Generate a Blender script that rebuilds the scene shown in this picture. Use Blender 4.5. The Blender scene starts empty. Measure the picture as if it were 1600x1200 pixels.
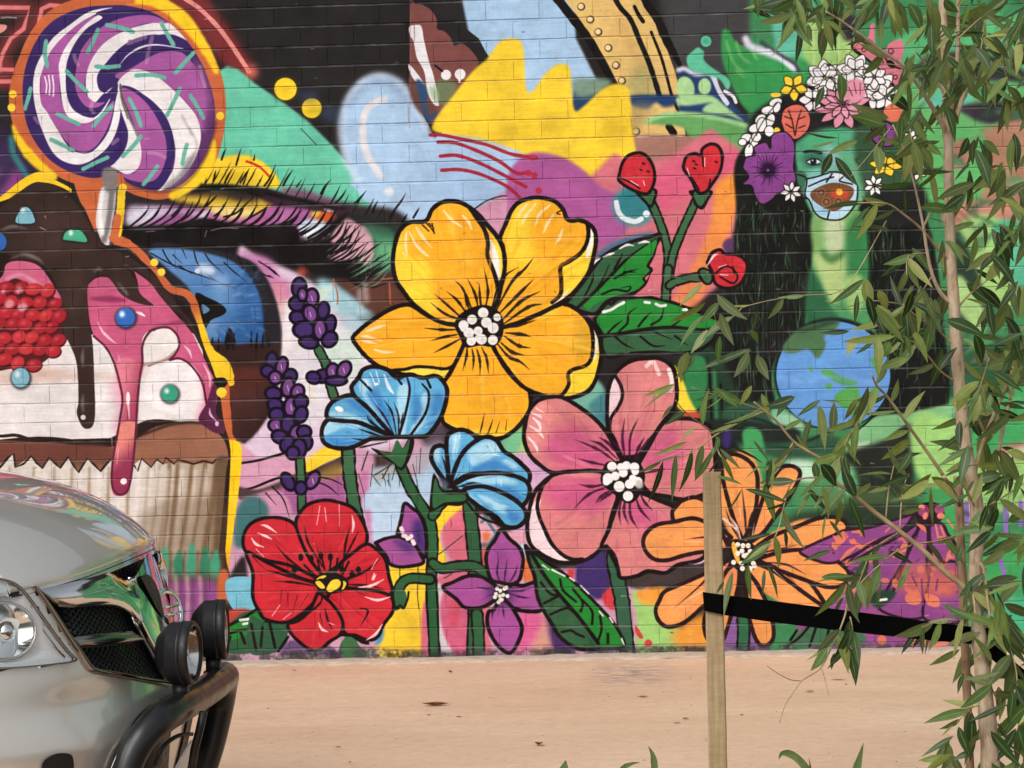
import bpy, bmesh, math, random
import numpy as np
from mathutils import Vector, Matrix

import math
# ---- camera model fitted to the photograph (pixels of the 1600x1200 frame) ----
FPX = 4284.0
def _n(v):
    l = math.sqrt(sum(a*a for a in v)); return tuple(a/l for a in v)
def _dot(a, b): return sum(x*y for x, y in zip(a, b))
def _cross(a, b): return (a[1]*b[2]-a[2]*b[1], a[2]*b[0]-a[0]*b[2], a[0]*b[1]-a[1]*b[0])
XW = _n((48460.0, 943.0, FPX))
_p = math.atan(136.0/FPX)
_a = -(XW[1]*math.cos(_p)+XW[2]*math.sin(_p))/XW[0]
ZW = _n((_a, math.cos(_p), math.sin(_p)))
YW = _cross(ZW, XW)
CAM = (0.0, -12.2, 1.62)
def ray(px, py):
    c = (px-800.0, 600.0-py, -FPX)
    return (_dot(XW, c), _dot(YW, c), _dot(ZW, c))
def at_y(px, py, Y=0.0):
    r = ray(px, py); t = (Y-CAM[1])/r[1]
    return (CAM[0]+r[0]*t, Y, CAM[2]+r[2]*t)
def at_z(px, py, Z=0.0):
    r = ray(px, py); t = (Z-CAM[2])/r[2]
    return (CAM[0]+r[0]*t, CAM[1]+r[1]*t, Z)

scene = bpy.context.scene
# ---------------------------------------------------------------- camera
cam_d = bpy.data.cameras.new('camera'); cam_o = bpy.data.objects.new('camera', cam_d)
scene.collection.objects.link(cam_o)
cam_d.sensor_width = 36.0; cam_d.sensor_fit = 'HORIZONTAL'; cam_d.lens = 36.0*FPX/1600.0
cam_d.clip_start = 0.1; cam_d.clip_end = 500.0
cam_o.matrix_world = Matrix(((XW[0], XW[1], XW[2], CAM[0]), (YW[0], YW[1], YW[2], CAM[1]), (ZW[0], ZW[1], ZW[2], CAM[2]), (0, 0, 0, 1)))
scene.camera = cam_o
# ---------------------------------------------------------------- overcast daylight
SUN_EL, SUN_AZ = math.radians(44), math.radians(205)      # azimuth from +Y, clockwise: behind the camera, a little to its left
world = bpy.data.worlds.new('World'); scene.world = world; world.use_nodes = True
nt = world.node_tree; nt.nodes.clear()
sky = nt.nodes.new('ShaderNodeTexSky'); sky.sky_type = 'NISHITA'; sky.sun_disc = False
sky.sun_elevation = SUN_EL; sky.sun_rotation = SUN_AZ; sky.dust_density = 4.0; sky.air_density = 1.0; sky.ozone_density = 1.0
hs = nt.nodes.new('ShaderNodeHueSaturation'); hs.inputs['Saturation'].default_value = 0.3     # cloud cover greys the sky
bg = nt.nodes.new('ShaderNodeBackground'); bg.inputs['Strength'].default_value = 0.13
wo = nt.nodes.new('ShaderNodeOutputWorld')
nt.links.new(sky.outputs[0], hs.inputs['Color']); nt.links.new(hs.outputs[0], bg.inputs['Color']); nt.links.new(bg.outputs[0], wo.inputs[0])
sun_d = bpy.data.lights.new('sun', 'SUN'); sun_d.energy = 1.0; sun_d.angle = math.radians(40); sun_d.color = (1.0, .975, .94)
sun_o = bpy.data.objects.new('sun', sun_d); scene.collection.objects.link(sun_o)
sd = Vector((math.sin(SUN_AZ)*math.cos(SUN_EL), math.cos(SUN_AZ)*math.cos(SUN_EL), math.sin(SUN_EL)))
sun_o.rotation_euler = sd.to_track_quat('Z', 'Y').to_euler(); sun_o.location = (-4, -14, 12)
vs = scene.view_settings; vs.view_transform = 'Standard'; vs.look = 'None'; vs.gamma = 1.0; vs.use_curve_mapping = False
vs.exposure = 0.13
scene.render.film_transparent = False
try:
    scene.cycles.max_bounces = 8; scene.cycles.transparent_max_bounces = 16; scene.cycles.use_denoising = True
except Exception: pass


import numpy as np
# ---- a small painter: splines traced on the wall, filled and brushed into one paint layer ----
TEX_X0, TEX_X1, TEX_Z0, TEX_Z1 = -5.2, 3.2, -0.12, 3.62
TPM = 480.0                                  # paint texels per metre of wall
TW, TH = int((TEX_X1-TEX_X0)*TPM), int((TEX_Z1-TEX_Z0)*TPM)
CANVAS = np.zeros((TH, TW, 3), np.float32)
PXS = TPM/351.0                              # texels per photo pixel
RNG = np.random.default_rng(7)

def to_tex(pts):
    out = []
    for x, y in pts:
        w = at_y(x, y)
        out.append(((w[0]-TEX_X0)*TPM, (TEX_Z1-w[2])*TPM))
    return np.array(out, np.float64)

def spline(p, closed=True, sub=6):
    p = np.asarray(p, np.float64); n = len(p)
    if n < 3: return p
    if closed:
        a, b, c, d = np.roll(p, 1, 0), p, np.roll(p, -1, 0), np.roll(p, -2, 0)
    else:
        q = np.vstack([2*p[0]-p[1], p, 2*p[-1]-p[-2]])
        a, b, c, d = q[:-3], q[1:-2], q[2:-1], q[3:]
    t = (np.arange(sub)/sub)[None, :, None]
    a, b, c, d = (v[:, None, :] for v in (a, b, c, d))
    r = 0.5*(2*b+(c-a)*t+(2*a-5*b+4*c-d)*t*t+(3*b-a-3*c+d)*t**3)
    r = r.reshape(-1, p.shape[1])
    return r if closed else np.vstack([r, p[-1:]])

def cover(poly, pad=2):
    """anti-aliased coverage of a closed polygon in its own box: (x0, y0, mask)"""
    SS = 4
    x0 = max(0, int(poly[:, 0].min())-pad); x1 = min(TW, int(poly[:, 0].max())+pad+2)
    y0 = max(0, int(poly[:, 1].min())-pad); y1 = min(TH, int(poly[:, 1].max())+pad+2)
    if x1 <= x0 or y1 <= y0: return None
    w, h = x1-x0, y1-y0
    acc = np.zeros((h*SS, w+2), np.float32)
    p = poly-np.array([x0, y0]); q = np.roll(p, -1, 0)
    for (ax, ay), (bx, by) in zip(p, q):
        if ay == by: continue
        s = 1.0
        if ay > by: ax, ay, bx, by, s = bx, by, ax, ay, -1.0
        i0 = max(0, int(np.ceil(ay*SS-0.5))); i1 = min(h*SS-1, int(np.ceil(by*SS-0.5))-1)
        if i1 < i0: continue
        rows = np.arange(i0, i1+1); yy = (rows+0.5)/SS
        xx = np.clip(ax+(bx-ax)*(yy-ay)/(by-ay), 0, w)
        xi = np.minimum(xx.astype(np.int64), w); f = (xx-xi).astype(np.float32)
        acc[rows, xi] += s*(1-f); acc[rows, xi+1] += s*f
    m = np.clip(np.abs(np.cumsum(acc, 1)), 0, 1)[:, :w]
    return x0, y0, m.reshape(h, SS, w).mean(1)

def box1(m, r, ax):
    k = 2*r+1
    c = np.cumsum(np.pad(m, [(r+1, r) if i == ax else (0, 0) for i in (0, 1)], mode='edge'), ax)
    return (c[k:]-c[:-k])/k if ax == 0 else (c[:, k:]-c[:, :-k])/k
def blur(m, r):
    r = int(round(r))
    if r < 1: return m
    for _ in range(2):
        m = box1(m, r, 0); m = box1(m, r, 1)
    return m

def rgb(c): return np.array(c, np.float32)/255.0
def put(col, cov, op=1.0):
    if cov is None: return
    x0, y0, m = cov; h, w = m.shape
    m = (m*op)[..., None]
    t = CANVAS[y0:y0+h, x0:x0+w]
    t += (col-t)*m

CLIP = [None]
def clipped(cov):
    if cov is None or CLIP[0] is None: return cov
    cx, cy, cm = CLIP[0]; x0, y0, m = cov
    X0, Y0 = max(x0, cx), max(y0, cy); X1 = min(x0+m.shape[1], cx+cm.shape[1]); Y1 = min(y0+m.shape[0], cy+cm.shape[0])
    if X1 <= X0 or Y1 <= Y0: return None
    return X0, Y0, m[Y0-y0:Y1-y0, X0-x0:X1-x0]*cm[Y0-cy:Y1-cy, X0-cx:X1-cx]
def shape(pts, soft=0, sm=True):
    p = to_tex(pts)
    if sm: p = spline(p)
    r = soft*PXS*0.6
    cov = cover(p, int(r*2.2)+3)
    if cov and r >= 1: cov = (cov[0], cov[1], blur(cov[2], r))
    return cov
def clip(pts=None, soft=0, sm=True):
    CLIP[0] = None if pts is None else shape(pts, soft, sm)
def F(col, pts, soft=0, sm=True, op=1.0):
    put(rgb(col), clipped(shape(pts, soft, sm)), op)
def G(c1, c2, pts, a, b, soft=0, sm=True, op=1.0, mid=None):
    """fill that blends from c1 at a to c2 at b"""
    cov = clipped(shape(pts, soft, sm))
    if cov is None: return
    x0, y0, m = cov; A, B = to_tex([a, b]); d = B-A
    yy, xx = np.mgrid[y0:y0+m.shape[0], x0:x0+m.shape[1]]
    t = np.clip(((xx-A[0])*d[0]+(yy-A[1])*d[1])/(d@d), 0, 1)[..., None].astype(np.float32)
    t = t*t*(3-2*t)
    put(rgb(c1)*(1-t)+rgb(c2)*t, cov, op)
def S(col, pts, w=6, soft=0, op=1.0, taper=(1, 1), sm=True, rough=0.09):
    """a brush stroke: w photo pixels wide; taper = width factors at both ends (0 is a point)"""
    p = to_tex(pts)
    p = spline(p, False) if sm else p
    if len(p) < 2: return
    n = len(p); d = np.gradient(p, axis=0); l = np.hypot(d[:, 0], d[:, 1]); l[l == 0] = 1
    nrm = np.stack([-d[:, 1], d[:, 0]], 1)/l[:, None]
    t = np.linspace(0, 1, n)
    ws = np.interp(t, np.linspace(0, 1, len(w)), w) if np.ndim(w) else np.full(n, float(w))
    f = np.minimum(1, np.minimum(taper[0]+(1-taper[0])*t*2.2, taper[1]+(1-taper[1])*(1-t)*2.2))
    h = (ws*f*PXS*0.5)*(1+rough*RNG.uniform(-1, 1, n)); h = np.maximum(h, 0.25)
    u = d/l[:, None]
    k = np.linspace(-np.pi/2, np.pi/2, 6)[1:-1]
    cap1 = [p[-1]+h[-1]*(np.cos(a)*u[-1]-np.sin(a)*nrm[-1]*-1) for a in k]
    cap0 = [p[0]+h[0]*(-np.cos(a)*u[0]-np.sin(a)*nrm[0]) for a in k]
    poly = np.vstack([p-nrm*h[:, None], np.array(cap1), (p+nrm*h[:, None])[::-1], np.array(cap0)])
    r = soft*PXS*0.6
    cov = cover(poly, int(r*2.2)+3)
    if cov and r >= 1: cov = (cov[0], cov[1], blur(cov[2], r))
    put(rgb(col), clipped(cov), op)
def SC(col, pts, w=6, **k): S(col, list(pts)+[pts[0]], w, **k)
def O(col, x, y, rx, ry=None, rot=0, soft=0, op=1.0):
    ry = ry or rx; a = np.arange(14)/14*2*np.pi; c, s = math.cos(math.radians(rot)), math.sin(math.radians(rot))
    F(col, [(x+rx*math.cos(t)*c-ry*math.sin(t)*s, y+rx*math.cos(t)*s+ry*math.sin(t)*c) for t in a], soft, True, op)
def P(s, ox=0, oy=0, k=1.0):
    v = [float(a) for a in s.replace(',', ' ').split()]
    return [(ox+v[i]/k, oy+v[i+1]/k) for i in range(0, len(v), 2)]
def tile(ox, oy, k=4.0):
    return lambda s: P(s, ox, oy, k)
def strokes(col, s, w, T=None, **k):
    """many straight or curved strokes: 'x,y x,y | x,y x,y x,y'"""
    T = T or (lambda q: P(q))
    for part in s.split('|'): S(col, T(part), w, **k)
def rays(col, s, w, T=None, **k): strokes(col, s, w*.72, T, taper=(.35, .05), rough=.25, op=.9, **k)
def vnoise(h, w, cell, seed):
    r = np.random.default_rng(seed); gh, gw = int(h/cell)+3, int(w/cell)+3
    g = r.random((gh, gw)).astype(np.float32)
    y = np.arange(h)/cell; x = np.arange(w)/cell
    yi, xi = y.astype(int), x.astype(int); fy, fx = (y-yi).astype(np.float32), (x-xi).astype(np.float32)
    fy = fy*fy*(3-2*fy); fx = fx*fx*(3-2*fx)
    a = g[yi][:, xi]*(1-fx)+g[yi][:, xi+1]*fx; b = g[yi+1][:, xi]*(1-fx)+g[yi+1][:, xi+1]*fx
    return a*(1-fy)[:, None]+b*fy[:, None]

# ---------------------------------------------------------------- helpers
COL = scene.collection
def link(o, parent=None):
    COL.objects.link(o)
    if parent is not None: o.parent = parent
    return o
def mesh(name, v, f, smooth=False, uv=None):
    m = bpy.data.meshes.new(name); m.from_pydata([tuple(p) for p in v], [], [tuple(q) for q in f]); m.update()
    if uv is not None:
        l = m.uv_layers.new(name='UVMap'); idx = np.empty(len(m.loops), np.int32); m.loops.foreach_get('vertex_index', idx)
        l.data.foreach_set('uv', np.asarray(uv, np.float32)[idx].ravel())
    if smooth: m.polygons.foreach_set('use_smooth', [True]*len(m.polygons))
    return m
def obj(name, me, mat=None, parent=None):
    o = bpy.data.objects.new(name, me)
    if mat is not None and not me.materials: me.materials.append(mat)
    return link(o, parent)
def thing(name, label, cat, loc=(0, 0, 0), group=None):
    o = bpy.data.objects.new(name, None); o.empty_display_size = .1; link(o); o.location = loc
    o['label'] = label; o['category'] = cat
    if group: o['group'] = group
    bpy.context.view_layer.update()
    return o
def tag(o, label, cat, group=None):
    o['label'] = label; o['category'] = cat
    if group: o['group'] = group
    return o
class MB:
    """collects vertices and faces of one part, in world coordinates"""
    def __init__(s): s.v, s.f, s.uv = [], [], []
    def add(s, v, f, uv=None):
        b = len(s.v); s.v += [tuple(p) for p in v]; s.f += [tuple(i+b for i in q) for q in f]; s.uv += list(uv) if uv is not None else [(0, 0)]*len(v)
    def grid(s, rows, close=False, uv=False):
        n = len(rows[0]); v = [p for r in rows for p in r]; f = []
        for i in range(len(rows)-1):
            for j in range(n if close else n-1):
                k = (j+1) % n; f.append((i*n+j, i*n+k, (i+1)*n+k, (i+1)*n+j))
        s.add(v, f, [(i/(len(rows)-1), j/(n-1)) for i in range(len(rows)) for j in range(n)] if uv else None)
    def tube(s, pts, r, n=8, caps=True):
        pts = [Vector(p) for p in pts]; m = len(pts); rs = r if hasattr(r, '__len__') else [r]*m
        rows = []; ref = Vector((0, 0, 1))
        t0 = (pts[1]-pts[0]).normalized()
        if abs(t0.dot(ref)) > .95: ref = Vector((1, 0, 0))
        u = t0.cross(ref).normalized()
        for i, p in enumerate(pts):
            t = (pts[min(i+1, m-1)]-pts[max(i-1, 0)]).normalized()
            u = (u-t*u.dot(t)).normalized(); w = t.cross(u)
            rows.append([p+(u*math.cos(a)+w*math.sin(a))*rs[i] for a in [2*math.pi*k/n for k in range(n)]])
        b = len(s.v); s.grid(rows, True)
        if caps: s.f.append(tuple(b+k for k in range(n-1, -1, -1))); e = b+(m-1)*n; s.f.append(tuple(e+k for k in range(n)))
    def box(s, a, b):
        (x0, y0, z0), (x1, y1, z1) = a, b
        s.add([(x0, y0, z0), (x1, y0, z0), (x1, y1, z0), (x0, y1, z0), (x0, y0, z1), (x1, y0, z1), (x1, y1, z1), (x0, y1, z1)],
              [(0, 3, 2, 1), (4, 5, 6, 7), (0, 1, 5, 4), (1, 2, 6, 5), (2, 3, 7, 6), (3, 0, 4, 7)])
    def build(s, name, mat, parent=None, smooth=True, uv=False, origin=None):
        org = Vector(origin) if origin else (parent.matrix_world.translation if parent else Vector((0, 0, 0)))
        me = mesh(name, [Vector(p)-org for p in s.v], s.f, smooth, s.uv if uv else None)
        bm = bmesh.new(); bm.from_mesh(me); bmesh.ops.recalc_face_normals(bm, faces=bm.faces); bm.to_mesh(me); bm.free()
        o = obj(name, me, mat, parent)
        if origin and not parent: o.location = org
        return o
def spl(pts, sub=5):
    """smooth 3-D path through the points"""
    p = spline(np.array(pts, float), False, sub); return [tuple(a) for a in p]

def material(name, base, rough=.5, metal=0.0, spec=.5, coat=0.0, coat_rough=.05):
    m = bpy.data.materials.new(name); m.use_nodes = True; b = m.node_tree.nodes['Principled BSDF']
    b.inputs['Base Color'].default_value = (*base, 1); b.inputs['Roughness'].default_value = rough; b.inputs['Metallic'].default_value = metal
    b.inputs['Specular IOR Level'].default_value = spec; b.inputs['Coat Weight'].default_value = coat; b.inputs['Coat Roughness'].default_value = coat_rough
    return m, m.node_tree, b
def lin(c):
    return tuple((v/255/12.92) if v <= 10 else ((v/255+.055)/1.055)**2.4 for v in c)
def N(nt, t, **k):
    n = nt.nodes.new(t)
    for a, b in k.items():
        if a.startswith('_'): setattr(n, a[1:], b)
        else: n.inputs[a.replace('__', ' ')].default_value = b
    return n
def noise_ramp(nt, vec, scale, c0, c1, p0=.35, p1=.65, detail=4, rough=.55):
    n = N(nt, 'ShaderNodeTexNoise', Scale=scale, Detail=detail, Roughness=rough)
    if vec is not None: nt.links.new(vec, n.inputs['Vector'])
    r = nt.nodes.new('ShaderNodeValToRGB'); r.color_ramp.elements[0].position = p0; r.color_ramp.elements[1].position = p1
    r.color_ramp.elements[0].color = (*c0, 1); r.color_ramp.elements[1].color = (*c1, 1)
    nt.links.new(n.outputs['Fac'], r.inputs['Fac']); return r, n
def bump(nt, b, h, strength=.3, dist=.002):
    n = N(nt, 'ShaderNodeBump', Strength=strength, Distance=dist); nt.links.new(h, n.inputs['Height']); nt.links.new(n.outputs[0], b.inputs['Normal']); return n
def mapped(nt, scale=(1, 1, 1), src='Object'):
    t = nt.nodes.new('ShaderNodeTexCoord') if src != 'Position' else nt.nodes.new('ShaderNodeNewGeometry')
    m = N(nt, 'ShaderNodeMapping'); m.inputs['Scale'].default_value = scale
    nt.links.new(t.outputs[src], m.inputs['Vector']); return m.outputs[0]
def mix(nt, a, b, fac, mode='MIX'):
    m = nt.nodes.new('ShaderNodeMix'); m.data_type = 'RGBA'; m.blend_type = mode
    for s, v in ((m.inputs[6], a), (m.inputs[7], b), (m.inputs[0], fac)):
        if hasattr(v, 'node'): nt.links.new(v, s)
        elif hasattr(v, '__len__'): s.default_value = (*v, 1)
        else: s.default_value = v
    return m.outputs[2]
random.seed(11)

# ---------------------------------------------------------------- the mural
BLK = (22, 18, 18); INK = (26, 16, 18); WHT = (232, 228, 228)
T00, T40, T80, T120 = tile(0, 0), tile(400, 0), tile(800, 0), tile(1200, 0)
T03, T43, T83, T123 = tile(0, 300), tile(400, 300), tile(800, 300), tile(1200, 300)
T06, T46, T86, T126 = tile(0, 600), tile(400, 600), tile(800, 600), tile(1200, 600)
T09, T49, T89, T129 = tile(0, 900), tile(400, 900), tile(800, 900), tile(1200, 900)
K6 = 1600/260.0
A1, A2 = tile(200, 240, K6), tile(420, 280, K6)
A3, A4 = tile(1140, 60, K6), tile(1140, 200, K6)
A5, A6 = tile(1000, 660, K6), tile(1000, 820, K6)
A7, A8 = tile(580, 780, K6), tile(1260, 740, K6)

# --- base coats -------------------------------------------------------------
CANVAS[:] = rgb((36, 33, 33))
F((64, 64, 66), P('1000,-160 1260,-160 1260,150 1060,150'), 10, False)
F((56, 134, 80), P('1175,-200 3400,-200 3400,1120 1180,1100 1150,600 1170,150'), 6, False)
F((58, 40, 84), P('-700,215 20,205 70,290 40,420 -700,420'), 30, False)
F((60, 46, 52), P('-700,420 260,300 420,420 460,1100 -700,1100'), 8, False)
F((200, 150, 178), P('330,560 470,400 560,480 620,640 720,760 700,860 1000,960 990,1060 340,1060'), 8, False)

# --- neon letters, top left -----------------------------------------------
for pts, a in ((P('-60,11 46,12 37,45 17,60 5,82 0,97 0,110'), 0), (P('-60,107 24,109'), 0), (P('-60,129 20,127'), 0), (P('56,62 60,40 65,14 78,8 104,11 125,14'), 0)):
    S((140, 48, 50), pts, 26, 14, sm=False, op=.8)
for pts in (P('-60,11 46,12 37,45 17,60 5,82 0,97 0,110'), P('-60,107 24,109'), P('-60,129 20,127'), P('56,62 60,40 65,14 78,8 104,11 125,14')):
    S((222, 104, 104), pts, 7, 1, sm=False); S((240, 150, 145), pts, 2.5, 2, sm=False, op=.6)
S((190, 180, 180), P('2,28 12,27 26,28'), 2, 0, op=.8)
F((225, 140, 130), P('-40,40 2,38 11,42 0,52 -40,60'), 1)
F((118, 40, 42), P('205,-160 300,-40 392,112 372,118 340,90 300,40 240,0'), 8)
S((130, 44, 46), P('270,-30 312,14 348,54 372,92 386,112'), 26, 12)
S((236, 140, 132), P('283,-6 310,12 337,38 358,65 378,95 389,112'), 7, 1)
S((230, 120, 120), P('246,2 270,8 282,18'), 5, 1); O((240, 120, 100), 393, 112, 10, 10, soft=10, op=.8)
F((140, 62, 132), P('-40,330 0,300 20,268 36,272 30,300 0,345'), 8)
S((50, 130, 130), T00('70,860 85,960 150,1070 180,1120'), 9, 5)
S((150, 70, 140), P('-60,300 -10,270'), 20, 14)

# --- green wedge, yellow patch, blue bubble ---------------------------------
F((96, 200, 166), P('340,112 355,103 372,108 398,130 440,158 480,188 520,228 548,260 590,305 640,345 610,360 540,330 440,300 330,300 300,240'), 2, False)
F((84, 186, 152), P('350,240 420,250 520,290 600,340 520,330 430,300'), 14, op=.5)
S((40, 70, 70), P('470,201 482,213 494,226'), 1.5, 0)
for a in ('640,330 640,250', '700,300 690,200'): pass
F((162, 198, 232), P('690,-160 884,-160 900,60 940,140 900,150 840,220 800,330 700,345 600,345 545,285 600,250 680,215 700,120 740,90'), 2, False)
F((166, 200, 234), P('592,116 560,128 540,158 531,195 537,238 552,275 575,302 640,345 720,340 760,250 700,226 672,205 656,170 634,136 612,120'), 6)
S((205, 220, 242), P('668,200 652,166 630,134 606,120 580,120 554,140 537,170 532,205 540,248 560,285'), 9, 7, op=.8)
S((120, 140, 175), P('545,165 562,140 590,128 616,134 636,160'), 12, 10, op=.55)
S((218, 216, 222), P('601,154 580,164 570,178 567,200 568,222 576,246 586,262 594,274'), 11, 3)
O((224, 222, 226), 608, 299, 7, 7, soft=3)
F((150, 185, 225), P('680,250 760,240 800,300 760,330 700,335'), 16, op=.6)
# --- black and brown cloud ----------------------------------------------------
F((36, 34, 34), P('600,-160 688,-160 694,0 700,12 703,30 726,43 748,60 760,83 768,92 740,140 700,200 680,215 640,140 636,60'), 1, False)
F((126, 70, 66), T40('968,30 1000,26 1040,30 1095,65 1130,120 1132,180 1175,195 1215,235 1240,285 1285,272 1340,310 1392,388 1360,450 1290,560 1200,680 1110,770 1060,720 985,610 965,400'))
F((100, 66, 58), T40('960,480 1040,600 1130,690 1110,750 1020,700 965,600'), 4)
F((110, 122, 84), T40('1120,520 1200,500 1260,540 1190,650 1140,640'), 5)
F((226, 224, 228), T40('958,168 1000,155 1034,165 1050,250 1080,380 1112,480 1140,640 1145,660 1110,650 1070,570 1052,450 1005,360 985,260 962,220'), 1)
F((160, 190, 150), T40('1080,540 1130,560 1138,640 1100,610'), 4)
F((220, 222, 228), T40('955,400 1000,450 1050,520 1045,540 990,500 958,440'), 1)
F((44, 74, 120), T40('1000,500 1050,520 1075,600 1060,650 1085,720 1140,690 1130,720 1080,760 1040,690 1020,600'), 3)
S((190, 110, 105), P('642,-160 641,0 641,130 640,200'), 1.2, 0, op=.7, sm=False)
O(WHT, 697, 117, 8, 8, soft=1); O(WHT, 719, 116, 8.5, 8.5, soft=1); S(WHT, P('718,120 718,127'), 4)
S(BLK, T40('1120,410 1165,445'), 3)
for x, y, r in ((446, 139, 17.5), (487, 169, 15.5)):
    O((70, 56, 20), x, y, r+3, r+3, soft=6, op=.7); O((244, 204, 26), x, y, r, r, soft=1); O((214, 172, 20), x+1, y+3, r*.5, r*.4, soft=6, op=.6)
O((60, 76, 120), 482, 150, 16, 10, soft=10, op=.5); O((60, 84, 130), 515, 178, 14, 14, soft=10, op=.5)

# --- gold strap ---------------------------------------------------------------
F((226, 186, 104), T80('200,-600 290,-60 430,130 520,260 600,400 655,510 720,600 750,760 760,860 1085,856 1070,660 1020,450 950,260 880,90 760,-100 640,-600'), 1, False)
F((196, 150, 84), T80('560,0 680,90 790,280 860,420 900,560 860,560 760,380 650,180'), 14, op=.55)
F((166, 160, 96), T80('740,450 860,420 900,600 740,640'), 14, op=.8)
S(BLK, T80('150,-600 215,-120 300,10 400,140 490,260 550,370 600,460 628,530'), [13, 14, 13, 11, 9])
S(BLK, T80('560,-300 650,0 740,120 800,260 855,390 895,510 930,630'), 8)
S(BLK, T80('980,790 1010,832'), 11)
S(BLK, T80('765,40 790,90 820,135'), 6); S(BLK, T80('870,200 930,350 965,470 1000,600 1040,695'), 4.5)
S(BLK, T80('700,-300 830,0 910,120 965,250 1020,350 1050,410'), [10, 12, 14, 12, 6])
for x, y in ((433, 42), (490, 122), (540, 200), (603, 300), (650, 408), (688, 505), (777, 822)):
    O((80, 56, 36), 800+x/4, y/4, 6.3); O((236, 208, 150), 800+x/4-.7, y/4-.5, 4.4)
# --- navy, small leaves and splashes to the right of the strap --------------------
F((34, 62, 112), T80('735,600 900,590 1060,600 1030,650 950,670 900,640 840,680 735,650'), 4)
F((34, 62, 112), T80('1040,450 1240,460 1300,560 1420,690 1480,760 1200,730 1040,690 1090,560'), 3)
F((36, 66, 110), T80('390,560 520,590 600,560 500,690 395,690'), 4)
F((120, 150, 130), T80('385,500 580,490 620,530 500,600 400,600'), 6)
O((168, 216, 146), 1071, 138, 14, 19, rot=-12, soft=1.5); O((168, 216, 146), 1101, 135, 10, 13, soft=1.5)
F((164, 212, 142), T80('1030,610 1130,590 1250,600 1330,660 1390,710 1450,760 1350,720 1200,700 1210,660 1250,640 1100,660 1040,650'), 2)
S((206, 206, 226), T80('1040,438 1080,430 1150,465 1230,458 1270,500'), 7, 2); S((210, 210, 228), T80('1255,470 1290,560 1320,610 1345,645'), 7, 1); S((220, 222, 230), T80('1330,570 1380,600 1400,640'), 5, 1)
F((88, 198, 154), T80('1092,360 1130,320 1165,296 1200,325 1200,375 1260,430 1340,480 1365,520 1345,560 1290,490 1180,460 1110,430'), 1.5); O((88, 198, 154), 1103, 64.5, 8.5, soft=1)
O((60, 170, 130), 1103, 64.5, 5, soft=4)
F((48, 150, 72), T80('1310,220 1330,180 1365,200 1400,265 1500,310 1620,350 1760,430 1780,640 1600,660 1500,690 1440,660 1370,520 1315,380'), 2)
F((36, 126, 56), T80('1500,420 1640,480 1700,640 1560,650 1440,560'), 14, op=.6)
strokes((120, 196, 110), '1400,260 1440,360 1560,430 1700,480 | 1340,260 1390,400 1500,480 1660,560 | 1500,320 1560,420 | 1400,440 1500,520 1560,580', 3.2, T80, soft=2, op=.8)
# green sweep under the strap
F((94, 164, 88), T80('830,770 900,735 1000,712 1150,715 1300,740 1480,790 1460,960 1320,950 1180,935 1100,850 1050,790'), 2)
S((150, 204, 132), T80('835,765 900,735 1000,712 1150,716 1300,742 1480,790'), 7, 3)
F((150, 130, 80), T80('740,650 900,660 830,760 770,850 740,800'), 8, op=.5)
F((166, 116, 100), T80('745,850 1100,850 1150,890 1190,930 1150,1000 1110,1090 900,1110 860,1000 770,960'), 2)
S((225, 215, 205), T80('780,855 900,848 980,845 1060,850'), 1.6, 0, op=.8)

# --- yellow splash --------------------------------------------------------------
F((246, 206, 36), P('676,203 684,180 712,144 738,112 762,90 780,66 796,60 812,63 818,80 821,130 826,145 836,138 850,118 868,102 880,100 890,106 893,136 898,172 912,166 940,140 962,131 978,135 985,152 987,190 993,232 1005,290 985,330 900,330 850,260 800,232 750,216 705,210'), 3)
F((222, 180, 30), P('700,200 760,205 800,190 840,210 790,225 730,212'), 14, op=.6); F((226, 184, 34), P('840,180 862,170 870,200 850,215'), 12, op=.6); F((220, 176, 30), P('950,180 980,200 975,225 940,215'), 12, op=.5)

# --- purple disc, pink and orange ---------------------------------------------------
F((214, 108, 122), P('960,238 1000,262 1060,235 1110,200 1155,232 1165,300 1120,450 1090,470 900,500 870,330'), 5, False)
F((222, 84, 124), P('1000,290 1080,240 1120,235 1158,238 1162,276 1100,290 1040,330'), 10, op=.8)
G((242, 146, 50), (236, 128, 76), P('1118,290 1150,270 1160,300 1150,330 1134,382 1120,420 1090,475 1048,480 1090,400 1112,340'), (1150, 280), (1070, 460), 6)
O((92, 56, 100), 1141, 384, 12, 12, soft=3)
F((172, 82, 150), P('790,300 800,262 820,243 844,238 880,246 912,266 940,292 975,310 985,345 965,375 925,390 890,400 790,380'), 4)
F((206, 142, 172), P('742,330 765,315 790,302 792,340 790,368 780,375 762,360'), 3); S(INK, P('742,326 760,314 780,307 792,306'), 2)
F((196, 130, 176), P('790,305 830,330 800,345'), 10, op=.4)
O((54, 140, 148), 991, 322, 34, 32, soft=7); O((44, 126, 136), 991, 318, 26, 24, soft=6)
S((214, 226, 232), P('963,316 966,330 975,341 992,346 1002,342'), 8, 1); O((224, 232, 234), 1010, 334, 5.5)
for s in ('672,211 690,211 720,217 760,226 800,241 838,246', '684,222 710,223 744,235 780,252 806,270 822,270', '688,244 715,243 750,255 790,275 822,292', '690,266 718,265 750,272 790,290 812,308'):
    S((170, 34, 56), P(s), 5.5)
for x, y in ((832, 246), (835, 274), (842, 298), (826, 270)): O((190, 40, 66), x, y, 5)

# --- the eye behind the cupcake ----------------------------------------------------
F((46, 36, 40), P('180,300 300,300 440,310 560,320 640,350 640,520 560,500 470,440 380,400 260,390 190,380'), 6)
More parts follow.
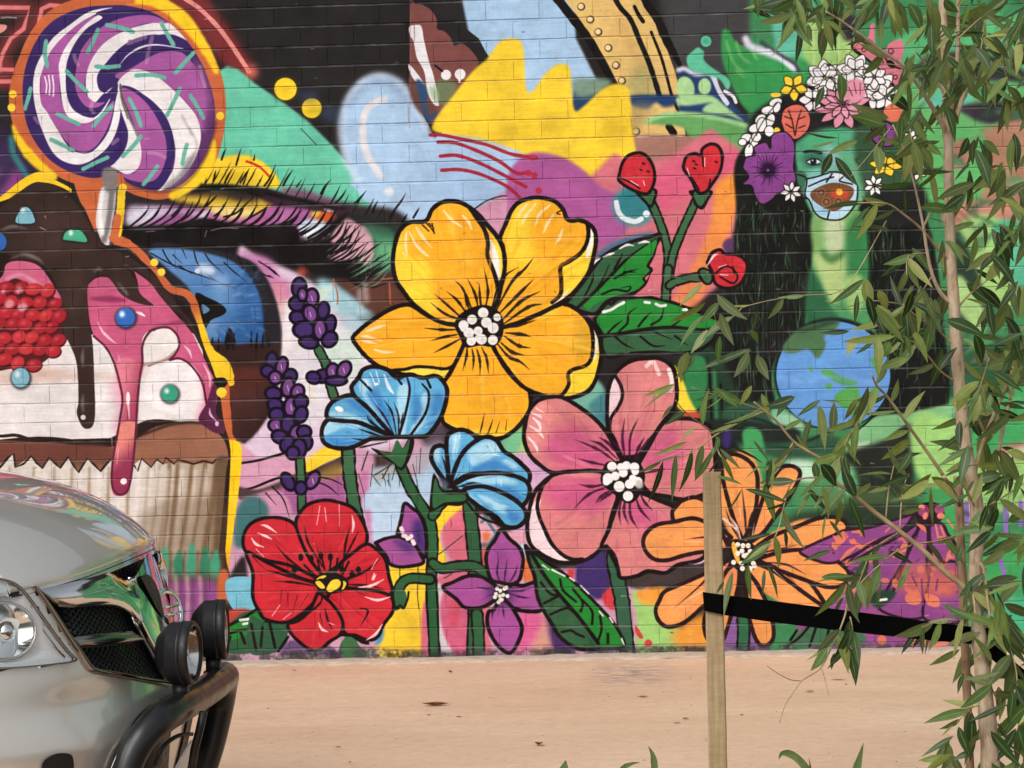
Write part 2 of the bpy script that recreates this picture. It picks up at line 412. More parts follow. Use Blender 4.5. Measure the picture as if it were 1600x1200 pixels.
# lid zone
F((178, 96, 160), P('200,330 260,322 330,325 400,322 470,325 500,340 470,365 400,352 330,345 230,350'), 4)
F((196, 176, 206), A1('0,520 200,500 420,520 560,560 780,570 700,620 500,610 300,630 150,680 0,720'), 6)
F((150, 78, 140), A1('300,620 480,560 620,600 700,640 540,650 400,680 250,680'), 6)
strokes((210, 220, 230), '40,640 180,520 | 120,700 260,540 | 0,640 100,540 | 700,600 830,520', 5, A1, soft=3, op=.7)
F((246, 206, 30), A1('750,160 830,60 980,20 1150,15 1260,60 1360,130 1440,230 1450,320 1300,330 900,300 720,290'), 2)
F((214, 176, 26), A1('780,220 1000,170 1250,260 1300,300 800,290'), 10, op=.7)
F((222, 180, 44), A1('420,440 640,400 900,400 1100,450 1400,430 1330,540 1100,600 860,560 700,500'), 6)
F((232, 206, 120), A1('800,520 1000,510 1250,560 1040,620 860,590'), 6)
F((60, 44, 34), A1('560,380 800,350 1150,390 1300,450 1120,470 900,430 700,410'), 8, op=.7)
F(BLK, A1('640,320 740,295 900,290 1100,305 1300,330 1480,380 1640,450 1640,510 1400,470 1200,400 1000,370 760,360 560,380'), 3)
S((210, 50, 30), A1('1140,75 1200,95 1280,140 1360,220'), 4)
F((180, 84, 150), A1('1340,520 1640,520 1640,680 1500,680 1340,680 1200,680 1320,560'), 4)
F((170, 90, 156), A2('0,300 240,290 380,310 440,430 330,560 160,570 0,560'), 5); F((196, 120, 180), A2('60,330 250,300 180,400 60,440'), 8, op=.8)
F((214, 84, 30), A2('400,330 560,310 650,340 620,400 480,410'), 3); F((216, 190, 60), A2('420,320 500,310 480,350 420,370'), 3); O((230, 220, 210), 514, 328, 8, 3, rot=15)
F((196, 212, 230), A2('280,440 420,380 600,450 560,520 420,590 340,560'), 4)
strokes((236, 240, 244), '380,480 420,560 | 350,540 480,470 | 420,600 580,520 | 520,560 600,470', 3.2, A2)
F((210, 156, 172), A2('560,740 600,560 680,430 760,370 860,430 960,470 1010,600 1010,760 960,860 880,830 740,790 620,790'), 3)
F((66, 140, 104), A2('940,430 1180,460 1210,600 1190,860 1060,960 940,900 1010,760 1010,600'), 6)
F((40, 74, 54), A2('860,350 1150,400 1260,440 1230,540 1000,520 920,440'), 12, op=.75)
S((34, 32, 34), A2('740,360 880,370 1040,400 1160,440 1240,520'), 11, 6, op=.9, taper=(.6, .2))
F((110, 190, 130), A2('1040,640 1180,600 1180,760 1040,820'), 8, op=.6)
F((120, 66, 100), A2('100,100 340,100 700,240 560,250 250,180'), 6, op=.9)
F((74, 40, 40), A2('820,920 1200,900 1240,1010 1380,1200 1400,1300 900,1300'), 8)
# dark upper lash band
F(BLK, A1('-60,700 100,700 400,690 560,650 760,620 1000,680 1250,700 1480,680 1640,740 1640,1100 1400,1060 1180,1050 1000,1020 800,960 500,900 200,900 -60,820'), 3)
F(BLK, A2('-40,500 160,440 240,500 60,600 360,620 560,590 640,640 560,700 560,790 820,790 940,860 760,960 960,950 900,1010 700,1010 480,960 380,880 280,800 -40,780'), 4)
F((58, 34, 50), A2('-40,90 140,150 360,190 560,240 760,262 800,300 690,400 580,430 640,330 500,284 220,272 -40,220'), 5, op=.9); S(BLK, A2('-40,130 140,170 360,215 560,262 740,290'), 7, 3, taper=(1, .3)); S(BLK, A2('420,600 560,500 680,400 760,320'), 9, 3, taper=(.6, .3))
F((190, 60, 40), A2('270,870 340,860 370,900 300,930'), 6)
# white of the eye
F((214, 190, 214), P('372,394 400,400 430,412 470,430 500,450 530,466 560,500 600,520 700,560 690,660 600,700 500,760 380,740 340,640 400,560'), 5)
F((222, 216, 226), P('440,450 480,470 520,500 560,530 580,600 520,640 460,680 440,560'), 14)
F((158, 208, 220), A2('480,960 600,980 760,1080 900,1200 1000,1300 760,1300 560,1200 460,1080'), 8); F((158, 206, 218), P('520,470 556,480 590,505 570,540 545,520'), 12, op=.7)
F((218, 226, 180), A2('470,1080 560,1040 600,1080 500,1150'), 8, op=.8)
F((204, 224, 214), P('500,540 550,520 570,560 530,590'), 14)
F((196, 120, 176), P('372,394 420,404 436,430 470,452 440,470 412,452 392,420'), 8)
F((222, 140, 130), P('425,440 450,452 440,500 428,520'), 10, op=.5)
F((96, 56, 44), A2('640,960 900,1000 1180,1000 1260,1080 1380,1200 1300,1260 1000,1260 820,1120'), 6)
strokes((180, 90, 66), '1160,1000 1170,1200 | 1100,960 1200,950 | 620,960 660,1100 660,1200', 2.5, A2, soft=1)
# iris
F((36, 34, 40), P('232,394 300,386 380,402 410,425 428,460 438,500 440,540 432,590 415,650 385,690 340,690 300,560'), 3)
G((90, 140, 200), (34, 90, 160), P('232,392 270,388 320,395 362,408 390,432 408,470 412,520 406,560 340,545 300,520 300,460 262,420'), (260, 400), (400, 540), 3)
O((210, 222, 240), 308, 424, 4); O((120, 170, 220), 345, 470, 22, 34, soft=22, op=.5); O((150, 190, 230), 330, 515, 12, 18, soft=14, op=.5)
F(BLK, T03('1220,640 1300,660 1380,700 1415,740 1390,770 1320,800 1270,850')); F((90, 130, 170), T03('1262,700 1310,735 1270,760'), 1)
strokes(BLK, '235,395 262,410 290,422 330,436 370,452 | 254,390 262,405 276,420 | 285,390 292,405 | 303,392 308,410 320,425 340,440 | 320,396 330,410 350,428 | 350,410 365,424 385,440 | 280,415 300,428 | 270,398 285,412', 2.2, taper=(.9, .2))
# lashes
strokes(BLK, '20,700 120,620 180,550 210,490 | 520,640 600,580 680,460 715,360 | 420,600 480,540 540,440 | 830,600 900,540 980,400 | 920,610 1040,570 1140,480 1220,410 | 1100,660 1200,600 1300,540 1340,500 | 760,500 820,440 860,400 | 740,290 755,220 770,160 | 820,270 835,200 845,160 | 900,60 920,0 945,-60 | 1040,110 1060,40 1090,-60 | 930,280 970,200 1010,140 | 1080,280 1130,200 1170,140 | 1110,290 1160,160 | 1310,310 1350,260 1390,180 1420,100 | 1500,290 1540,220 1590,150 | 1300,690 1380,610 1440,540 | 1210,60 1220,0', 3.2, A1, taper=(1, .1))
strokes(BLK, '140,60 170,0 200,-40 | 270,70 320,0 | 500,140 540,70 600,0 | 640,230 700,170 750,90 | 820,240 880,180 940,105 | 1000,320 1020,260 1050,205 | 1160,370 1220,280 1280,200 1320,130 | 1280,410 1310,370 1335,330 | 1390,370 1420,320 1450,270 | 150,430 240,380 330,290 | 0,400 60,340 90,280 | 200,560 300,520 420,440 | 330,620 480,540 600,460 700,430 | 640,620 700,560 760,480 810,430 | 660,620 760,560 830,490 890,430 | 640,700 720,680 840,600 930,520 | 700,770 820,690 960,600 | 760,790 900,740 1020,650 1100,600 | 940,890 1060,820 1180,740 | 960,930 1080,860 1190,790 | 860,900 1000,800 1160,700 | 980,880 1100,800 | 0,850 60,900 110,940 | 0,930 50,950', 3.4, A2, taper=(1, .08))
strokes((130, 200, 150), '960,950 1100,880 1180,820 | 930,880 940,960 | 1090,830 1160,700 | 1160,640 1170,760', 1.4, A2, op=.7)
strokes(BLK, '385,410 402,424 420,432 | 372,400 380,420 | 404,408 430,425', 2)
# the lower edge of the iris with its painted drips, and textured flecks in the blue
F((52, 30, 28), P('326,541 345,536 372,538 400,535 420,540 438,534 438,560 434,600 424,640 400,675 370,690 345,640'), 2); G((96, 46, 38), (58, 32, 30), P('345,585 385,572 425,585 428,620 410,655 384,688 360,690 348,640'), (360, 590), (420, 650), 8, op=.9)
strokes((20, 18, 22), '331,545 332,528 | 341,545 342,524 | 356,545 358,520 360,514 | 364,545 366,522 | 392,540 393,518 | 400,542 402,520 | 410,542 411,522 | 420,540 420,528', 4.5, taper=(1, .5)); F((20, 18, 22), P('352,540 353,522 358,513 364,520 368,538'))
_r = np.random.default_rng(12)
for k in range(130):
    a = _r.uniform(-.9, 1.3); r0 = _r.uniform(50, 110); cx, cy = 318, 480
    x, y = cx+r0*math.cos(a), cy+r0*.75*math.sin(a)
    if 268 < x < 405 and 400 < y < 525: S(((110, 170, 226), (150, 196, 236), (40, 90, 160), (28, 70, 140))[k % 4], [(x, y), (x+14*math.cos(a), y+10*math.sin(a))], _r.uniform(2, 7), 3, op=.6, taper=(.3, .3))
O((200, 216, 240), 322, 421, 15, 8, rot=15, soft=5); O((160, 196, 236), 345, 440, 18, 10, rot=30, soft=14, op=.7)
# lashes: a thick row rising from the lid, a finer one along the fold, and a fan at the outer corner
_lid = spline(np.array(P('204,352 250,350 300,352 350,352 400,354 440,356 475,362 505,378 530,398')), False, 9)
for i in range(4, len(_lid), 3):
    x, y = _lid[i]; l = _r.uniform(26, 44); b_ = 10+i*.35
    S((22, 18, 20), [(x-8, y+4), (x+l*.45, y-l*.32), (x+l*.8, y-l*(.8)), (x+l*.95, y-l*1.15)], _r.uniform(2.4, 4.6), taper=(1, .08))
_fold = spline(np.array(P('318,292 350,288 390,291 430,302 470,314 520,324 570,336 620,352')), False, 8)
for i in range(0, len(_fold), 3):
    x, y = _fold[i]; l = _r.uniform(18, 40); S((26, 24, 24), [(x, y), (x+l*.3, y-l*.5), (x+l*.55, y-l)], _r.uniform(1.6, 3), taper=(1, .1))
for i in range(24):
    t_ = i/23; x, y = 505+t_*50, 400+t_*45; l = _r.uniform(55, 95)*(1-.35*t_); a = -.95+.75*t_+_r.uniform(-.1, .1)
    S((22, 20, 22), [(x, y), (x+l*.5*math.cos(a+.25), y+l*.5*math.sin(a+.25)), (x+l*math.cos(a), y+l*math.sin(a))], _r.uniform(1.6, 3.6), taper=(1, .05))
for i in range(16):
    x, y = _r.uniform(560, 600), _r.uniform(400, 440); S((120, 190, 140), [(x-20, y+14), (x, y+3), (x+14, y-14)], 1.3, op=.6, taper=(.2, .2))
strokes((196, 140, 176), '330,360 350,356 372,357 | 228,362 242,361 | 320,370 323,360', 1.4, op=.6)
for i in range(26):
    x, y = _r.uniform(440, 600), _r.uniform(440, 600); S(((240, 236, 236), (196, 214, 226), (222, 206, 220), (236, 226, 190))[i % 4], [(x, y), (x+_r.uniform(-4, 4), y+_r.uniform(14, 40))], _r.uniform(4, 12), 5, op=.45)
# lower lid, below the iris
F((206, 148, 178), P('375,690 400,712 420,716 470,700 480,770 430,760 380,765 368,745 368,700'), 3)
S(INK, P('372,724 400,720 430,712 455,705'), 4); S(INK, P('366,769 395,762 425,750 450,742'), 4)
F((74, 56, 54), T46('-140,640 0,660 150,610 250,560 470,480 560,430 740,440 880,480 900,560 720,560 560,520 400,590 200,650 -40,760'), 3)
F((248, 206, 34), T46('300,480 380,420 450,388 530,415 535,448 440,490 320,550'), 1); F((236, 190, 150), T46('290,470 380,420 370,450 310,490'), 4, op=.6)
F((170, 90, 150), T46('150,650 300,600 430,560 560,560 600,800 400,800 160,800'), 5); F((150, 120, 40), T46('380,560 500,500 560,520 540,570 420,600'), 6, op=.8)
F((206, 140, 176), T46('-160,760 0,690 120,660 200,720 220,830 60,850 -160,840'), 4)
strokes(INK, '100,640 170,720 210,840 | 200,630 300,700 | 350,600 450,640 520,700 | 400,580 480,600 560,640 | 0,740 60,800 | 60,680 130,760 | -60,780 0,830 40,860', 2.4, T46, taper=(1, .2))
F((58, 110, 112), P('372,790 400,775 420,800 390,850 366,850'), 5)
# drip zone
F((202, 148, 178), T46('560,430 720,420 740,600 720,1000 620,950 560,700'), 4); F((196, 110, 160), T46('640,560 720,580 720,860 660,840'), 6, op=.8)
F((170, 204, 232), T46('720,560 860,540 960,600 1120,400 1160,460 1100,760 1020,960 880,960 730,980'), 5)
F((178, 170, 186), T46('960,480 1040,420 1120,330 1180,380 1090,500 1020,560'), 10); F((90, 70, 90), T46('1060,280 1160,220 1200,330 1090,380'), 8, op=.8)
F((168, 176, 176), T46('730,560 800,520 880,500 860,560 760,620'), 5)
strokes((50, 54, 60), '730,500 715,640 | 790,560 810,640 780,800 770,960 | 830,560 830,920 | 900,540 890,820 | 980,500 1010,640 1010,780 | 1030,400 1020,560 | 720,560 780,640 | 820,600 900,750 | 870,520 850,600 | 640,560 680,700 | 850,700 860,960', 1.3, T46)
strokes((46, 44, 48), '880,470 820,520 740,570 | 840,500 790,590 | 700,420 660,540', 2, T46)

# --- lollipop ---------------------------------------------------------------------
LOL = P('178,8 205,10 240,20 272,42 300,74 320,110 333,150 336,190 328,225 310,262 284,288 255,298 222,294 198,284 185,270 150,278 118,272 86,256 62,232 44,200 36,160 37,120 46,86 64,52 90,28 130,12')
OUT = P('180,-8 232,-4 272,8 305,40 332,84 347,120 353,160 350,205 338,250 318,275 290,300 250,312 215,306 190,296 150,292 108,284 70,262 40,236 22,200 14,160 18,124 30,88 48,50 76,18 120,-2')
F((206, 98, 52), OUT, 1)
S((250, 202, 20), P('200,4 240,2 272,18 300,46 324,82 338,112'), [4, 20, 22, 16, 8], 2)
S((250, 202, 20), P('20,196 28,216 44,240 66,262 84,276'), [4, 12, 16, 14, 12], 2)
S((250, 202, 20), P('334,220 330,246 318,268 295,290 270,306'), [6, 16, 24, 18, 14], 2)
F((250, 202, 20), P('-20,340 -20,325 10,300 35,280 62,268 84,280 112,296 96,306 62,284 30,300 5,325'), 1)
F((206, 98, 52), P('118,278 160,280 158,310 146,350 136,330 124,312'), 1); S((206, 98, 52), P('118,276 130,300 150,352'), 14)
F((58, 38, 104), LOL)
clip(LOL)
MAG, WT, NV = (170, 84, 160), (232, 226, 228), (58, 36, 104)
G((170, 84, 160), (110, 56, 110), P('180,120 206,106 250,82 290,84 330,110 340,200 300,290 250,280 300,200 230,140'), (240, 120), (330, 220))
F(WT, P('176,136 160,148 148,160 138,152 134,130 138,104 150,80 172,60 200,46 238,36 266,36 290,50 310,78 296,66 270,54 240,56 206,68 184,84 168,104 160,120 158,138 165,146'))
F(NV, P('155,140 152,118 166,98 186,76 212,60 244,54 272,62 300,80 322,108 338,150 328,160 312,118 290,86 262,78 230,80 206,92 186,106 172,122 168,142'))
S((226, 222, 232), P('188,100 200,86 220,74 246,70 286,76'), 3.2, taper=(.2, .3))
F(MAG, P('206,108 234,92 262,84 290,90 312,112 328,148 332,180 320,210 300,170 262,130 226,112'))
G((124, 64, 120), (90, 46, 100), P('300,90 330,120 340,190 312,262 296,270 318,200 322,150'), (310, 150), (336, 190), 6, op=.8)
F(WT, P('184,132 195,116 212,108 240,116 268,138 290,160 308,184 314,212 308,240 296,262 276,284 256,296 244,300 268,270 274,240 270,210 258,180 236,156 210,140'))
strokes((150, 140, 150), '296,200 308,230 290,270 | 284,180 300,210 | 300,250 276,282 258,296 | 306,236 284,276', 3, soft=2, op=.6); F((120, 112, 120), P('290,250 306,240 290,275 262,296 256,290 280,270'), 4, op=.6)
F(NV, P('190,134 210,138 236,158 258,184 270,214 272,246 262,280 240,300 200,296 180,280 240,284 258,250 256,210 240,180 214,150'))
F(MAG, P('190,138 206,142 228,160 246,186 258,214 260,244 250,272 234,284 206,282 180,268 210,270 220,240 216,214 204,180 190,156'))
F(WT, P('186,128 190,160 204,190 216,212 221,240 216,262 200,272 184,266 172,258 186,244 196,226 200,206 190,176 184,150'))
strokes((120, 112, 110), '188,136 194,166 208,196 216,214 | 190,150 200,184', 4.5, op=.8); S((90, 80, 80), P('188,132 191,152 200,172'), 3)
F(NV, P('188,176 196,200 200,216 194,236 180,254 172,262 186,270 150,282 110,276 66,240 40,200 34,150 40,100 60,70 62,80 54,120 56,170 64,206 84,238 120,252 160,244 180,226 186,200'))
F(WT, P('186,140 188,166 186,190 176,218 158,240 130,256 104,254 84,240 70,214 58,180 52,146 54,112 66,84 84,58 110,38 140,18 176,12 150,22 122,38 102,58 86,84 76,112 74,142 80,174 92,206 110,232 132,240 150,232 168,208 176,184 180,160'))
F(MAG, P('64,160 62,130 66,110 78,82 100,56 128,34 150,24 165,24 140,40 118,58 104,78 96,104 93,132 96,158 104,176 120,190 140,188 158,176 170,164 178,158 176,176 168,200 152,226 132,238 112,230 92,206 74,176'))
F(WT, P('93,120 92,100 100,78 116,56 138,34 160,20 176,14 184,20 160,36 140,50 122,70 112,90 106,116 104,140 110,160 122,176 136,182 154,172 172,154 160,176 142,190 124,192 108,184 98,164'))
F(NV, P('150,20 186,12 240,22 260,34 232,28 198,30 166,38 140,52 124,68 114,92 110,116 108,142 118,164 134,176 150,170 172,152 150,182 128,180 112,168 104,146 103,116 106,92 118,66 136,44 160,28'))
F(MAG, P('120,104 126,80 142,58 166,38 200,26 236,24 262,36 232,36 204,44 178,56 158,72 144,92 136,112 132,138 138,152 150,160 164,160 150,168 134,166 122,150 117,128'))
strokes((98, 180, 160), '72,64 70,84 74,104 | 153,46 146,64 137,82 | 167,39 188,43 208,50 | 252,36 262,54 271,70 | 302,83 288,98 274,114 | 150,104 168,105 186,103 | 104,111 120,128 136,143 | 213,118 236,117 257,121 | 281,138 272,158 261,180 | 202,154 212,174 220,196 | 298,150 308,166 318,184 | 48,138 44,154 39,170 | 90,178 106,186 123,194 | 175,166 160,180 146,197 | 80,218 96,226 114,235 | 220,213 208,228 192,244 | 168,246 150,254 130,264 | 292,226 288,240 285,256 | 246,260 236,274 224,288', 6.5)
strokes((214, 160, 180), '200,68 216,62 228,58 | 238,58 232,80 229,98 | 312,104 316,120 320,136 | 116,86 118,94 122,102 | 144,160 142,170 146,176 | 232,238 246,240 258,246 | 54,184 60,192 | 176,224 184,218', 6, op=.4)
strokes((235, 225, 235), '70,120 73,132 72,146 | 76,118 78,134 77,148 | 82,118 84,136 83,150', 2.4); clip()
S((40, 30, 40), P('196,284 222,296 256,300 286,290 312,262 330,224 338,190'), 3, 2, op=.6)
S((206, 98, 52), P('180,-6 206,2'), 12, 2)
for x, y in ((20, 147), (18, 168), (344, 181), (192, 293)): O((252, 208, 40), x, y, 6.2)
# stick
F((206, 202, 204), T03('600,200 610,80 640,-30 740,-40 735,60 715,180 690,330 640,310'), 1); S((120, 112, 112), T03('700,-20 690,100 672,220 650,300'), 9, 3); S((80, 74, 74), T03('735,-30 725,100 705,220 690,330'), 4); S((240, 238, 236), T03('640,0 625,140 640,260'), 6, 2)
F((128, 120, 118), P('160,266 178,262 184,276 180,300 164,296'), 2)

# --- cupcake --------------------------------------------------------------------------
CUP = P('-90,330 0,315 30,300 60,285 95,292 120,310 136,335 150,365 162,382 186,384 214,402 240,425 258,452 270,462 292,475 306,500 318,540 334,580 344,620 350,660 358,690 360,720 356,800 352,860 340,1000 0,1060 -160,1060')
S((206, 98, 52), P('176,372 190,375 215,392 235,415 252,435 268,452 290,458 303,472'), 12)
S((248, 200, 24), P('190,298 188,330 184,365'), 13); S((206, 98, 52), P('184,340 180,374 200,380'), 13)
G((206, 98, 52), (248, 200, 24), P('296,455 308,470 316,500 328,540 345,560 360,580 366,600 352,602 338,590 324,570 310,530 298,480'), (300, 480), (318, 520))
S((248, 200, 24), P('314,512 322,536 332,552 352,568 360,588'), 13)
S((206, 98, 52), P('350,600 352,640 356,680 362,692'), 17); O((252, 208, 40), 346, 613, 8)
G((252, 200, 10), (210, 100, 50), P('352,690 372,690 378,705 376,740 370,790 362,850 358,890 356,940 340,940 342,890 348,820 354,760 358,720'), (360, 840), (350, 930))
F((38, 26, 24), CUP); clip(CUP)
# cake and cream
F((226, 220, 220), P('-160,580 90,530 200,520 300,520 320,570 330,620 325,660 240,655 200,670 150,690 60,682 -160,690'))
F((230, 224, 220), P('222,560 232,530 246,514 262,512 276,522 280,540 270,556 250,566 230,568'), 1)
F((214, 190, 180), P('60,572 120,580 200,585 260,570 260,580 180,592 60,590'), 6); F((216, 176, 160), P('0,580 60,575 100,590 40,600 0,600'), 8, op=.6)
S((140, 100, 90), P('222,570 240,568 262,560 275,548'), 3, 2); S((150, 110, 96), P('232,572 262,562 284,560 306,566 318,582'), 2.6, 1)
F((236, 230, 232), P('236,574 270,564 300,564 316,578 322,620 310,655 250,640 225,620'), 2); S((220, 110, 150), P('318,585 324,620 312,655'), 12, 8, op=.7); S((224, 130, 165), P('180,600 190,640 184,670'), 16, 10, op=.6)
G((150, 96, 72), (120, 72, 56), P('-160,690 60,690 150,700 205,690 240,668 290,658 320,662 345,672 356,690 358,720 350,730 0,740 -160,740'), (200, 690), (60, 720))
F((112, 62, 50), P('-160,694 60,694 170,698 180,720 60,726 -160,740'), 4)
S((44, 28, 26), T06('-300,320 0,325 100,320 220,350 400,355 600,350 730,345'), 5, 1); S((44, 28, 26), T06('850,330 960,290 1060,255 1180,240 1290,245'), 4, 2)
# wrapper
G((214, 206, 198), (176, 156, 132), T06('-600,600 -600,520 0,500 80,440 95,520 190,450 260,530 310,460 380,530 430,460 490,555 545,460 625,545 690,480 760,545 840,500 880,470 940,520 980,480 1020,500 1100,490 1200,500 1440,490 1420,700 1380,1000 1370,1400 1340,1700 -600,1700'), (200, 750), (350, 750), 0, False)
for i, (xt, xb) in enumerate(((60, 60), (210, 200), (340, 320), (450, 420), (560, 540), (680, 660), (800, 790), (930, 880), (1000, 930), (1060, 1000), (1110, 1060), (1200, 1130), (1280, 1200), (1350, 1270))):
    c = (150, 122, 92) if i < 9 else (120, 92, 62)
    S(c, T06('%d,%d %d,760 %d,1100 %d,1300' % (xt, 520 if i < 8 else 500, (xt*2+xb)//3, xb, xb-15)), [3, 5, 6, 5] if i < 9 else [6, 9, 10, 9], 2, op=.85)
    S((238, 232, 228), T06('%d,540 %d,760 %d,1100' % (xt-60, (xt*2+xb)//3-60, xb-60)), 5, 4, op=.6)
F((96, 70, 46), T06('1350,480 1440,490 1430,700 1390,960 1360,1120 1330,1120 1340,800'), 5, op=.85)
strokes((40, 28, 24), '0,520 50,460 85,435 95,520 145,500 195,450 225,490 265,525 305,462 350,500 375,525 425,455 460,510 490,552 545,465 590,505 628,545 690,470', 3.6, T06, sm=False)
strokes((40, 28, 24), '840,510 860,545 885,465 945,520 980,470 1020,500 1035,460 1090,500 1110,470 1210,500 1270,480 1330,495 1350,470 1420,460', 3, T06, sm=False)
S((44, 28, 24), P('340,672 354,688 360,712 356,740 352,790 346,850 342,920'), [6, 7, 6, 6, 7], 1)
F((110, 84, 58), P('225,800 350,780 346,920 225,920'), 14, op=.35)
for i, x in enumerate((238, 258, 280, 300, 322, 338)):
    S((56, 164, 124) if i % 2 else (40, 130, 96), [(x, 850+6*(i % 3)), (x-1, 880), (x-2, 905)], 17, 3, taper=(.35, .8), op=.92); S((96, 70, 52), [(x+9, 862), (x+8, 912)], 4, 3, op=.6)
F((90, 74, 60), P('228,902 344,900 344,925 232,930'), 9, op=.75)
F((150, 70, 146), P('236,925 344,915 344,1030 232,1030'), 8)
for x in (252, 274, 292, 312): S((196, 172, 160), [(x, 900), (x+2, 930), (x+1, 965), (x, 1000)], 5, 4, op=.75); S((96, 60, 84), [(x+9, 905), (x+9, 950), (x+8, 1000)], 6, 4, op=.6)
# pink glaze
PK = (206, 84, 128)
F(PK, T03('545,620 570,560 640,530 760,560 860,600 840,500 800,470 930,560 1000,650 1060,720 1130,800 1200,880 1240,960 1300,1090 1350,1200 1350,1340 1300,1440 1280,1300 1260,1160 1180,1060 1100,1040 1060,1050 1110,980 1110,900 1060,850 1000,845 940,860 890,920 890,1060 870,1200 860,1350 845,1500 830,1680 800,1860 740,1900 700,1860 700,1700 740,1500 770,1350 750,1200 720,1060 660,960 590,900 560,800'))
G((226, 120, 140), (170, 60, 90), T03('720,1060 890,1060 870,1200 860,1400 840,1620 800,1860 740,1895 700,1860 700,1700 740,1500 770,1350'), (176, 640), (214, 650), 2)
G((232, 130, 120), (150, 46, 80), T06('740,260 850,240 845,330 830,480 810,640 780,690 740,695 705,660 700,560 720,420'), (184, 690), (208, 720), 1)
SC((60, 24, 34), T06('740,260 765,150 750,20 690,-120 610,-260'), 3, op=0)
strokes((96, 28, 52), '585,900 660,970 710,1060 745,1180 765,1300 745,1450 705,1680 700,1830 740,1890 800,1860 830,1700 848,1500 860,1300 875,1150 890,1060 890,960 930,880 990,850 1060,850 1110,900 1120,960 1090,1020 1060,1050 1120,1040 1190,1080 1260,1180 1290,1320', 3.6, T03)
strokes((240, 190, 205), '610,810 640,870 690,920 730,950 | 740,1020 750,1060 | 790,1290 800,1330 810,1420 | 740,1600 730,1700 | 1150,960 1180,990 1200,1040 | 1270,1070 1310,1150 1310,1220', 4.5, T03, soft=1, op=.9, taper=(.2, .2))
O((246, 226, 226), 193, 752, 5, 5); S((245, 220, 225), T03('850,750 880,760 905,775'), 5, taper=(.4, .4))
F((150, 48, 92), T03('560,660 700,650 800,680 700,690 600,680'), 3); F((160, 56, 100), T03('940,840 1040,820 1130,800 1150,830 1060,835'), 2)
O((250, 236, 240), 200, 622, 3, 10, soft=1)
# brown chocolate
CH = (56, 38, 34)
F(CH, T03('-300,420 0,380 100,420 180,420 260,450 320,520 370,640 385,760 400,880 440,960 480,1080 490,1300 480,1380 510,1460 545,1480 580,1460 595,1380 590,1200 580,960 555,800 540,640 560,560 600,530 650,520 700,560 760,640 850,690 960,710 880,640 850,560 800,470 900,520 980,620 1060,720 1160,800 1250,960 1330,1120 1420,1190 1440,1130 1300,1000 1200,820 1120,720 1000,560 900,470 760,380 640,330 560,200 480,80 380,-20 240,-60 100,0 0,100 -300,240'), 1)
F((74, 52, 44), T03('200,130 400,100 520,220 560,360 440,430 300,400 180,340'), 24, op=.6); F((84, 60, 50), T03('420,480 520,500 520,700 460,760 400,640'), 20, op=.5)
strokes((150, 140, 136), '60,420 150,390 240,420 270,450 | 0,240 80,215 170,230 | 730,560 780,620 800,650 | 520,970 515,1040 520,1100 | 520,1260 515,1320 520,1380 | 580,500 620,480 640,490 | 1200,740 1250,840 1280,900 | 1360,1120 1380,1160', 5, T03, soft=2, op=.65, taper=(.2, .2)); O((210, 206, 204), 130, 652, 4)
strokes((200, 190, 180), '250,220 290,240 | 280,150 285,160', 1.4, T03, op=.7)
# raspberry
F((210, 92, 130), T03('-200,640 0,540 40,450 130,430 240,460 320,560 380,660 360,690 250,640 100,560 0,580'), 1); S((232, 150, 175), T03('40,540 140,520 240,580 330,650'), 6, 3, op=.8)
F((84, 26, 30), T03('-300,560 0,570 100,540 200,590 320,640 380,720 390,820 380,920 330,1010 240,1080 100,1100 -300,1110'), 1)
_q = np.random.default_rng(41)
for row in range(7):
    for col in range(-2, 6):
        x = (30+col*86+(row % 2)*43+_q.uniform(-11, 11))/4; y = 300+(600+row*76+_q.uniform(-11, 11)+col*7)/4; w_, h_, r_ = _q.uniform(11.5, 13.5), _q.uniform(8.4, 10.2), _q.uniform(-45, -5)
        if not (x < 96 and y < 574 and (x-30)**2/68**2+(y-500)**2/78**2 < 1): continue
        O((74, 16, 24), x+1, y+1.6, w_+1, h_+1, r_, soft=1.2); O([(190, 36, 46), (206, 48, 54), (172, 30, 42)][int(_q.integers(3))], x, y, w_, h_, r_, soft=1.5); O((226, 92, 92), x-2.4, y-2.2, w_*.36, h_*.3, r_, soft=3, op=.6)
for x, y, r in ((120, 615, 24), (60, 700, 30), (140, 720, 32), (20, 620, 16)): O((226, 170, 184), x/4, 300+y/4, r/4, r/5, rot=-30, soft=3, op=.75)
# sugar pearls
for x, y, rx, ry, c in ((-2, 378, 12, 14, (46, 100, 190)), (196, 496, 15, 15, (46, 104, 196)), (32, 590, 14, 15, (122, 186, 206)), (265, 615, 13, 13, (46, 156, 122))):
    O((34, 40, 50), x+1, y+1, rx+3, ry+3, soft=2, op=.8); O(c, x, y, rx, ry); O((220, 236, 240), x-rx*.35, y-ry*.35, rx*.28, ry*.34, soft=2)
for s, c in (('100,190 110,140 150,95 185,105 210,150 215,190 160,198', (120, 186, 206)), ('395,285 410,250 450,235 500,240 535,280 538,312 460,305 400,298', (66, 176, 134))):
    SC((28, 34, 40), T03(s), 6, soft=2, op=.8); F(c, T03(s)); x, y = T03(s)[2]; O((224, 240, 240), x-2, y+5, 3.5, 4.5, soft=2)
F((90, 34, 66), T06('1240,220 1290,120 1310,60 1330,0 1360,0 1350,180 1400,240 1410,290 1360,310 1300,280')); S((214, 160, 200), T06('1310,150 1315,190 1350,230'), 4, taper=(.2, .3)); O((220, 190, 210), 339, 662, 3, 4)
clip()
F(BLK, T06('1330,-30 1400,-40 1420,0 1380,30 1350,10')); O((252, 208, 40), 346, 613, 8)
S((250, 202, 20), P('-60,318 -100,350 -150,450 -168,560 -172,700 -166,860 -150,1050'), 14)
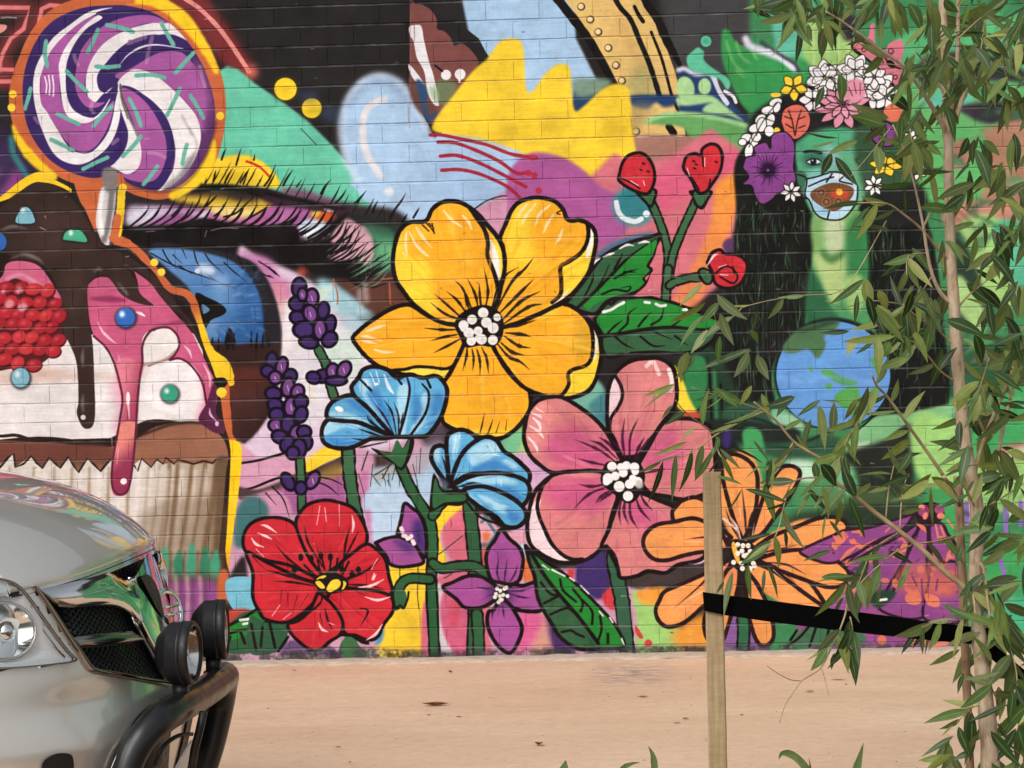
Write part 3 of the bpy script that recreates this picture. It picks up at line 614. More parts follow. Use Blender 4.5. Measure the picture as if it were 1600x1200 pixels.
for x, y in ((241, 410), (252, 425)): O((250, 210, 50), x, y, 6.2)
F((40, 34, 36), P('345,940 370,880 385,880 385,1000 340,1000'), 4); F((206, 98, 52), P('342,895 357,895 355,945 340,945'), 2)
F((110, 190, 216), T09('1420,20 1570,10 1600,100 1600,200 1480,220 1420,140'), 1); F((200, 60, 50), T09('1420,220 1500,205 1560,215 1600,300 1430,290'), 2)

rg = np.random.default_rng(3)
def streaks(p, c, cols, n, w=(1.5, 5), op=.32, seed=1, inner=.25):
    """dry brush marks running out from the point c, kept inside the outline p"""
    r = np.random.default_rng(seed); q = np.array(p); CL = CLIP[0]; clip(p)
    for k in range(n):
        t = q[r.integers(len(q))]+r.normal(0, 6, 2); a, b = sorted(r.uniform(inner, 1.0, 2)); b = min(1, a+min(.5, b-a+.12)); m_ = (a+b)/2
        pt = lambda u: (c[0]+(t[0]-c[0])*u, c[1]+(t[1]-c[1])*u); j = r.normal(0, 2, 2)
        S(cols[k % len(cols)], [pt(a), (pt(m_)[0]+j[0], pt(m_)[1]+j[1]), pt(b)], r.uniform(*w), r.choice([0, 1, 2.5]), op=op*r.uniform(.4, 1), taper=(.3, .1), rough=.3)
    CLIP[0] = CL
# --- colour fields behind the flowers -------------------------------------------------
F((204, 150, 180), P('600,860 720,860 720,900 1000,880 1060,1060 600,1060'), 6, False)
F((110, 178, 158), P('820,640 930,590 960,700 900,720 840,690'), 4); F((60, 128, 136), T86('480,130 560,60 600,60 590,260 500,180'), 5)
F((150, 204, 110), T86('0,330 80,260 110,440 40,520 0,480'), 5); F((110, 190, 140), T46('1520,370 1600,310 1660,300 1640,420 1570,430'), 3)
F((210, 160, 200), T86('0,480 110,440 280,560 120,700 120,900 0,1000'), 6)
F((180, 208, 236), A7('-40,-80 480,-80 520,300 300,360 180,400 -40,400'), 4); F((196, 206, 228), A7('170,620 300,640 300,880 190,880'), 3)
S((206, 130, 180), P('575,800 577,840 585,870'), 10, 4)
F((246, 206, 34), A7('560,40 900,20 900,120 720,230 660,380 720,560 700,620 600,620 610,300 600,160'), 1.5)
F((246, 206, 34), P('605,890 668,880 672,940 682,1000 694,1045 590,1045 604,960'), 2); F((220, 178, 40), P('625,960 650,940 670,980 640,1000'), 10, op=.4); S((226, 170, 120), P('590,985 588,1010 585,1030'), 10, 6)
F((216, 102, 126), A7('780,160 920,110 1040,560 1160,720 1130,1200 1120,1700 560,1700 480,1200 540,900 640,760 780,660 730,500 680,360 720,230'), 2)
F((208, 84, 130), P('694,930 740,930 745,1040 700,1040 688,980'), 8, op=.6); F((214, 64, 84), P('700,945 716,940 716,975 706,980'), 5, op=.6)
F((206, 196, 206), A7('610,830 690,860 660,1060 700,1300 860,1650 700,1700 590,1300'), 3)
F((226, 158, 180), A7('1040,140 1280,300 1500,320 1540,480 1440,520 1340,400 1250,300 1130,470 1050,500'), 3); F((180, 206, 230), A7('1420,470 1500,430 1500,640 1470,640'), 3)
strokes((84, 120, 140), '1060,220 1180,140 | 1090,170 1200,330 | 1110,460 1230,300', 5, A7, soft=1); O((226, 116, 60), 760, 838, 6, 8, soft=2); O((110, 100, 100), 758, 852, 7, 5, soft=3)
F((220, 90, 70), A7('1060,500 1140,490 1120,660 1080,640'), 4); F((226, 112, 60), A7('1460,600 1530,560 1600,780 1460,770'), 4)
strokes((60, 60, 66), '620,545 690,500 880,350 | 700,760 770,720', 1.8, A7); strokes((40, 30, 30), '450,650 445,900 460,1060 | 275,560 275,840', 1.3, A7)
S((150, 50, 70), A7('760,180 770,230 765,280'), 2, taper=(.2, .2))
F((66, 44, 112), T86('430,1080 520,1050 600,1060 640,1200 660,1300 540,1330 400,1240'), 4); F((64, 44, 112), T89('430,0 620,-20 600,80 560,140 500,130'), 4)
F((216, 56, 66), T89('560,130 620,60 660,60 650,200 600,200'), 3); F((216, 50, 64), T86('350,1160 390,1160 380,1220 350,1220'), 2)
F((74, 44, 104), P('850,965 880,985 900,1020 870,1028 858,1000'), 6); F((214, 150, 130), T89('90,260 200,240 230,380 240,500 120,500'), 8); F((220, 90, 150), T89('40,230 190,250 140,400 60,500 20,480'), 8)
F((150, 202, 106), T89('755,90 900,140 920,300 1050,330 1070,500 800,500 780,260'), 4); F((238, 150, 46), T89('790,90 960,70 960,130 880,180 800,160'), 5)
F((240, 154, 46), T89('1000,360 1180,240 1330,280 1300,480 1080,480'), 12); F((216, 60, 66), T89('775,310 820,380 800,390 770,350')); O((216, 60, 66), 1013, 1005, 6); F((236, 116, 160), T86('850,960 960,930 940,880 830,900'), 10, op=.4)
F((64, 54, 52), T89('560,0 640,10 780,-40 860,-40 980,-60 1200,-140 1200,0 1060,60 900,50 780,80'), 3)
F((228, 168, 206), A6('340,340 610,280 610,360 480,380'), 1)
# purple ground right of the daisy
F((150, 72, 140), P('1290,850 1330,828 1420,822 1490,850 1500,1030 1290,1030 1240,940'), 4)
F((140, 90, 160), P('1130,960 1180,960 1200,1020 1120,1025'), 3)
F((110, 66, 110), A7('0,0 1,0 1,1'), 0)

# --- right half: foliage and portrait --------------------------------------------------
for c, s in (((90, 190, 160), '1205,-40 1270,-40 1265,60 1240,120 1215,90'), ((150, 196, 106), '1262,30 1330,20 1342,80 1330,120 1260,110'), ((50, 44, 56), '1312,20 1345,30 1335,60 1318,60'),
             ((48, 150, 76), '1170,100 1260,95 1262,170 1200,190 1170,170'), ((80, 176, 110), '1400,60 1600,20 1600,120 1440,150'), ((52, 50, 56), '1440,95 1520,80 1600,110 1600,145 1500,140 1440,130'), ((94, 172, 96), '1420,140 1600,130 1600,200 1440,190'),
             ((90, 190, 160), '1440,150 1500,140 1520,160 1450,168'), ((54, 50, 58), '1500,165 1600,160 1600,195 1530,190'), ((172, 122, 96), '1540,200 1640,200 1640,360 1560,330 1490,260'), ((88, 178, 96), '1430,200 1530,200 1540,290 1500,320 1430,300'), ((176, 118, 98), '1490,225 1510,220 1512,260 1490,262'),
             ((196, 130, 110), '1490,318 1640,320 1640,370 1490,360'), ((150, 196, 110), '1500,350 1560,340 1600,420 1590,480 1510,440'), ((80, 182, 140), '1550,360 1600,350 1640,440 1600,470'), ((40, 60, 46), '1490,370 1510,380 1540,480 1500,500'), ((160, 200, 120), '1500,430 1540,490 1530,520 1490,470'),
             ((40, 90, 60), '1490,540 1700,560 1700,640 1480,620'), ((58, 164, 90), '1470,630 1700,600 1700,720 1480,720'), ((150, 200, 110), '1430,650 1500,660 1520,740 1460,760 1430,720'), ((176, 120, 100), '1560,700 1640,690 1640,730 1560,730'), ((200, 206, 170), '1560,720 1590,700 1640,695 1600,712'),
             ((142, 194, 104), '1510,730 1700,720 1700,800 1510,790'), ((56, 160, 84), '1450,760 1500,760 1500,860 1460,850'), ((56, 156, 84), '1530,870 1700,850 1700,1060 1520,1060'), ((60, 176, 126), '1545,950 1600,930 1620,980 1570,1000')):
    F(c, P(s), 5)
strokes((188, 216, 130), '1270,40 1272,100 | 1290,40 1294,90 | 1310,60 1312,105 | 1325,70 1325,100', 4, soft=3, op=.7)
strokes((140, 100, 190), '1510,785 1512,825 | 1522,785 1522,840 | 1570,790 1572,830 | 1595,785 1595,820 | 1560,860 1570,900', 7, soft=1); strokes((220, 210, 230), '1516,785 1517,830 | 1580,785 1578,815', 4, soft=1)
S((210, 210, 226), P('1165,60 1172,72 1200,82 1225,92 1242,106'), 11, 4); S((60, 62, 78), P('1190,66 1215,84 1240,98 1248,110'), 6, 2); S((214, 218, 230), P('1200,78 1222,94 1240,108'), 5, 2)
F((24, 22, 22), T120('500,170 540,180 520,300 620,380 700,450 760,540 800,560 815,560 700,420 560,310'), 1)
F((212, 112, 130), T120('535,180 550,240 525,285 600,345 690,420 760,490 810,548 832,520 840,450 832,380 850,310 830,250 760,270 730,320 690,310 670,260 665,150 640,160 630,220 590,270 560,240')); F((208, 108, 124), T120('880,420 950,410 960,440 900,460'))
for x, y, r in ((600, 310, 13), (705, 388, 15), (795, 482, 13), (768, 320, 16)): O((60, 30, 36), 1200+x/4, y/4, r/4+.9); O((212, 112, 130), 1200+x/4, y/4, r/4-.8)
strokes(BLK, '530,180 550,240 525,290 | 690,310 720,340 760,400 830,430', 2.5, T120); O(BLK, 1392, 100, 8, 5, rot=40); O(BLK, 1349, 60, 6, 4)
for k in range(150):
    x, y = rg.uniform(1400, 1640), rg.uniform(-20, 1000); c = ((40, 104, 64), (96, 176, 104), (34, 84, 56), (130, 190, 120), (70, 150, 96), (50, 46, 54), (150, 110, 96))[k % 7]; a = rg.uniform(-.9, .9); l = rg.uniform(14, 60)
    S(c, [(x, y), (x+l*.5*math.cos(a), y+l*.5*math.sin(a)-4), (x+l*math.cos(a), y+l*math.sin(a))], rg.uniform(4, 20), 4, op=rg.uniform(.3, .75), taper=(.2, .1))
for k in range(170):                              # the green field runs on past the tree in big loose leaves
    x, y = rg.uniform(1640, 2600), rg.uniform(-150, 1000); c = ((40, 104, 64), (96, 176, 104), (34, 84, 56), (130, 190, 120), (84, 178, 140), (50, 46, 54), (150, 110, 96), (120, 80, 150))[k % 8]; a = rg.uniform(-1.2, 1.2); l = rg.uniform(50, 190); w_ = rg.uniform(12, 46)
    ca, sa = math.cos(a), math.sin(a); F(c, [(x, y), (x+l*.4*ca-w_*sa, y+l*.4*sa+w_*ca), (x+l*ca, y+l*sa), (x+l*.45*ca+w_*sa, y+l*.45*sa-w_*ca)], 2, op=.85); S((26, 60, 40), [(x, y), (x+l*.9*ca, y+l*.9*sa)], 3, 1, op=.6, taper=(1, .1))
# hair
HAIR = (22, 24, 22)
F(HAIR, P('1150,250 1200,200 1262,200 1262,300 1272,360 1268,420 1262,470 1255,520 1225,540 1206,580 1210,640 1180,660 1150,650 1090,650 1075,600 1120,500 1142,420 1150,330'), 3)
F(HAIR, P('1330,300 1390,280 1440,325 1462,400 1474,500 1484,600 1476,650 1462,640 1450,665 1436,640 1410,690 1350,640 1390,560 1370,520 1352,480 1356,400 1345,340'), 3)
F((34, 60, 42), P('1060,560 1110,540 1160,640 1130,690 1070,660'), 6)
for k in range(420):
    x = rg.uniform(1145, 1262) if k < 230 else rg.uniform(1350, 1490); y = rg.uniform(310, 640); l = rg.uniform(6, 46)
    S(((60, 120, 80), (110, 150, 96), (40, 84, 60), (90, 96, 92))[k % 4], [(x, y), (x+rg.uniform(-3, 3), y+l*.5), (x+rg.uniform(-6, 6), y+l)], rg.uniform(.8, 2.2), 0, op=rg.uniform(.3, .8), taper=(.1, .1))
strokes((50, 130, 80), '1080,560 1086,640 | 1096,560 1100,660 | 1116,580 1120,660 | 1070,600 1075,650', 5, soft=2); strokes((20, 22, 20), '1090,560 1092,660 | 1108,570 1112,660 | 1126,600 1130,670', 4)
for k in range(16):
    x = rg.uniform(1125, 1262); S((130, 160, 140), [(x, 430), (x+1, 560)], .9, 0, op=.25)
# face, neck, chest
G((70, 160, 118), (96, 176, 130), P('1242,240 1246,215 1262,200 1300,194 1350,200 1372,230 1372,270 1350,310 1330,340 1300,344 1272,335 1254,300'), (1250, 220), (1340, 300), 3)
F((70, 172, 120), P('1262,205 1300,200 1330,210 1300,230 1265,235'), 8); F((140, 186, 190), P('1280,236 1300,226 1312,250 1300,268 1285,262'), 7, op=.8); F((40, 96, 76), P('1256,242 1285,238 1292,254 1280,264 1260,262'), 7, op=.8)
F((120, 196, 180), P('1258,268 1280,262 1282,276 1264,280'), 5); F((54, 110, 80), T120('170,1070 240,1090 220,1200 200,1180'), 3)
F((226, 234, 230), A4('745,330 770,305 810,295 850,310 875,325 830,345 780,345')); O((26, 30, 40), 1271, 252.5, 5, 5.2); O((210, 220, 220), 1269.5, 250.5, 1.3); S((24, 34, 34), A4('720,230 800,225 880,240'), 5, 1); S((24, 30, 30), A4('740,320 790,296 850,300 880,322'), 2.2); S((20, 40, 34), A4('745,335 800,355 860,345'), 2)
F((26, 34, 32), P('1338,246 1358,250 1350,258 1338,254'), 2); F((226, 234, 230), P('1340,251 1350,249 1352,255'), 1)
G((120, 170, 96), (70, 150, 90), P('1272,335 1345,330 1352,400 1356,440 1362,500 1350,520 1300,500 1262,520 1266,460 1270,400'), (1300, 360), (1345, 400), 4)
F((190, 206, 160), P('1290,345 1318,345 1320,390 1305,398 1292,390'), 8); F((168, 196, 120), P('1272,395 1300,404 1340,390 1345,420 1310,470 1296,470 1280,430'), 6); F((70, 120, 60), P('1285,388 1298,400 1318,390 1320,400 1298,412 1284,400'), 5, op=.9)
F((50, 130, 70), P('1325,350 1350,340 1356,440 1330,460 1322,400'), 7); F((40, 100, 64), P('1264,420 1280,440 1298,480 1310,500 1262,515'), 5); F((150, 196, 110), P('1318,440 1345,430 1352,470 1330,490'), 6)
# mask
F((176, 214, 236), A4('745,495 850,460 980,430 1080,440 1180,510 1230,560 1225,640 1200,720 1120,830 1030,880 900,860 820,820 770,720 725,640')); F((222, 224, 236), A4('960,440 1080,445 1090,500 980,480'), 3); F((150, 196, 226), A4('800,720 950,790 900,850 830,800'), 3)
F((120, 76, 46), A4('780,620 850,570 960,530 1060,530 1180,570 1190,640 1130,720 1040,790 960,790 860,740 790,680'), 1); F((206, 62, 40), A4('960,640 1040,590 1140,620 1120,680 1030,680'), 2); O((252, 190, 40), 1311.5, 300, 5.2)
for x, y in ((930, 710), (1045, 710), (880, 620)): O((150, 104, 70), 1140+x/K6, 200+y/K6, 7.5); O((96, 56, 34), 1140+x/K6, 200+y/K6, 5.6); O((150, 104, 70), 1140+x/K6, 200+y/K6, 3.2)
strokes(BLK, '640,440 740,490 725,640 770,700 820,810 900,870 1030,885 1120,850 1210,730 1232,620 1230,560 | 740,490 850,465 980,425 1090,440 1190,520 | 640,650 740,680 | 760,560 900,500 1000,470 | 985,440 930,520 | 1090,470 1060,510 1180,540 | 960,800 940,870', 2.4, A4)
# globe
O((24, 30, 30), 1302, 584, 93, 88, soft=2); O((92, 152, 222), 1302, 586, 89, 84)
F((70, 112, 72), P('1222,545 1240,520 1270,506 1310,502 1305,515 1288,525 1290,540 1278,560 1262,545 1240,552'), 2); F((44, 70, 50), P('1240,520 1290,502 1310,503 1270,516'), 4)
for s in ('1282,580 1298,578 1310,586 1330,592 1340,600 1320,602 1300,594', '1304,620 1318,608 1340,606 1342,636 1325,640 1308,630', '1360,610 1370,605 1372,620 1362,626', '1262,575 1268,574 1270,582', '1328,645 1338,645 1335,655', '1360,560 1380,570 1376,590', '1290,602 1300,600 1296,610'): F((74, 160, 70), P(s), 1.5)
S((120, 170, 236), P('1220,590 1260,596 1300,590 1380,600'), 8, 6, op=.5)
# arms, hands, torso
F((44, 84, 60), P('1130,640 1210,630 1240,680 1300,680 1330,700 1320,740 1230,720 1150,690'), 4); F((110, 186, 140), P('1205,640 1225,640 1250,660 1240,672 1210,664'), 4); F((160, 206, 176), P('1210,650 1240,650 1260,670 1230,672'), 4, op=.7)
S((26, 50, 40), P('1160,650 1200,660 1250,690 1300,672 1340,665'), 5, 1); strokes((30, 70, 50), '1130,660 1180,690 1230,700 | 1140,680 1190,710', 5, soft=2)
F((120, 186, 126), P('1320,690 1345,668 1370,650 1420,645 1485,632 1485,650 1420,662 1380,690 1340,715 1310,708'), 3); S((20, 34, 26), P('1325,684 1350,664 1376,645 1430,640'), 3, 1); F((180, 214, 180), P('1335,695 1360,690 1340,705'), 3)
F((36, 40, 34), P('1310,715 1360,695 1420,680 1430,720 1420,800 1400,830 1340,840 1330,760'), 6); F((74, 140, 84), P('1260,720 1330,725 1340,790 1300,830 1250,800'), 6); F((180, 220, 190), P('1228,720 1272,722 1275,750 1250,750'), 6); F((60, 84, 50), P('1330,770 1420,770 1440,830 1330,835'), 8); F((34, 48, 38), P('1250,800 1440,790 1440,830 1250,835'), 8, op=.8)
F((100, 180, 130), P('1300,730 1330,735 1335,770 1315,770'), 6); F((150, 206, 110), P('1425,650 1480,655 1500,720 1480,760 1432,740'), 6)
for k in range(24):
    x = rg.uniform(1300, 1420); y = rg.uniform(720, 820); S(((50, 90, 60), (30, 44, 36), (96, 140, 80))[k % 3], [(x, y), (x+rg.uniform(6, 24), y+rg.uniform(-10, 10))], 3, 2, op=.5)
# strip behind the stake, green and dark
F((30, 40, 36), P('1110,655 1240,668 1235,690 1150,690 1120,680'), 4); F((60, 40, 110), P('1131,672 1142,676 1140,698 1130,696'), 2); F((60, 160, 90), P('1160,675 1190,676 1195,745 1175,740'), 3); F((170, 210, 60), P('1165,715 1178,722 1172,742 1162,735'), 3); F((60, 150, 90), P('1182,735 1202,740 1205,790 1185,780'), 3); F((26, 30, 30), P('1200,720 1214,760 1205,800 1190,810 1195,770'), 3)
F((246, 212, 40), P('1052,572 1064,588 1088,640 1070,645 1050,620'), 2); F((40, 130, 70), P('1075,560 1100,560 1105,600 1090,640 1070,600'), 3); F((200, 70, 50), P('1060,645 1092,644 1090,656 1064,655'), 3)
# --- crown of flowers -------------------------------------------------------------------
def petals(col, cx, cy, n, r, w, a0=0, ink=INK, lw=1.6, k=.55, sq=1.0):
    for i in range(n):
        a = math.radians(a0+360*i/n); c, s = math.cos(a), math.sin(a)*sq; c2, s2 = -math.sin(a), math.cos(a)*sq
        p = [(cx+c*r*t+c2*w*v, cy+s*r*t+s2*w*v) for t, v in ((.12, .12), (k, 1), (1, 0), (k, -1), (.12, -.12))]
        F(col, p); SC(ink, p, lw)
F((30, 30, 32), P('1170,190 1220,150 1300,120 1380,140 1400,230 1330,200 1262,210 1180,270'), 5)
F((50, 84, 54), P('1340,200 1420,190 1430,330 1370,340 1340,260'), 6); F((30, 32, 32), P('1372,300 1440,290 1440,345 1350,345'), 5)
for x, y, r, a in ((1288, 122, 30, 10), (1336, 112, 30, 40), (1372, 140, 32, 5)):
    petals((234, 233, 232), x, y, 7, r, r*.3, a, lw=1.2); petals((234, 233, 232), x, y-2, 6, r*.7, r*.24, a+25, lw=1.2); strokes((40, 40, 44), '%d,%d %d,%d | %d,%d %d,%d' % (x-4, y-2, x-12, y-12, x+3, y, x+10, y-8), 2.2, taper=(.3, .2))
for x, y, r, a in ((1270, 156, 22, 0), (1300, 146, 24, 20), (1352, 138, 24, 50), (1384, 152, 22, 10), (1366, 120, 20, 30)): petals((236, 234, 234), x, y, 6, r, r*.32, a, lw=1.5)
for k in range(34):
    x, y = rg.uniform(1262, 1392), rg.uniform(100, 165); a = rg.uniform(0, 6.28); S((34, 32, 34), [(x, y), (x+7*math.cos(a), y+7*math.sin(a))], 2.0, taper=(.3, .1))
strokes((44, 40, 44), '1270,140 1290,150 | 1300,120 1306,140 1300,156 | 1290,106 1296,100 1310,112 | 1330,110 1340,124 | 1350,104 1346,120 | 1360,150 1372,142 | 1350,145 1370,150 | 1352,152 1380,156 | 1286,126 1296,120 1308,124', 2.6, taper=(.3, .2))
petals((220, 138, 160), 1318, 168, 11, 46, 8, 8, k=.6, sq=.74); petals((226, 150, 170), 1316, 162, 8, 30, 6, 30, sq=.8); strokes((120, 50, 80), '1318,168 1300,150 | 1318,168 1336,148 | 1318,168 1340,160 | 1318,168 1296,164 | 1330,130 1334,150 | 1340,128 1340,150 | 1348,136 1346,156', 1.6)
F((224, 140, 162), P('1322,130 1345,124 1352,150 1334,160 1320,150'), 2); strokes((90, 40, 60), '1326,136 1332,150 | 1334,128 1338,146 | 1344,130 1344,148', 1.3)
for x, y, w, h, a in ((1212, 160, 10, 6, -20), (1200, 172, 10, 6, -10), (1188, 186, 9, 6, -40), (1204, 188, 6, 10, 20), (1180, 200, 10, 6, -20), (1190, 195, 7, 11, 10), (1166, 215, 8, 6, -20), (1178, 222, 6, 9, -10), (1170, 236, 6, 11, 10), (1202, 205, 7, 8, 0), (1160, 222, 6, 5, 0), (1214, 168, 5, 8, 20), (1182, 214, 7, 7, 0)):
    O(BLK, x, y, w+1.3, h+1.3, a); O((234, 234, 232), x, y, w, h, a)
strokes((50, 50, 50), '1215,160 1195,185 1170,230 | 1195,185 1210,190 | 1186,200 1182,212', 1.4)
for cx, cy, n, r, w, a in ((1240, 136, 5, 22, 7, -58),): petals((246, 206, 40), cx, cy, n, r, w, a, ink=(60, 50, 20))
O((246, 206, 40), 1212, 148, 8, 4, 0); O((246, 206, 40), 1214, 204, 5, 5)
F((222, 102, 84), P('1220,190 1224,172 1240,163 1256,166 1266,182 1264,200 1252,214 1240,218 1228,210')); SC(INK, P('1220,190 1224,172 1240,163 1256,166 1266,182 1264,200 1252,214 1240,218 1228,210'), 2); strokes((60, 24, 26), '1232,172 1238,190 1242,212 | 1252,172 1246,190 1243,210 | 1226,182 1238,186 | 1258,182 1248,186 | 1228,194 1238,200 | 1258,196 1248,200', 2)
VIO = (136, 62, 142)
F(VIO, P('1160,262 1166,246 1180,242 1178,230 1196,222 1204,232 1206,212 1226,206 1240,220 1242,240 1240,262 1244,280 1236,296 1216,302 1206,312 1192,316 1180,306 1174,290 1160,288 1170,276')); SC(INK, P('1160,262 1166,246 1180,242 1178,230 1196,222 1204,232 1206,212 1226,206 1240,220 1242,240 1240,262 1244,280 1236,296 1216,302 1206,312 1192,316 1180,306 1174,290 1160,288 1170,276'), 2)
F(VIO, P('1180,290 1210,296 1208,308 1192,318 1182,308'))
for i in range(26):
    a = i/26*6.283; r = rg.uniform(16, 30); S((40, 18, 50), [(1200+4*math.cos(a), 266+4*math.sin(a)), (1200+r*math.cos(a), 266+r*math.sin(a))], 3.2, taper=(1, .05))
for i in range(30):
    a = i/30*6.283+.1; r = rg.uniform(28, 40); S((70, 30, 80), [(1200+(r-9)*math.cos(a), 264+(r-9)*math.sin(a)), (1200+r*math.cos(a), 264+r*math.sin(a))], 1.3, taper=(.3, .3))
petals((236, 236, 234), 1236, 300, 7, 17, 4, 20); petals((236, 236, 234), 1366, 290, 7, 17, 4, 5)
F(VIO, P('1362,200 1384,190 1400,205 1396,226 1376,228 1362,216')); SC(INK, P('1362,200 1384,190 1400,205 1396,226 1376,228 1362,216'), 2); F((226, 110, 80), P('1382,170 1400,160 1412,180 1400,190 1384,186'))
petals((246, 204, 36), 1384, 258, 6, 26, 8, 10, ink=(60, 50, 20), sq=.7); petals((240, 240, 238), 1424, 240, 6, 16, 5, 10); petals((240, 240, 238), 1434, 268, 5, 14, 4, 30); petals((240, 240, 238), 1424, 216, 5, 13, 4, 0)

# --- red buds, stems, leaves ------------------------------------------------------------------
GD, GL = (48, 96, 60), (30, 136, 44)
def stem(s, w=17, c=(56, 104, 66), T=None):
    p = T(s) if T else P(s); S(INK, p, w+6.5); S(c, p, w)
stem('1006,300 1018,318 1030,345 1040,375 1044,400 1042,430', 9); stem('1092,304 1080,330 1066,360 1052,396 1046,430', 9); stem('1040,470 1042,440 1044,420', 10); stem('1112,432 1080,434 1056,440 1046,446', 9)
F(INK, T83('760,-20 900,-20 895,60 870,100 830,70')); F((56, 104, 66), T83('790,-10 885,-10 880,50 865,80 835,50'))
F(INK, T83('1110,-10 1250,-10 1230,50 1190,110 1140,80 1130,40')); F((56, 104, 66), T83('1140,0 1230,0 1215,40 1185,85 1155,70'))
RD = (214, 40, 52)
def blob(col, s, T, w=5, ink=INK):
    p = T(s); F(col, p); c_ = np.mean(p, 0); streaks(p, c_, [tuple(min(255, v*1.35+8) for v in col), tuple(v*.7 for v in col)], 26, (1.5, 6), .35, len(s), 0.0); SC(ink, p, w)
blob(RD, '670,1090 690,1020 730,970 800,955 850,985 885,1050 890,1130 860,1200 820,1210 740,1180 670,1130', T80); blob(RD, '1070,1040 1090,980 1140,960 1180,970 1190,930 1240,900 1290,915 1315,980 1300,1070 1250,1150 1210,1200 1160,1200 1120,1120 1080,1070', T80)
strokes(INK, '670,1110 740,1140 800,1180 | 1190,975 1195,1040 | 1120,1110 1150,1150 1170,1190 | 1230,1170 1240,1120', 2.6, T80); strokes((248, 226, 226), '740,1130 790,1160 | 820,1130 830,1160 | 1205,985 1205,1040 | 1095,1050 1110,1100', 4, T80, soft=1, taper=(.3, .3))
for x, y in ((815, 1020), (800, 1060), (845, 1070), (1130, 1005), (1145, 1025), (1135, 1050), (1270, 1010)): S(INK, [(800+x/4, y/4), (803+x/4, y/4+1)], 2.6)
F(INK, T83('1160,490 1200,470 1260,510 1250,570 1210,580 1170,540')); F((56, 104, 66), T83('1175,500 1205,485 1245,515 1240,560 1210,565'))
blob(RD, '1220,440 1250,380 1300,360 1330,385 1390,390 1440,410 1470,460 1450,540 1400,590 1330,600 1270,570 1250,500', T83); strokes(INK, '1270,510 1330,465 1380,480 1410,530 1380,570 1300,530 | 1380,470 1390,510', 3, T83); strokes((246, 210, 214), '1220,460 1260,400 1290,385 | 1290,470 1340,455 | 1300,515 1350,520', 4, T83, soft=1, taper=(.3, .3))
# two big serrated leaves
F((58, 104, 140), T83('520,400 620,320 760,270 900,250 800,320 600,420'), 6)
LA = '330,700 400,620 470,530 520,460 560,410 600,380 650,350 700,330 750,310 800,295 860,280 930,265 900,330 880,400 850,460 870,490 820,530 830,570 780,600 740,640 600,680 520,760 420,740'
blob(GD, LA, T83, 5.5); F(GL, T83('450,690 560,590 660,470 760,380 900,300 880,390 840,460 860,490 815,540 825,570 760,620 640,650 520,700 480,740')); S(INK, T83('400,730 500,640 620,520 740,400 900,290'), 5, taper=(1, .3))
strokes(INK, '560,640 640,610 720,620 740,590 680,600 | 640,540 720,500 790,480 | 700,500 780,500 | 520,620 560,560 610,450 | 450,660 500,560 510,500 | 640,480 680,410 690,380 | 760,640 830,580 870,500', 3.4, T83, taper=(1, .2)); strokes(WHT, '490,480 515,440 550,415 | 570,405 610,390 640,380 | 670,355 720,330 760,335 | 790,320 830,310 860,315', 4, T83, taper=(.4, .4))
blob(GD, '520,790 560,730 600,690 620,700 660,670 700,660 750,660 800,665 870,660 940,680 1000,690 1080,720 1150,740 1220,780 1300,800 1280,880 1240,940 1160,990 1040,1010 900,1000 740,1010 600,1030 560,960 560,880', T83, 5.5)
F(GL, T83('530,790 600,740 680,700 760,670 860,670 960,690 1060,720 1180,770 1280,810 1200,850 1000,850 800,860 600,880 560,860')); S(INK, T83('570,900 680,885 820,860 1000,845 1200,860 1280,840'), 6, taper=(1, .4))
strokes(INK, '600,880 640,840 690,800 | 670,870 720,820 730,760 780,720 | 790,840 830,790 870,750 | 870,830 930,790 950,720 | 640,900 700,950 760,980 | 800,900 880,960 960,960 | 900,880 1000,920 | 1000,840 1080,780 | 1020,900 1100,960', 3.6, T83, taper=(1, .2)); strokes(WHT, '570,750 620,735 660,710 700,690 | 830,688 860,692 | 900,700 930,712 960,708 | 1070,735 1090,735', 4.5, T83)

# --- the big yellow flower -------------------------------------------------------------------------
OR, YL = (252, 172, 22), (250, 212, 40)
g = lambda s: T43(s)
P1 = '1290,830 1180,820 1080,775 980,695 920,620 875,550 855,440 868,330 900,240 960,190 1060,180 1100,110 1150,70 1210,56 1290,70 1380,130 1440,200 1500,270 1542,350 1560,440 1552,540 1530,640 1500,720 1440,780'
P2 = '1420,800 1500,700 1530,600 1555,470 1545,350 1525,290 1560,200 1600,110 1650,60 1730,36 1800,38 1870,60 1920,110 1942,165 1980,180 2020,175 2080,200 2115,240 2125,300 2110,400 2080,500 2020,590 1950,660 1870,710 1750,770 1600,830 1480,850'
P3 = '1440,870 1600,820 1750,770 1880,710 1930,700 2000,730 2070,790 2120,850 2150,920 2158,1020 2145,1100 2120,1180 2080,1240 2010,1275 1930,1290 1850,1285 1760,1260 1690,1230 1630,1180 1560,1090 1500,1000'
P4 = '1290,960 1260,1040 1220,1105 1175,1180 1150,1300 1160,1400 1180,1450 1260,1490 1400,1530 1520,1540 1600,1500 1660,1440 1710,1360 1715,1270 1690,1220 1620,1170 1560,1100 1500,1000 1440,930'
P5 = '1340,860 1290,835 1180,820 1070,770 980,712 930,705 870,720 790,760 700,820 640,870 605,912 630,960 690,1030 770,1090 880,1130 940,1145 1050,1180 1150,1195 1200,1150 1260,1040 1300,950'
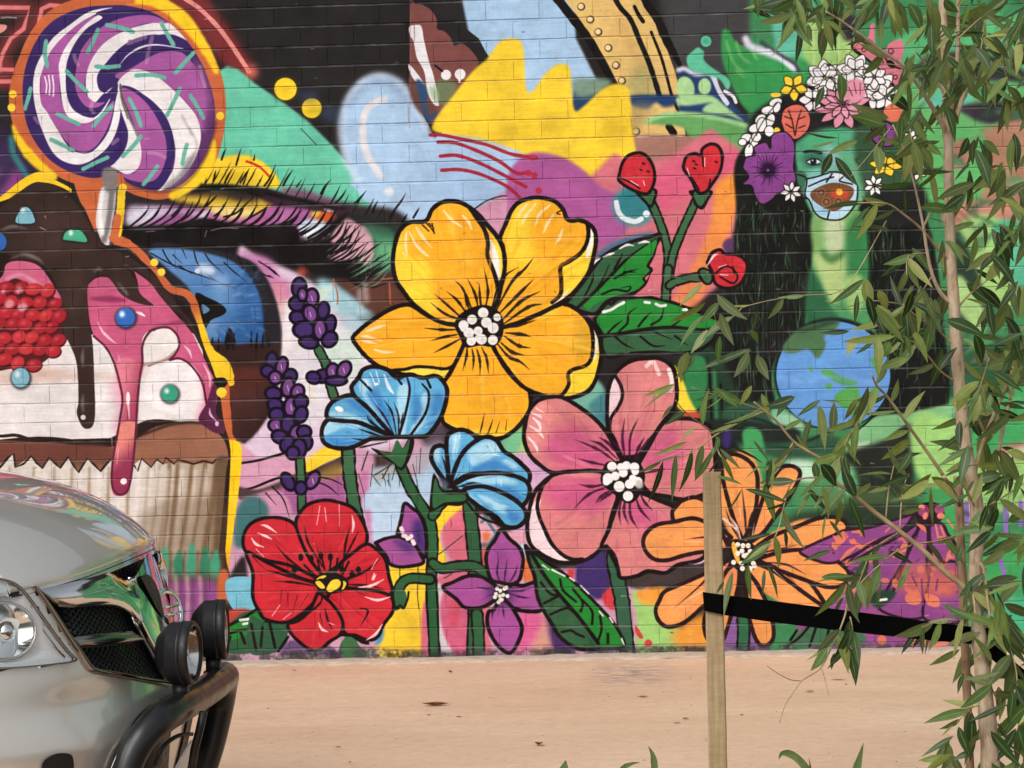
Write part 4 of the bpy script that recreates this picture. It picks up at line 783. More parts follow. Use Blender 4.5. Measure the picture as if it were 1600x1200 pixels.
for s in (P4, P5, P3, P1, P2):
    p = T43(s); F(OR, p); clip(p)
    if s is P1:
        F(YL, T43('800,300 900,250 960,400 1080,440 1100,600 1140,760 1000,720 860,560'), 10); F((250, 188, 30), T43('900,230 1000,200 1080,260 940,330'), 12); F((234, 160, 24), T43('1240,200 1400,200 1460,600 1300,600'), 30, op=.4)
        F((244, 236, 226), T43('1340,100 1390,150 1440,240 1470,300 1545,420 1540,560 1500,700 1490,640 1500,540 1450,420 1440,300 1400,200')); F(YL, T43('1470,260 1560,360 1560,520 1530,560 1520,420'), 2); F((240, 216, 90), T43('1345,100 1400,150 1450,220 1440,260 1390,170'), 1)
        S(INK, T43('1330,90 1380,160 1430,240 1450,320 1448,400 1490,510 1510,600 1500,690'), 7)
    if s is P2:
        F(YL, T43('1560,200 1640,80 1760,60 1700,260 1740,400 1600,560 1560,400'), 14); F((250, 186, 30), T43('1560,480 1700,420 1640,640 1560,640'), 12)
        F(YL, T43('2080,200 2130,260 2130,420 2040,600 1860,720 1840,690 1900,640 1910,540 1905,470 1960,430 2060,330')); F((244, 238, 220), T43('2085,220 2105,240 2108,320 2085,400 2060,410 2075,330')); F((244, 232, 190), T43('1850,700 1900,660 1960,600 1920,670 1880,705'))
        S(INK, T43('2070,195 2078,260 2062,330 2020,390 1945,440 1903,470 1908,560 1902,640 1850,690'), 6.5)
    if s is P3:
        F(YL, T43('2030,700 2090,820 2160,900 2160,1120 2100,1260 1900,1300 1950,1240 1950,1160 2000,1110 2080,1060 2105,1000 2105,900 2080,820'), 1); F((240, 234, 214), T43('2110,840 2135,900 2135,1000 2110,1060 2112,960'), 1); F((170, 140, 40), T43('1990,800 2080,850 2090,960 2040,1060 2000,1040'), 14, op=.5); F(YL, T43('1780,740 1900,720 1840,780'), 8)
        S(INK, T43('2010,735 2070,800 2100,870 2106,960 2095,1040 2060,1085 1980,1110 1950,1140 1955,1200 1920,1260 1880,1285'), 6)
    if s is P5:
        F((250, 214, 60), T43('860,1115 930,1105 1000,1092 1100,1096 1190,1102 1260,1050 1220,1200 1000,1200')); S(INK, T43('860,1112 930,1108 1000,1092 1090,1095 1180,1105 1230,1085 1270,1030'), 5); F((250, 196, 80), T43('640,880 740,810 840,820 760,880 640,900'), 8, op=.5)
    if s is P4:
        F(YL, T43('1180,1440 1300,1480 1520,1500 1620,1480 1500,1560 1200,1560'), 8)
    clip(); streaks(p, (751, 512), [(252, 204, 70), (226, 146, 16), (250, 186, 40), (236, 156, 20)], 46, (2, 9), .42, len(s)); SC(INK, p, 6.8)
rays(INK, '1360,750 1330,690 1290,600 1240,550 | 1390,740 1370,640 1320,540 | 1410,740 1400,660 1395,570 | 1430,740 1450,620 1425,470 | 1330,780 1260,680 1190,620 | 1300,800 1200,710 1120,640 | 1280,800 1180,760 1090,690 | 1260,860 1160,860 1050,850 | 1260,890 1180,905 1090,930 | 1290,910 1200,960 1110,1005 | 1350,770 1320,700 1300,640', 6.5, g)
rays(INK, '1470,740 1510,600 1560,520 1640,470 | 1490,760 1600,560 1680,480 1735,410 | 1520,760 1640,640 1740,540 | 1540,800 1660,680 1780,620 | 1540,830 1700,720 1790,700 | 1550,850 1650,830 1750,800 | 1560,880 1660,890 1720,905 | 1550,900 1640,960 1720,975 | 1530,940 1600,1000 1680,1020 | 1510,950 1580,1030 1650,1060 1710,1110', 7.5, g)
rays(INK, '1320,970 1315,1030 1290,1120 | 1350,980 1360,1040 1355,1120 | 1380,980 1400,1060 1400,1150 | 1410,970 1440,1040 1455,1140 | 1310,1040 1308,1100 | 1440,1010 1460,1090', 6, g); strokes(INK, '757,645 753,665 750,676 | 770,655 766,668 762,678 | 781,658 775,676 | 792,655 790,672', 2.4, taper=(.2, .6))
for s in ('940,250 935,330 945,400', '960,250 1000,330 1060,390 1080,400', '1000,220 1040,280 1100,350', '1170,115 1220,170 1260,200 1290,220', '1290,145 1330,190 1350,240', '920,380 945,420', '1700,70 1650,130 1640,165', '1750,70 1680,160 1660,210', '1840,80 1770,140 1745,215', '1860,140 1820,200 1795,260', '1915,235 1895,290 1870,325', '690,870 760,845 820,830', '660,900 700,905 790,930', '640,920 700,935 760,950', '740,985 800,1000 870,1000'): S((248, 226, 180), T43(s), 5, 1, op=.85, taper=(.5, .15))
strokes(INK, '1060,190 1090,220 1110,250 | 1080,195 1110,225 | 1040,205 1080,245 | 1100,195 1115,260 | 1920,110 1880,130 1900,140', 2, g); F(INK, T43('1240,830 1270,770 1330,730 1420,705 1500,730 1545,800 1540,900 1490,965 1400,960 1310,970 1270,900'), 1)
for x, y, r in ((1420, 755, 33), (1350, 797, 31), (1440, 815, 33), (1507, 783, 24), (1297, 832, 31), (1330, 880, 33), (1388, 868, 28), (1482, 850, 34), (1345, 930, 30), (1410, 920, 33), (1480, 925, 31), (1300, 850, 25), (1385, 915, 20)): O((236, 232, 228), 400+x/4, 300+y/4, r/4, rot=0); O((205, 200, 200), 400+x/4+1, 300+y/4+2, r/9, soft=3, op=.5)

# --- lavender ------------------------------------------------------------------------------------------
LV, LV2 = (64, 40, 104), (120, 66, 140)
stem('497,545 505,560 512,575 516,600 522,620', 11); stem('467,690 470,740 472,800', 10)
def lav(s, T):
    for q in s.split('|'):
        v = [float(a) for a in q.split()]
        x, y = T('%f,%f' % (v[0], v[1]))[0]; k = v[2]; h = v[3]; a = v[4]
        O((22, 14, 30), x, y, k+3.4, h+3.4, a); O(LV2 if len(v) > 5 else LV, x, y, k*.86, h*.9, a, op=1)
        if len(v) > 5: S((228, 210, 230), [(x-1, y-h*.2), (x+1, y+h*.4)], 3.2, taper=(.3, .3))
lav('270 600 10 15 0|255 700 11 10 30|260 785 11 9 20|350 660 9 13 0 1|420 740 8 12 10|340 760 10 13 -20 1|300 860 16 12 0|460 830 8 14 15|400 860 9 15 0 1|330 940 14 8 10|460 920 10 12 40|290 640 6 9 0 1', T43)
lav('100 1060 8 14 0|160 1090 8 14 15 1|75 1120 10 8 20|215 1150 9 10 20|120 1160 9 9 0 1|420 1150 15 9 -10|480 1120 9 11 0 1|550 1110 9 13 30 1|360 1160 10 8 20|500 1180 16 6 0', T43)
lav('200 20 9 14 10 1|110 60 12 9 10|260 50 9 11 20 1|120 130 11 9 10|220 140 10 15 10 1|280 110 10 10 20|280 190 9 12 20|130 190 11 9 0|130 260 12 9 10 1|200 250 10 12 0|250 310 9 13 15 1|300 300 10 9 0|150 330 12 9 20|310 370 9 11 20|200 380 11 12 20|270 400 10 14 0|230 430 9 9 0', T46)
lav('200 610 8 14 -30|355 600 8 14 30 1|280 650 8 9 0', T46)

# --- blue flowers -------------------------------------------------------------------------------------------
stem('544,704 546,740 552,780 560,820', 16); stem('626,728 640,760 658,790 672,815 676,850 674,900 676,960 680,1040', 13, (40, 96, 54)); stem('733,790 738,830 742,880 742,940 740,1040', 17, (44, 94, 58)); stem('748,776 715,772 690,786 676,806', 12, (40, 96, 54))
F(INK, T46('720,400 800,420 900,420 960,330 990,360 960,470 910,540 860,500 780,450')); F((46, 104, 60), T46('760,410 840,430 880,350 920,400 960,340 950,420 910,520 850,480')); F((46, 104, 60), T46('1120,580 1160,640 1300,680 1310,730 1200,740 1110,760'), 0)
BL, BL2, BL3 = (84, 170, 222), (156, 212, 238), (56, 134, 204)
def bpet(s, T, hl=None, dk=None, w=7):
    p = T(s); F(BL, p); clip(p)
    for q in (hl or '').split('|'):
        if q.strip(): F(BL2, T(q), 3)
    for q in (dk or '').split('|'):
        if q.strip(): F(BL3, T(q), 5)
    clip(); streaks(p, (620, 682) if p[0][1] < 690 and p[0][0] < 640 else (705, 758), [(186, 224, 242), (50, 124, 196), (120, 196, 236)], 22, (1.5, 5), .5, len(s)); SC(INK, p, w)
bpet('720,340 600,395 500,400 430,370 410,320 420,260 460,220 560,220 680,250 760,290 860,330', T46, '430,240 560,230 700,280 560,270 430,320', '440,330 600,340 700,330 600,390 480,390')
bpet('860,330 740,280 640,240 540,230 450,215 445,160 480,110 540,80 600,70 660,100 720,160 800,260', T46, '450,190 540,170 700,240 600,230', '560,90 660,120 720,190 640,170')
bpet('860,330 780,240 700,150 620,80 600,40 600,10 640,-40 670,-90 740,-110 820,-90 880,-40 960,-60 1040,-40 1130,-50 1180,0 1195,60 1170,170 1130,250 1070,320 1000,330 920,330', T46, '640,20 700,-40 760,100 860,300 760,200 | 900,0 960,40 930,320 900,320 880,100 | 1040,60 1080,80 1050,250 960,320 1020,150', '690,60 760,40 840,200 860,310 780,200 | 990,60 1040,160 980,250 | 1120,60 1170,80 1120,240 1060,300 1100,180')
strokes(INK, '940,-60 960,40 930,200 890,330 | 1040,0 1080,60 1060,180 980,300 960,330 | 880,-40 910,0 | 1060,-50 1090,20 | 640,-40 720,40', 4.2, T46, taper=(.7, 1))
rays(INK, '870,330 800,200 740,120 | 880,330 850,180 800,100 | 890,320 890,200 860,110 | 900,330 910,240 920,170 | 850,340 760,270 700,200 | 830,345 700,300 640,280 | 820,350 680,350 600,340 | 820,360 680,390 640,400 | 860,330 720,240 690,190', 5, T46)
strokes((236, 244, 250), '715,-70 745,10 | 750,-80 770,-10 | 800,-60 830,20 860,60 | 690,-20 700,10', 6, T46, soft=1, op=.85, taper=(.3, .3)); O((238, 246, 250), 530, 639, 7, 4, rot=20); O((240, 246, 250), 588, 600, 4, 2)
bpet('1190,620 1120,520 1095,460 1110,400 1160,385 1200,420 1220,500 1230,590', T46, '1100,420 1150,400 1140,500')
bpet('1200,640 1200,520 1190,400 1200,320 1250,290 1310,290 1370,330 1390,400 1340,470 1260,560', T46, '1210,340 1280,310 1240,480', '1300,390 1360,420 1280,520 1260,470')
bpet('1210,640 1240,540 1280,450 1340,380 1430,330 1500,350 1550,420 1600,450 1660,500 1710,560 1690,620 1580,580 1440,560 1320,570', T46, '1320,430 1450,350 1530,420 1380,520 | 1560,470 1640,520 1500,540', '1390,500 1520,480 1620,560 1480,540 1330,560')
bpet('1220,640 1330,580 1480,555 1600,570 1690,610 1710,680 1660,760 1560,700 1400,680 1300,680', T46, '1300,590 1500,570 1640,620 1400,620', '1400,660 1560,640 1660,700 1640,740 1520,690')
bpet('1310,700 1300,660 1420,640 1560,690 1660,760 1690,830 1640,890 1560,890 1500,830 1400,770', T46, '1380,690 1540,740 1620,820 1500,790', '1560,770 1650,830 1600,870')
strokes(INK, '1320,710 1420,790 1540,880 | 1310,730 1400,830 1530,880', 3.5, T46); rays(INK, '1210,640 1180,500 1160,450 | 1200,630 1190,520 1200,470 | 1220,620 1230,520 | 1230,620 1300,510 | 1230,640 1330,580 1400,560 | 1240,650 1340,620 1410,620 | 1180,620 1140,520 | 1250,640 1340,640 1400,650 | 1500,650 1580,690 1640,720', 4.5, T46)
strokes((236, 244, 250), '1450,370 1480,420 | 1480,440 1530,450 | 1250,320 1240,400 | 1270,300 1275,330 | 1400,460 1460,430 | 1530,600 1535,640', 4, T46, soft=1, op=.8, taper=(.3, .3))
F(INK, T46('1110,560 1140,600 1170,660 1300,660 1330,710 1280,760 1180,760 1090,790 1095,640')); F((44, 102, 58), T46('1118,590 1150,660 1200,690 1300,690 1300,730 1180,740 1105,770')); F((70, 90, 110), T46('1140,580 1200,620 1180,660'), 4)
# --- small purple flowers and their stems ------------------------------------------------------------------------
stem('672,905 640,904 625,916 618,945', 12, (44, 96, 58)); stem('676,880 690,888 720,884 745,886 760,900', 12, (44, 96, 58))
F((44, 96, 58), A7('230,880 320,880 340,960 300,1040 240,1030')); strokes(INK, '205,890 220,1010 250,1040 280,1020 310,1050 350,960 360,890', 3.4, A7)
for s in ('250,330 290,180 320,40 400,90 460,140 510,250 530,400 520,560 440,470 350,390', '40,420 130,380 250,360 340,390 420,440 480,540 500,610 400,640 270,650 180,620 140,540'):
    p = A7(s); F((164, 76, 152), p); clip(p); F((70, 44, 116), A7('400,220 500,220 540,540 420,440'), 8); F((84, 50, 126), A7('220,400 360,400 420,500 330,500'), 8); clip(); SC(INK, p, 5.5)
for x, y in ((290, 280), (300, 305), (310, 350), (330, 355), (350, 380), (370, 370), (385, 355), (400, 405), (410, 425)): O((236, 220, 226), 580+x/K6, 780+y/K6, 3.4)
for s in ('1240,800 1160,780 1120,680 1105,560 1130,470 1190,390 1250,290 1330,380 1420,460 1460,560 1450,680 1420,780 1340,820', '1250,880 1200,960 1060,1040 900,1040 820,960 690,850 780,800 920,740 1040,740 1140,790', '1260,880 1360,820 1460,830 1600,800 1640,940 1640,1060 1540,1080 1400,1060 1300,1000', '1240,940 1180,1060 1130,1080 1115,1180 1150,1300 1230,1420 1330,1480 1400,1400 1450,1240 1380,1080 1320,1000'):
    p = A7(s); F((168, 76, 154), p); clip(p); O((90, 44, 110), 783, 928, 22, 20, soft=14); F((130, 60, 140), A7('1180,480 1300,500 1260,760 1200,700'), 10, op=.4); clip(); SC(INK, p, 6)
rays((50, 22, 60), '1240,800 1210,700 1230,560 | 1280,800 1290,700 1310,570 | 1330,800 1380,720 1410,630 | 1190,870 1100,860 1010,840 | 1180,900 1060,970 | 1340,880 1440,880 1540,850 | 1340,910 1440,940 1540,950 | 1200,1000 1170,1080 1160,1160 | 1260,1020 1270,1080 1280,1150 | 1310,1000 1350,1060 | 1230,1020 1220,1120', 4.5, A7)
O((40, 20, 46), 783, 928, 12, 12, soft=3)
for x, y in ((1210, 860), (1240, 880), (1280, 860), (1300, 850), (1200, 910), (1235, 930), (1270, 920), (1310, 930), (1240, 970), (1225, 990), (1255, 965), (1190, 940)): O((232, 232, 218), 580+x/K6, 780+y/K6, 3.2)
# --- red flower ---------------------------------------------------------------------------------------------------------
stem('745,960 748,1000 747,1045', 15, (44, 96, 58))
F(GD, T09('1420,330 1500,240 1600,210 1700,200 1800,280 1790,380 1700,460 1420,480')); F(GL, T09('1430,330 1540,250 1640,230 1650,320 1560,360 1440,400')); strokes(INK, '1400,370 1500,340 1600,330 1660,290 1800,270 | 1500,340 1530,420 | 1580,330 1600,420 | 1640,300 1660,400 1680,450 | 1420,440 1440,380 | 1600,210 1540,250 1430,310 | 1720,270 1740,380', 4.5, T09); S(WHT, T09('1500,275 1560,270 1590,285 1520,300'), 4)
F((44, 90, 60), T49('-40,260 60,290 120,290 200,380 140,470 -40,480')); strokes(INK, '80,270 100,360 120,450 | 40,320 30,440 | 200,380 140,470 | -30,300 0,460', 4.5, T49)
F((112, 76, 130), T49('150,480 220,400 300,440 380,480 440,430 520,480 560,500 480,540 150,540'), 3); F((60, 110, 66), T49('520,450 570,370 620,390 650,440 720,500 560,510')); strokes(INK, '430,440 500,370 560,370 | 600,370 660,410 700,420', 5, T49); F((160, 140, 140), T49('150,500 300,490 480,510 470,545 150,545'), 2); F((80, 150, 200), T49('740,420 800,330 790,400 760,430'), 2)
RED = T46
RP = ['480,1240 340,1190 200,1130 60,1100 -60,1050 -80,960 -40,880 40,840 140,835 220,860 260,910 300,1000 350,1110', '420,1200 340,1100 290,1000 250,880 270,810 330,750 430,725 520,740 600,770 650,830 690,920 690,990 640,1060 520,1130', '460,1240 520,1130 600,1060 690,1000 760,1040 810,1100 830,1200 850,1300 780,1330 640,1290', '400,1250 250,1200 60,1110 -60,1050 -20,1180 -20,1330 20,1420 60,1470 180,1490 280,1440 400,1320', '480,1270 640,1280 780,1300 850,1340 855,1420 800,1500 760,1580 700,1600 620,1570 560,1560 520,1480 440,1370', '390,1300 330,1420 260,1480 200,1500 220,1560 280,1620 340,1660 400,1660 460,1610 530,1560 540,1480 480,1380']
F((200, 32, 46), P('410,850 480,830 560,850 590,920 560,960 480,970 410,940'), 2)
for s in RP:
    p = RED(s); F((212, 36, 50), p); clip(p); F((176, 22, 38), RED('380,1180 560,1180 560,1320 380,1320'), 24, op=.5); clip(); streaks(p, (505, 905), [(236, 74, 80), (168, 20, 36), (226, 56, 62), (150, 18, 34)], 36, (1.5, 6), .42, len(s)); SC(INK, p, 5.5)
rays(INK, '430,1160 330,1000 300,880 | 410,1140 370,980 | 520,1150 600,1000 640,920 | 540,1170 560,1000 590,880 | 380,1230 200,1090 120,1000 | 370,1250 200,1200 60,1160 | 360,1260 240,1240 110,1230 | 420,1300 400,1370 330,1430 270,1480 | 430,1310 480,1400 | 540,1250 700,1260 800,1280 | 540,1240 700,1160 780,1090 | 560,1260 680,1320 | 200,1300 190,1400 | 160,1290 150,1380 | 260,1320 230,1420 | 330,1310 270,1400 | 430,1400 450,1480 480,1540 | 400,1440 420,1520 | 650,1400 700,1420 650,1520 | 440,1310 500,1360 | -20,1080 60,1160', 5.5, RED)
for s in ('400,760 380,880', '430,770 440,860', '520,750 520,890', '600,820 610,880 600,930', '30,880 70,890 130,930', '10,930 60,950 100,970', '-30,960 0,1000 50,1020', '0,1030 50,1080', '150,1380 100,1450', '220,1430 170,1470', '390,1490 410,1530 450,1550', '450,1490 490,1505', '680,1330 760,1350 840,1330', '690,1600 750,1560 790,1500', '750,1190 730,1220 740,1180', '640,1270 720,1260 800,1220', '720,1160 760,1090'): S((246, 200, 202), RED(s), 4.5, 0, taper=(.25, .25))
F(INK, RED('360,1230 380,1200 430,1180 500,1180 560,1210 580,1250 550,1290 480,1310 410,1300 375,1270'), 1)
for s in ('375,1225 395,1205 425,1195 440,1200 420,1215 400,1215', '370,1240 395,1230 420,1250 430,1275 400,1275', '440,1280 470,1230 510,1220 530,1240 520,1270 490,1290 460,1300', '545,1230 565,1245 550,1280 535,1285 545,1255'): F((246, 206, 40), RED(s))
strokes(INK, '400,1170 385,1100 | 430,1160 410,1080 | 460,1170 470,1080 | 500,1170 510,1090 | 540,1190 580,1110 | 370,1200 330,1180 | 560,1220 620,1190 | 360,1190 300,1130', 3.4, RED)
for x, y in ((280, 1090), (345, 1100), (405, 1080), (465, 1090), (535, 1165), (600, 1195), (240, 1170), (640, 1170)): O(INK, 400+x/4, 600+y/4-2, 4, 6)
stem('958,870 966,910 972,940 978,1000 984,1045', 19, (48, 96, 66))
# --- pink flower ----------------------------------------------------------------------------------------------------------
PC, PM = (218, 124, 124), (208, 84, 132)
Q = [('680,460 640,350 600,270 595,120 605,20 640,-60 700,-120 760,-150 830,-160 920,-160 990,-120 1020,-60 1030,80 1000,170 950,230 880,330 800,440', '650,330 820,330 780,460 680,460'),
     ('780,520 860,380 950,240 1080,215 1180,235 1240,270 1260,330 1270,450 1260,640 1100,720 960,700 860,680 800,600', '800,500 960,280 1080,400 1000,560'),
     ('700,500 640,390 590,300 520,220 430,150 330,90 260,78 170,100 110,160 85,240 75,340 110,440 180,510 260,555 420,550 580,545', '200,350 420,260 640,420 560,540 300,540'),
     ('620,640 560,550 400,545 280,560 200,610 140,680 110,780 95,900 115,1000 180,1060 280,1110 380,1115 480,1090 560,1020 600,920 630,800 660,700', '200,620 500,580 640,640 560,800 280,780'),
     ('680,680 640,800 600,920 560,1010 600,1030 660,1150 680,1210 780,1200 850,1170 960,1180 1040,1130 1200,1080 1220,900 1040,780 900,720 800,680', '700,700 820,720 940,900 700,860')]
for s, m in Q:
    p = T86(s); F(PC, p); clip(p); F(PM, T86(m), 16)
    if s is Q[3][0]: F((238, 214, 220), T86('140,740 180,720 170,800 200,900 260,1020 360,1090 420,1110 300,1140 120,1040 80,880')); S(INK, T86('250,570 190,640 160,740 165,810 200,900 250,1000 320,1070 380,1095 440,1095'), 6)
    if s is Q[2][0]: F((240, 150, 140), T86('90,240 160,110 240,180 200,400 120,420'), 12, op=.6); strokes((246, 224, 226), '150,150 200,180 | 130,210 170,250 180,310 | 110,260 170,300 200,340 | 100,330 150,390 160,430 | 120,180 170,200 190,220', 5, T86, soft=1, taper=(.4, .15))
    if s is Q[0][0]: F((238, 206, 214), T86('598,60 605,-20 650,-40 690,20 690,110 650,170 610,260 596,140')); S(INK, T86('640,-60 680,10 690,80 660,150 620,210 610,280'), 5.5); S((246, 226, 226), T86('980,-90 1000,-20 990,40'), 7, 1); S((246, 226, 226), T86('840,-110 880,-140 920,-60'), 6, 1, op=.7)
    if s is Q[4][0]: F((238, 214, 220), T86('570,1020 620,1040 650,1100 660,1200 630,1190 600,1120')); S(INK, T86('590,1010 640,1070 660,1140 660,1210'), 5); F((236, 110, 150), T86('780,900 960,800 980,920 860,1020'), 14, op=.4)
    clip(); streaks(p, (975, 750), [(232, 150, 146), (190, 70, 112), (224, 124, 134), (176, 84, 96)], 46, (2, 9), .36, len(s)); SC(INK, p, 6.5)
rays((60, 18, 44), '640,480 540,410 390,345 | 660,470 560,380 480,350 | 680,460 600,370 540,330 | 700,450 650,380 590,330 | 600,510 500,490 410,465 | 710,480 690,340 705,210 | 735,480 740,330 790,210 | 760,480 790,400 830,330 | 600,620 500,640 410,625 | 600,640 480,690 385,780 | 640,650 560,700 520,750 | 660,660 590,700 540,740 | 690,690 670,800 680,880 | 710,700 700,800 730,880 | 740,700 740,820 790,910 | 770,690 800,780 870,860 | 800,680 830,740 880,790 | 780,460 830,380 900,290 | 820,560 900,540 960,530', 6.5, T86)
F(INK, T86('590,490 660,480 720,465 790,480 830,560 820,640 780,720 720,745 640,690 560,620 560,560'), 1)
for x, y, r in ((625, 515, 30), (680, 520, 26), (715, 510, 28), (765, 520, 30), (600, 590, 34), (645, 575, 28), (695, 555, 28), (670, 640, 34), (735, 625, 30), (785, 610, 30), (725, 700, 32), (590, 610, 24), (770, 545, 24), (755, 590, 24)): O((236, 232, 232), 800+x/4, 600+y/4, r/4)
O((190, 180, 176), 999, 757, 6, 7, soft=2)
# --- leaf under the pink flower, and thick stems ----------------------------------------------------------------------------
LP = '85,1010 130,1060 200,1110 260,1140 340,1200 440,1290 540,1390 620,1480 680,1570 700,1630 640,1650 500,1660 400,1650 300,1580 250,1500 200,1420 160,1330 140,1200 110,1120'
blob(GD, LP, T86, 6); F(GL, T86('120,1060 220,1130 330,1200 440,1300 540,1400 620,1490 680,1590 680,1640 560,1640 540,1600 420,1460 300,1320 200,1180')); S(INK, T86('110,1040 200,1190 300,1320 420,1460 540,1620'), 6)
strokes(INK, '300,1220 320,1290 400,1360 | 380,1280 440,1360 430,1420 | 440,1350 500,1420 500,1500 | 550,1450 560,1530 540,1600 | 600,1560 600,1620 | 180,1240 240,1310 300,1320 | 200,1370 300,1320 | 240,1440 340,1400 380,1420 | 310,1550 370,1540 400,1560 | 400,1560 450,1580', 4, T86); strokes(WHT, '190,1130 230,1160 | 250,1160 330,1200 | 360,1210 390,1230 | 430,1260 480,1310 | 545,1420 570,1450 | 610,1460 630,1490 | 685,1590 700,1630', 5, T86, taper=(.5, .5))
# --- orange daisy --------------------------------------------------------------------------------------------------------------
DO = (242, 152, 76); DC = (1160, 868)
stem('1160,950 1162,990 1158,1045', 15, (46, 110, 70))
F(DO, P('1165,850 1200,835 1250,812 1290,815 1298,840 1285,856 1330,890 1325,915 1295,945 1250,955 1200,930 1165,900'), 2)
F(DO, P('1150,850 1122,790 1126,740 1138,712 1170,706 1188,740 1190,790 1180,850'), 2)
for s in ('880,120 800,40 720,-150 560,-260 420,-240 340,-170 310,-120 330,-30 420,40 560,90 720,170', '860,230 720,250 560,265 400,300 260,340 140,330 60,260 30,170 60,80 160,0 330,-30 540,-60 760,60', '900,300 760,400 600,480 420,560 240,640 190,720 150,820 180,920 260,980 380,960 480,900 600,790 760,660', '900,380 820,460 700,700 620,900 640,1080 740,1150 800,1100 850,960 920,700 960,460', '1000,420 1020,640 1040,840 1090,1040 1150,1150 1220,1160 1280,1090 1280,960 1240,800 1120,560', '1080,360 1240,420 1400,520 1560,640 1700,740 1800,800 1700,640 1600,520 1440,440 1300,330', '1060,260 1250,120 1500,20 1700,-60 1850,-75 1960,-40 2000,40 1960,130 1800,210 1500,260 1250,300', '1040,180 1180,80 1300,-80 1420,-240 1500,-380 1540,-500 1480,-560 1380,-560 1300,-480 1200,-300 1100,0', '980,130 900,-60 840,-260 790,-480 800,-620 900,-680 1040,-620 1120,-500 1130,-320 1100,-100 1020,100', '1120,330 1400,250 1640,250 1880,340 2010,460 1980,560 1820,600 1560,520 1300,420'):
    p = A6(s); F(DO, p); streaks(p, DC, [(248, 178, 104), (222, 124, 60), (240, 140, 76)], 24, (1.5, 6), .4, len(s)); clip(p); O((232, 122, 84), DC[0], DC[1], 52, 52, soft=40, op=.7); clip(); SC((42, 22, 24), p, 6.5)
rays((42, 22, 24), '960,150 880,0 820,-160 | 1020,130 1010,-80 980,-360 | 1030,150 1060,-60 1130,-200 | 860,160 760,120 600,120 440,140 | 900,320 740,420 560,600 330,800 | 940,400 930,600 | 1030,430 1060,600 | 1130,340 1300,400 1500,560 | 1120,280 1300,240 1500,200 | 1160,360 1400,380 1600,480', 5, A6)
rays((248, 214, 206), '970,140 930,20 870,-80 | 960,-160 970,-40 | 600,160 420,160 | 600,640 420,740 | 1080,100 1100,-20 | 940,60 830,-40 770,-70 | 1280,430 1400,540', 6, A6)
F(INK, A6('880,160 960,140 1080,180 1130,280 1120,400 1040,450 940,430 880,330'), 1); F((240, 170, 50), A6('880,190 910,170 960,330 940,370 900,290'))
for x, y in ((940, 190), (990, 200), (1040, 200), (980, 250), (1060, 255), (940, 275), (1000, 295), (1090, 300), (975, 370), (1030, 330), (1090, 370), (985, 420), (1060, 420), (900, 360), (1100, 395), (1030, 290)): O((240, 232, 214), 1000+x/K6, 820+y/K6, 4, 4)
F((60, 110, 76), T129('130,410 260,310 400,310 580,350 600,420 400,440 120,450'), 2); strokes(INK, '120,440 200,380 260,310 | 260,440 300,320 | 360,440 380,330 | 440,430 520,360 | 140,400 180,340', 4, T129)
# --- purple flower with salmon blotches ------------------------------------------------------------------------------------------
for s in ('1050,380 860,440 600,520 380,540 240,600 60,680 -60,760 200,860 420,800 620,690 900,560', '1080,470 860,620 560,780 380,900 480,980 560,1080 700,1200 900,900 1040,640', '1100,480 1000,720 900,960 820,1160 700,1300 1000,1400 1200,1300 1160,900 1170,560', '1180,500 1190,700 1210,860 1440,880 1440,700 1360,580 1300,480', '1200,880 1160,1100 1140,1400 1500,1400 1460,880'):
    p = A8(s); F((142, 66, 136), p); SC((48, 24, 40), p, 4.5)
SAL = (224, 116, 88)
clip(P('1295,840 1440,800 1500,830 1500,1022 1300,1020'), 2)
for k in range(62):
    x, y = rg.uniform(1300, 1495), rg.uniform(835, 925); O(SAL, x, y, rg.uniform(2, 9), rg.uniform(2, 6), rg.uniform(0, 90), op=.9) if (k*7) % 10 < 6 else O((96, 46, 96), x, y, rg.uniform(2, 8), rg.uniform(1, 3), -35)
strokes(SAL, '420,640 520,700 600,730 | 330,830 400,760 480,700 | 580,680 680,630 | 380,880 500,830 | 660,760 690,700 | 260,600 330,650 400,600 | 440,560 530,560 520,600 | 800,520 760,560 | 1060,480 1120,520 1150,560 | 1380,740 1370,790 1420,810', 7, A8, taper=(.4, .3)); strokes((50, 26, 42), '400,850 560,720 740,620 880,560 | 960,760 1010,640 1060,540 | 1180,540 1190,680 1210,860', 6, A8, taper=(.3, .3))
F(SAL, T129('860,120 930,80 960,150 930,180 870,170'), 1); F(SAL, T129('980,110 1060,130 1070,190 1000,180'), 1); F((206, 96, 80), T129('900,20 1140,20 1140,110 1080,110 980,70 900,80'), 6, op=.8); F((206, 100, 80), P('1408,885 1490,885 1492,930 1410,925'), 8, op=.6); strokes((120, 52, 110), '960,20 970,180 | 1010,0 1000,60 | 900,0 930,60 | 1060,20 1050,90', 3, T129, soft=1); S((232, 130, 96), T129('880,450 950,390 1000,430 1120,420'), 8, 3); O(SAL, 1378, 1000, 7, 8)
clip()
F((34, 64, 46), T129('620,130 700,90 800,100 760,160 680,200'), 2); S(WHT, T129('700,150 740,145'), 4, 1)
O((44, 24, 34), 1453, 802, 23, 18); O((150, 60, 110), 1443, 798, 9, 9, soft=1); O((236, 130, 110), 1440, 792, 5, 4); O((160, 66, 120), 1468, 796, 8, 7); O((232, 126, 104), 1470, 806, 6, 5); O((232, 126, 104), 1446, 806, 4, 6, 20); strokes((44, 24, 34), '1453,786 1454,818 | 1436,806 1446,818', 3); strokes(SAL, '1462,820 1466,840 | 1470,822 1476,838 | 1480,812 1490,825', 3)

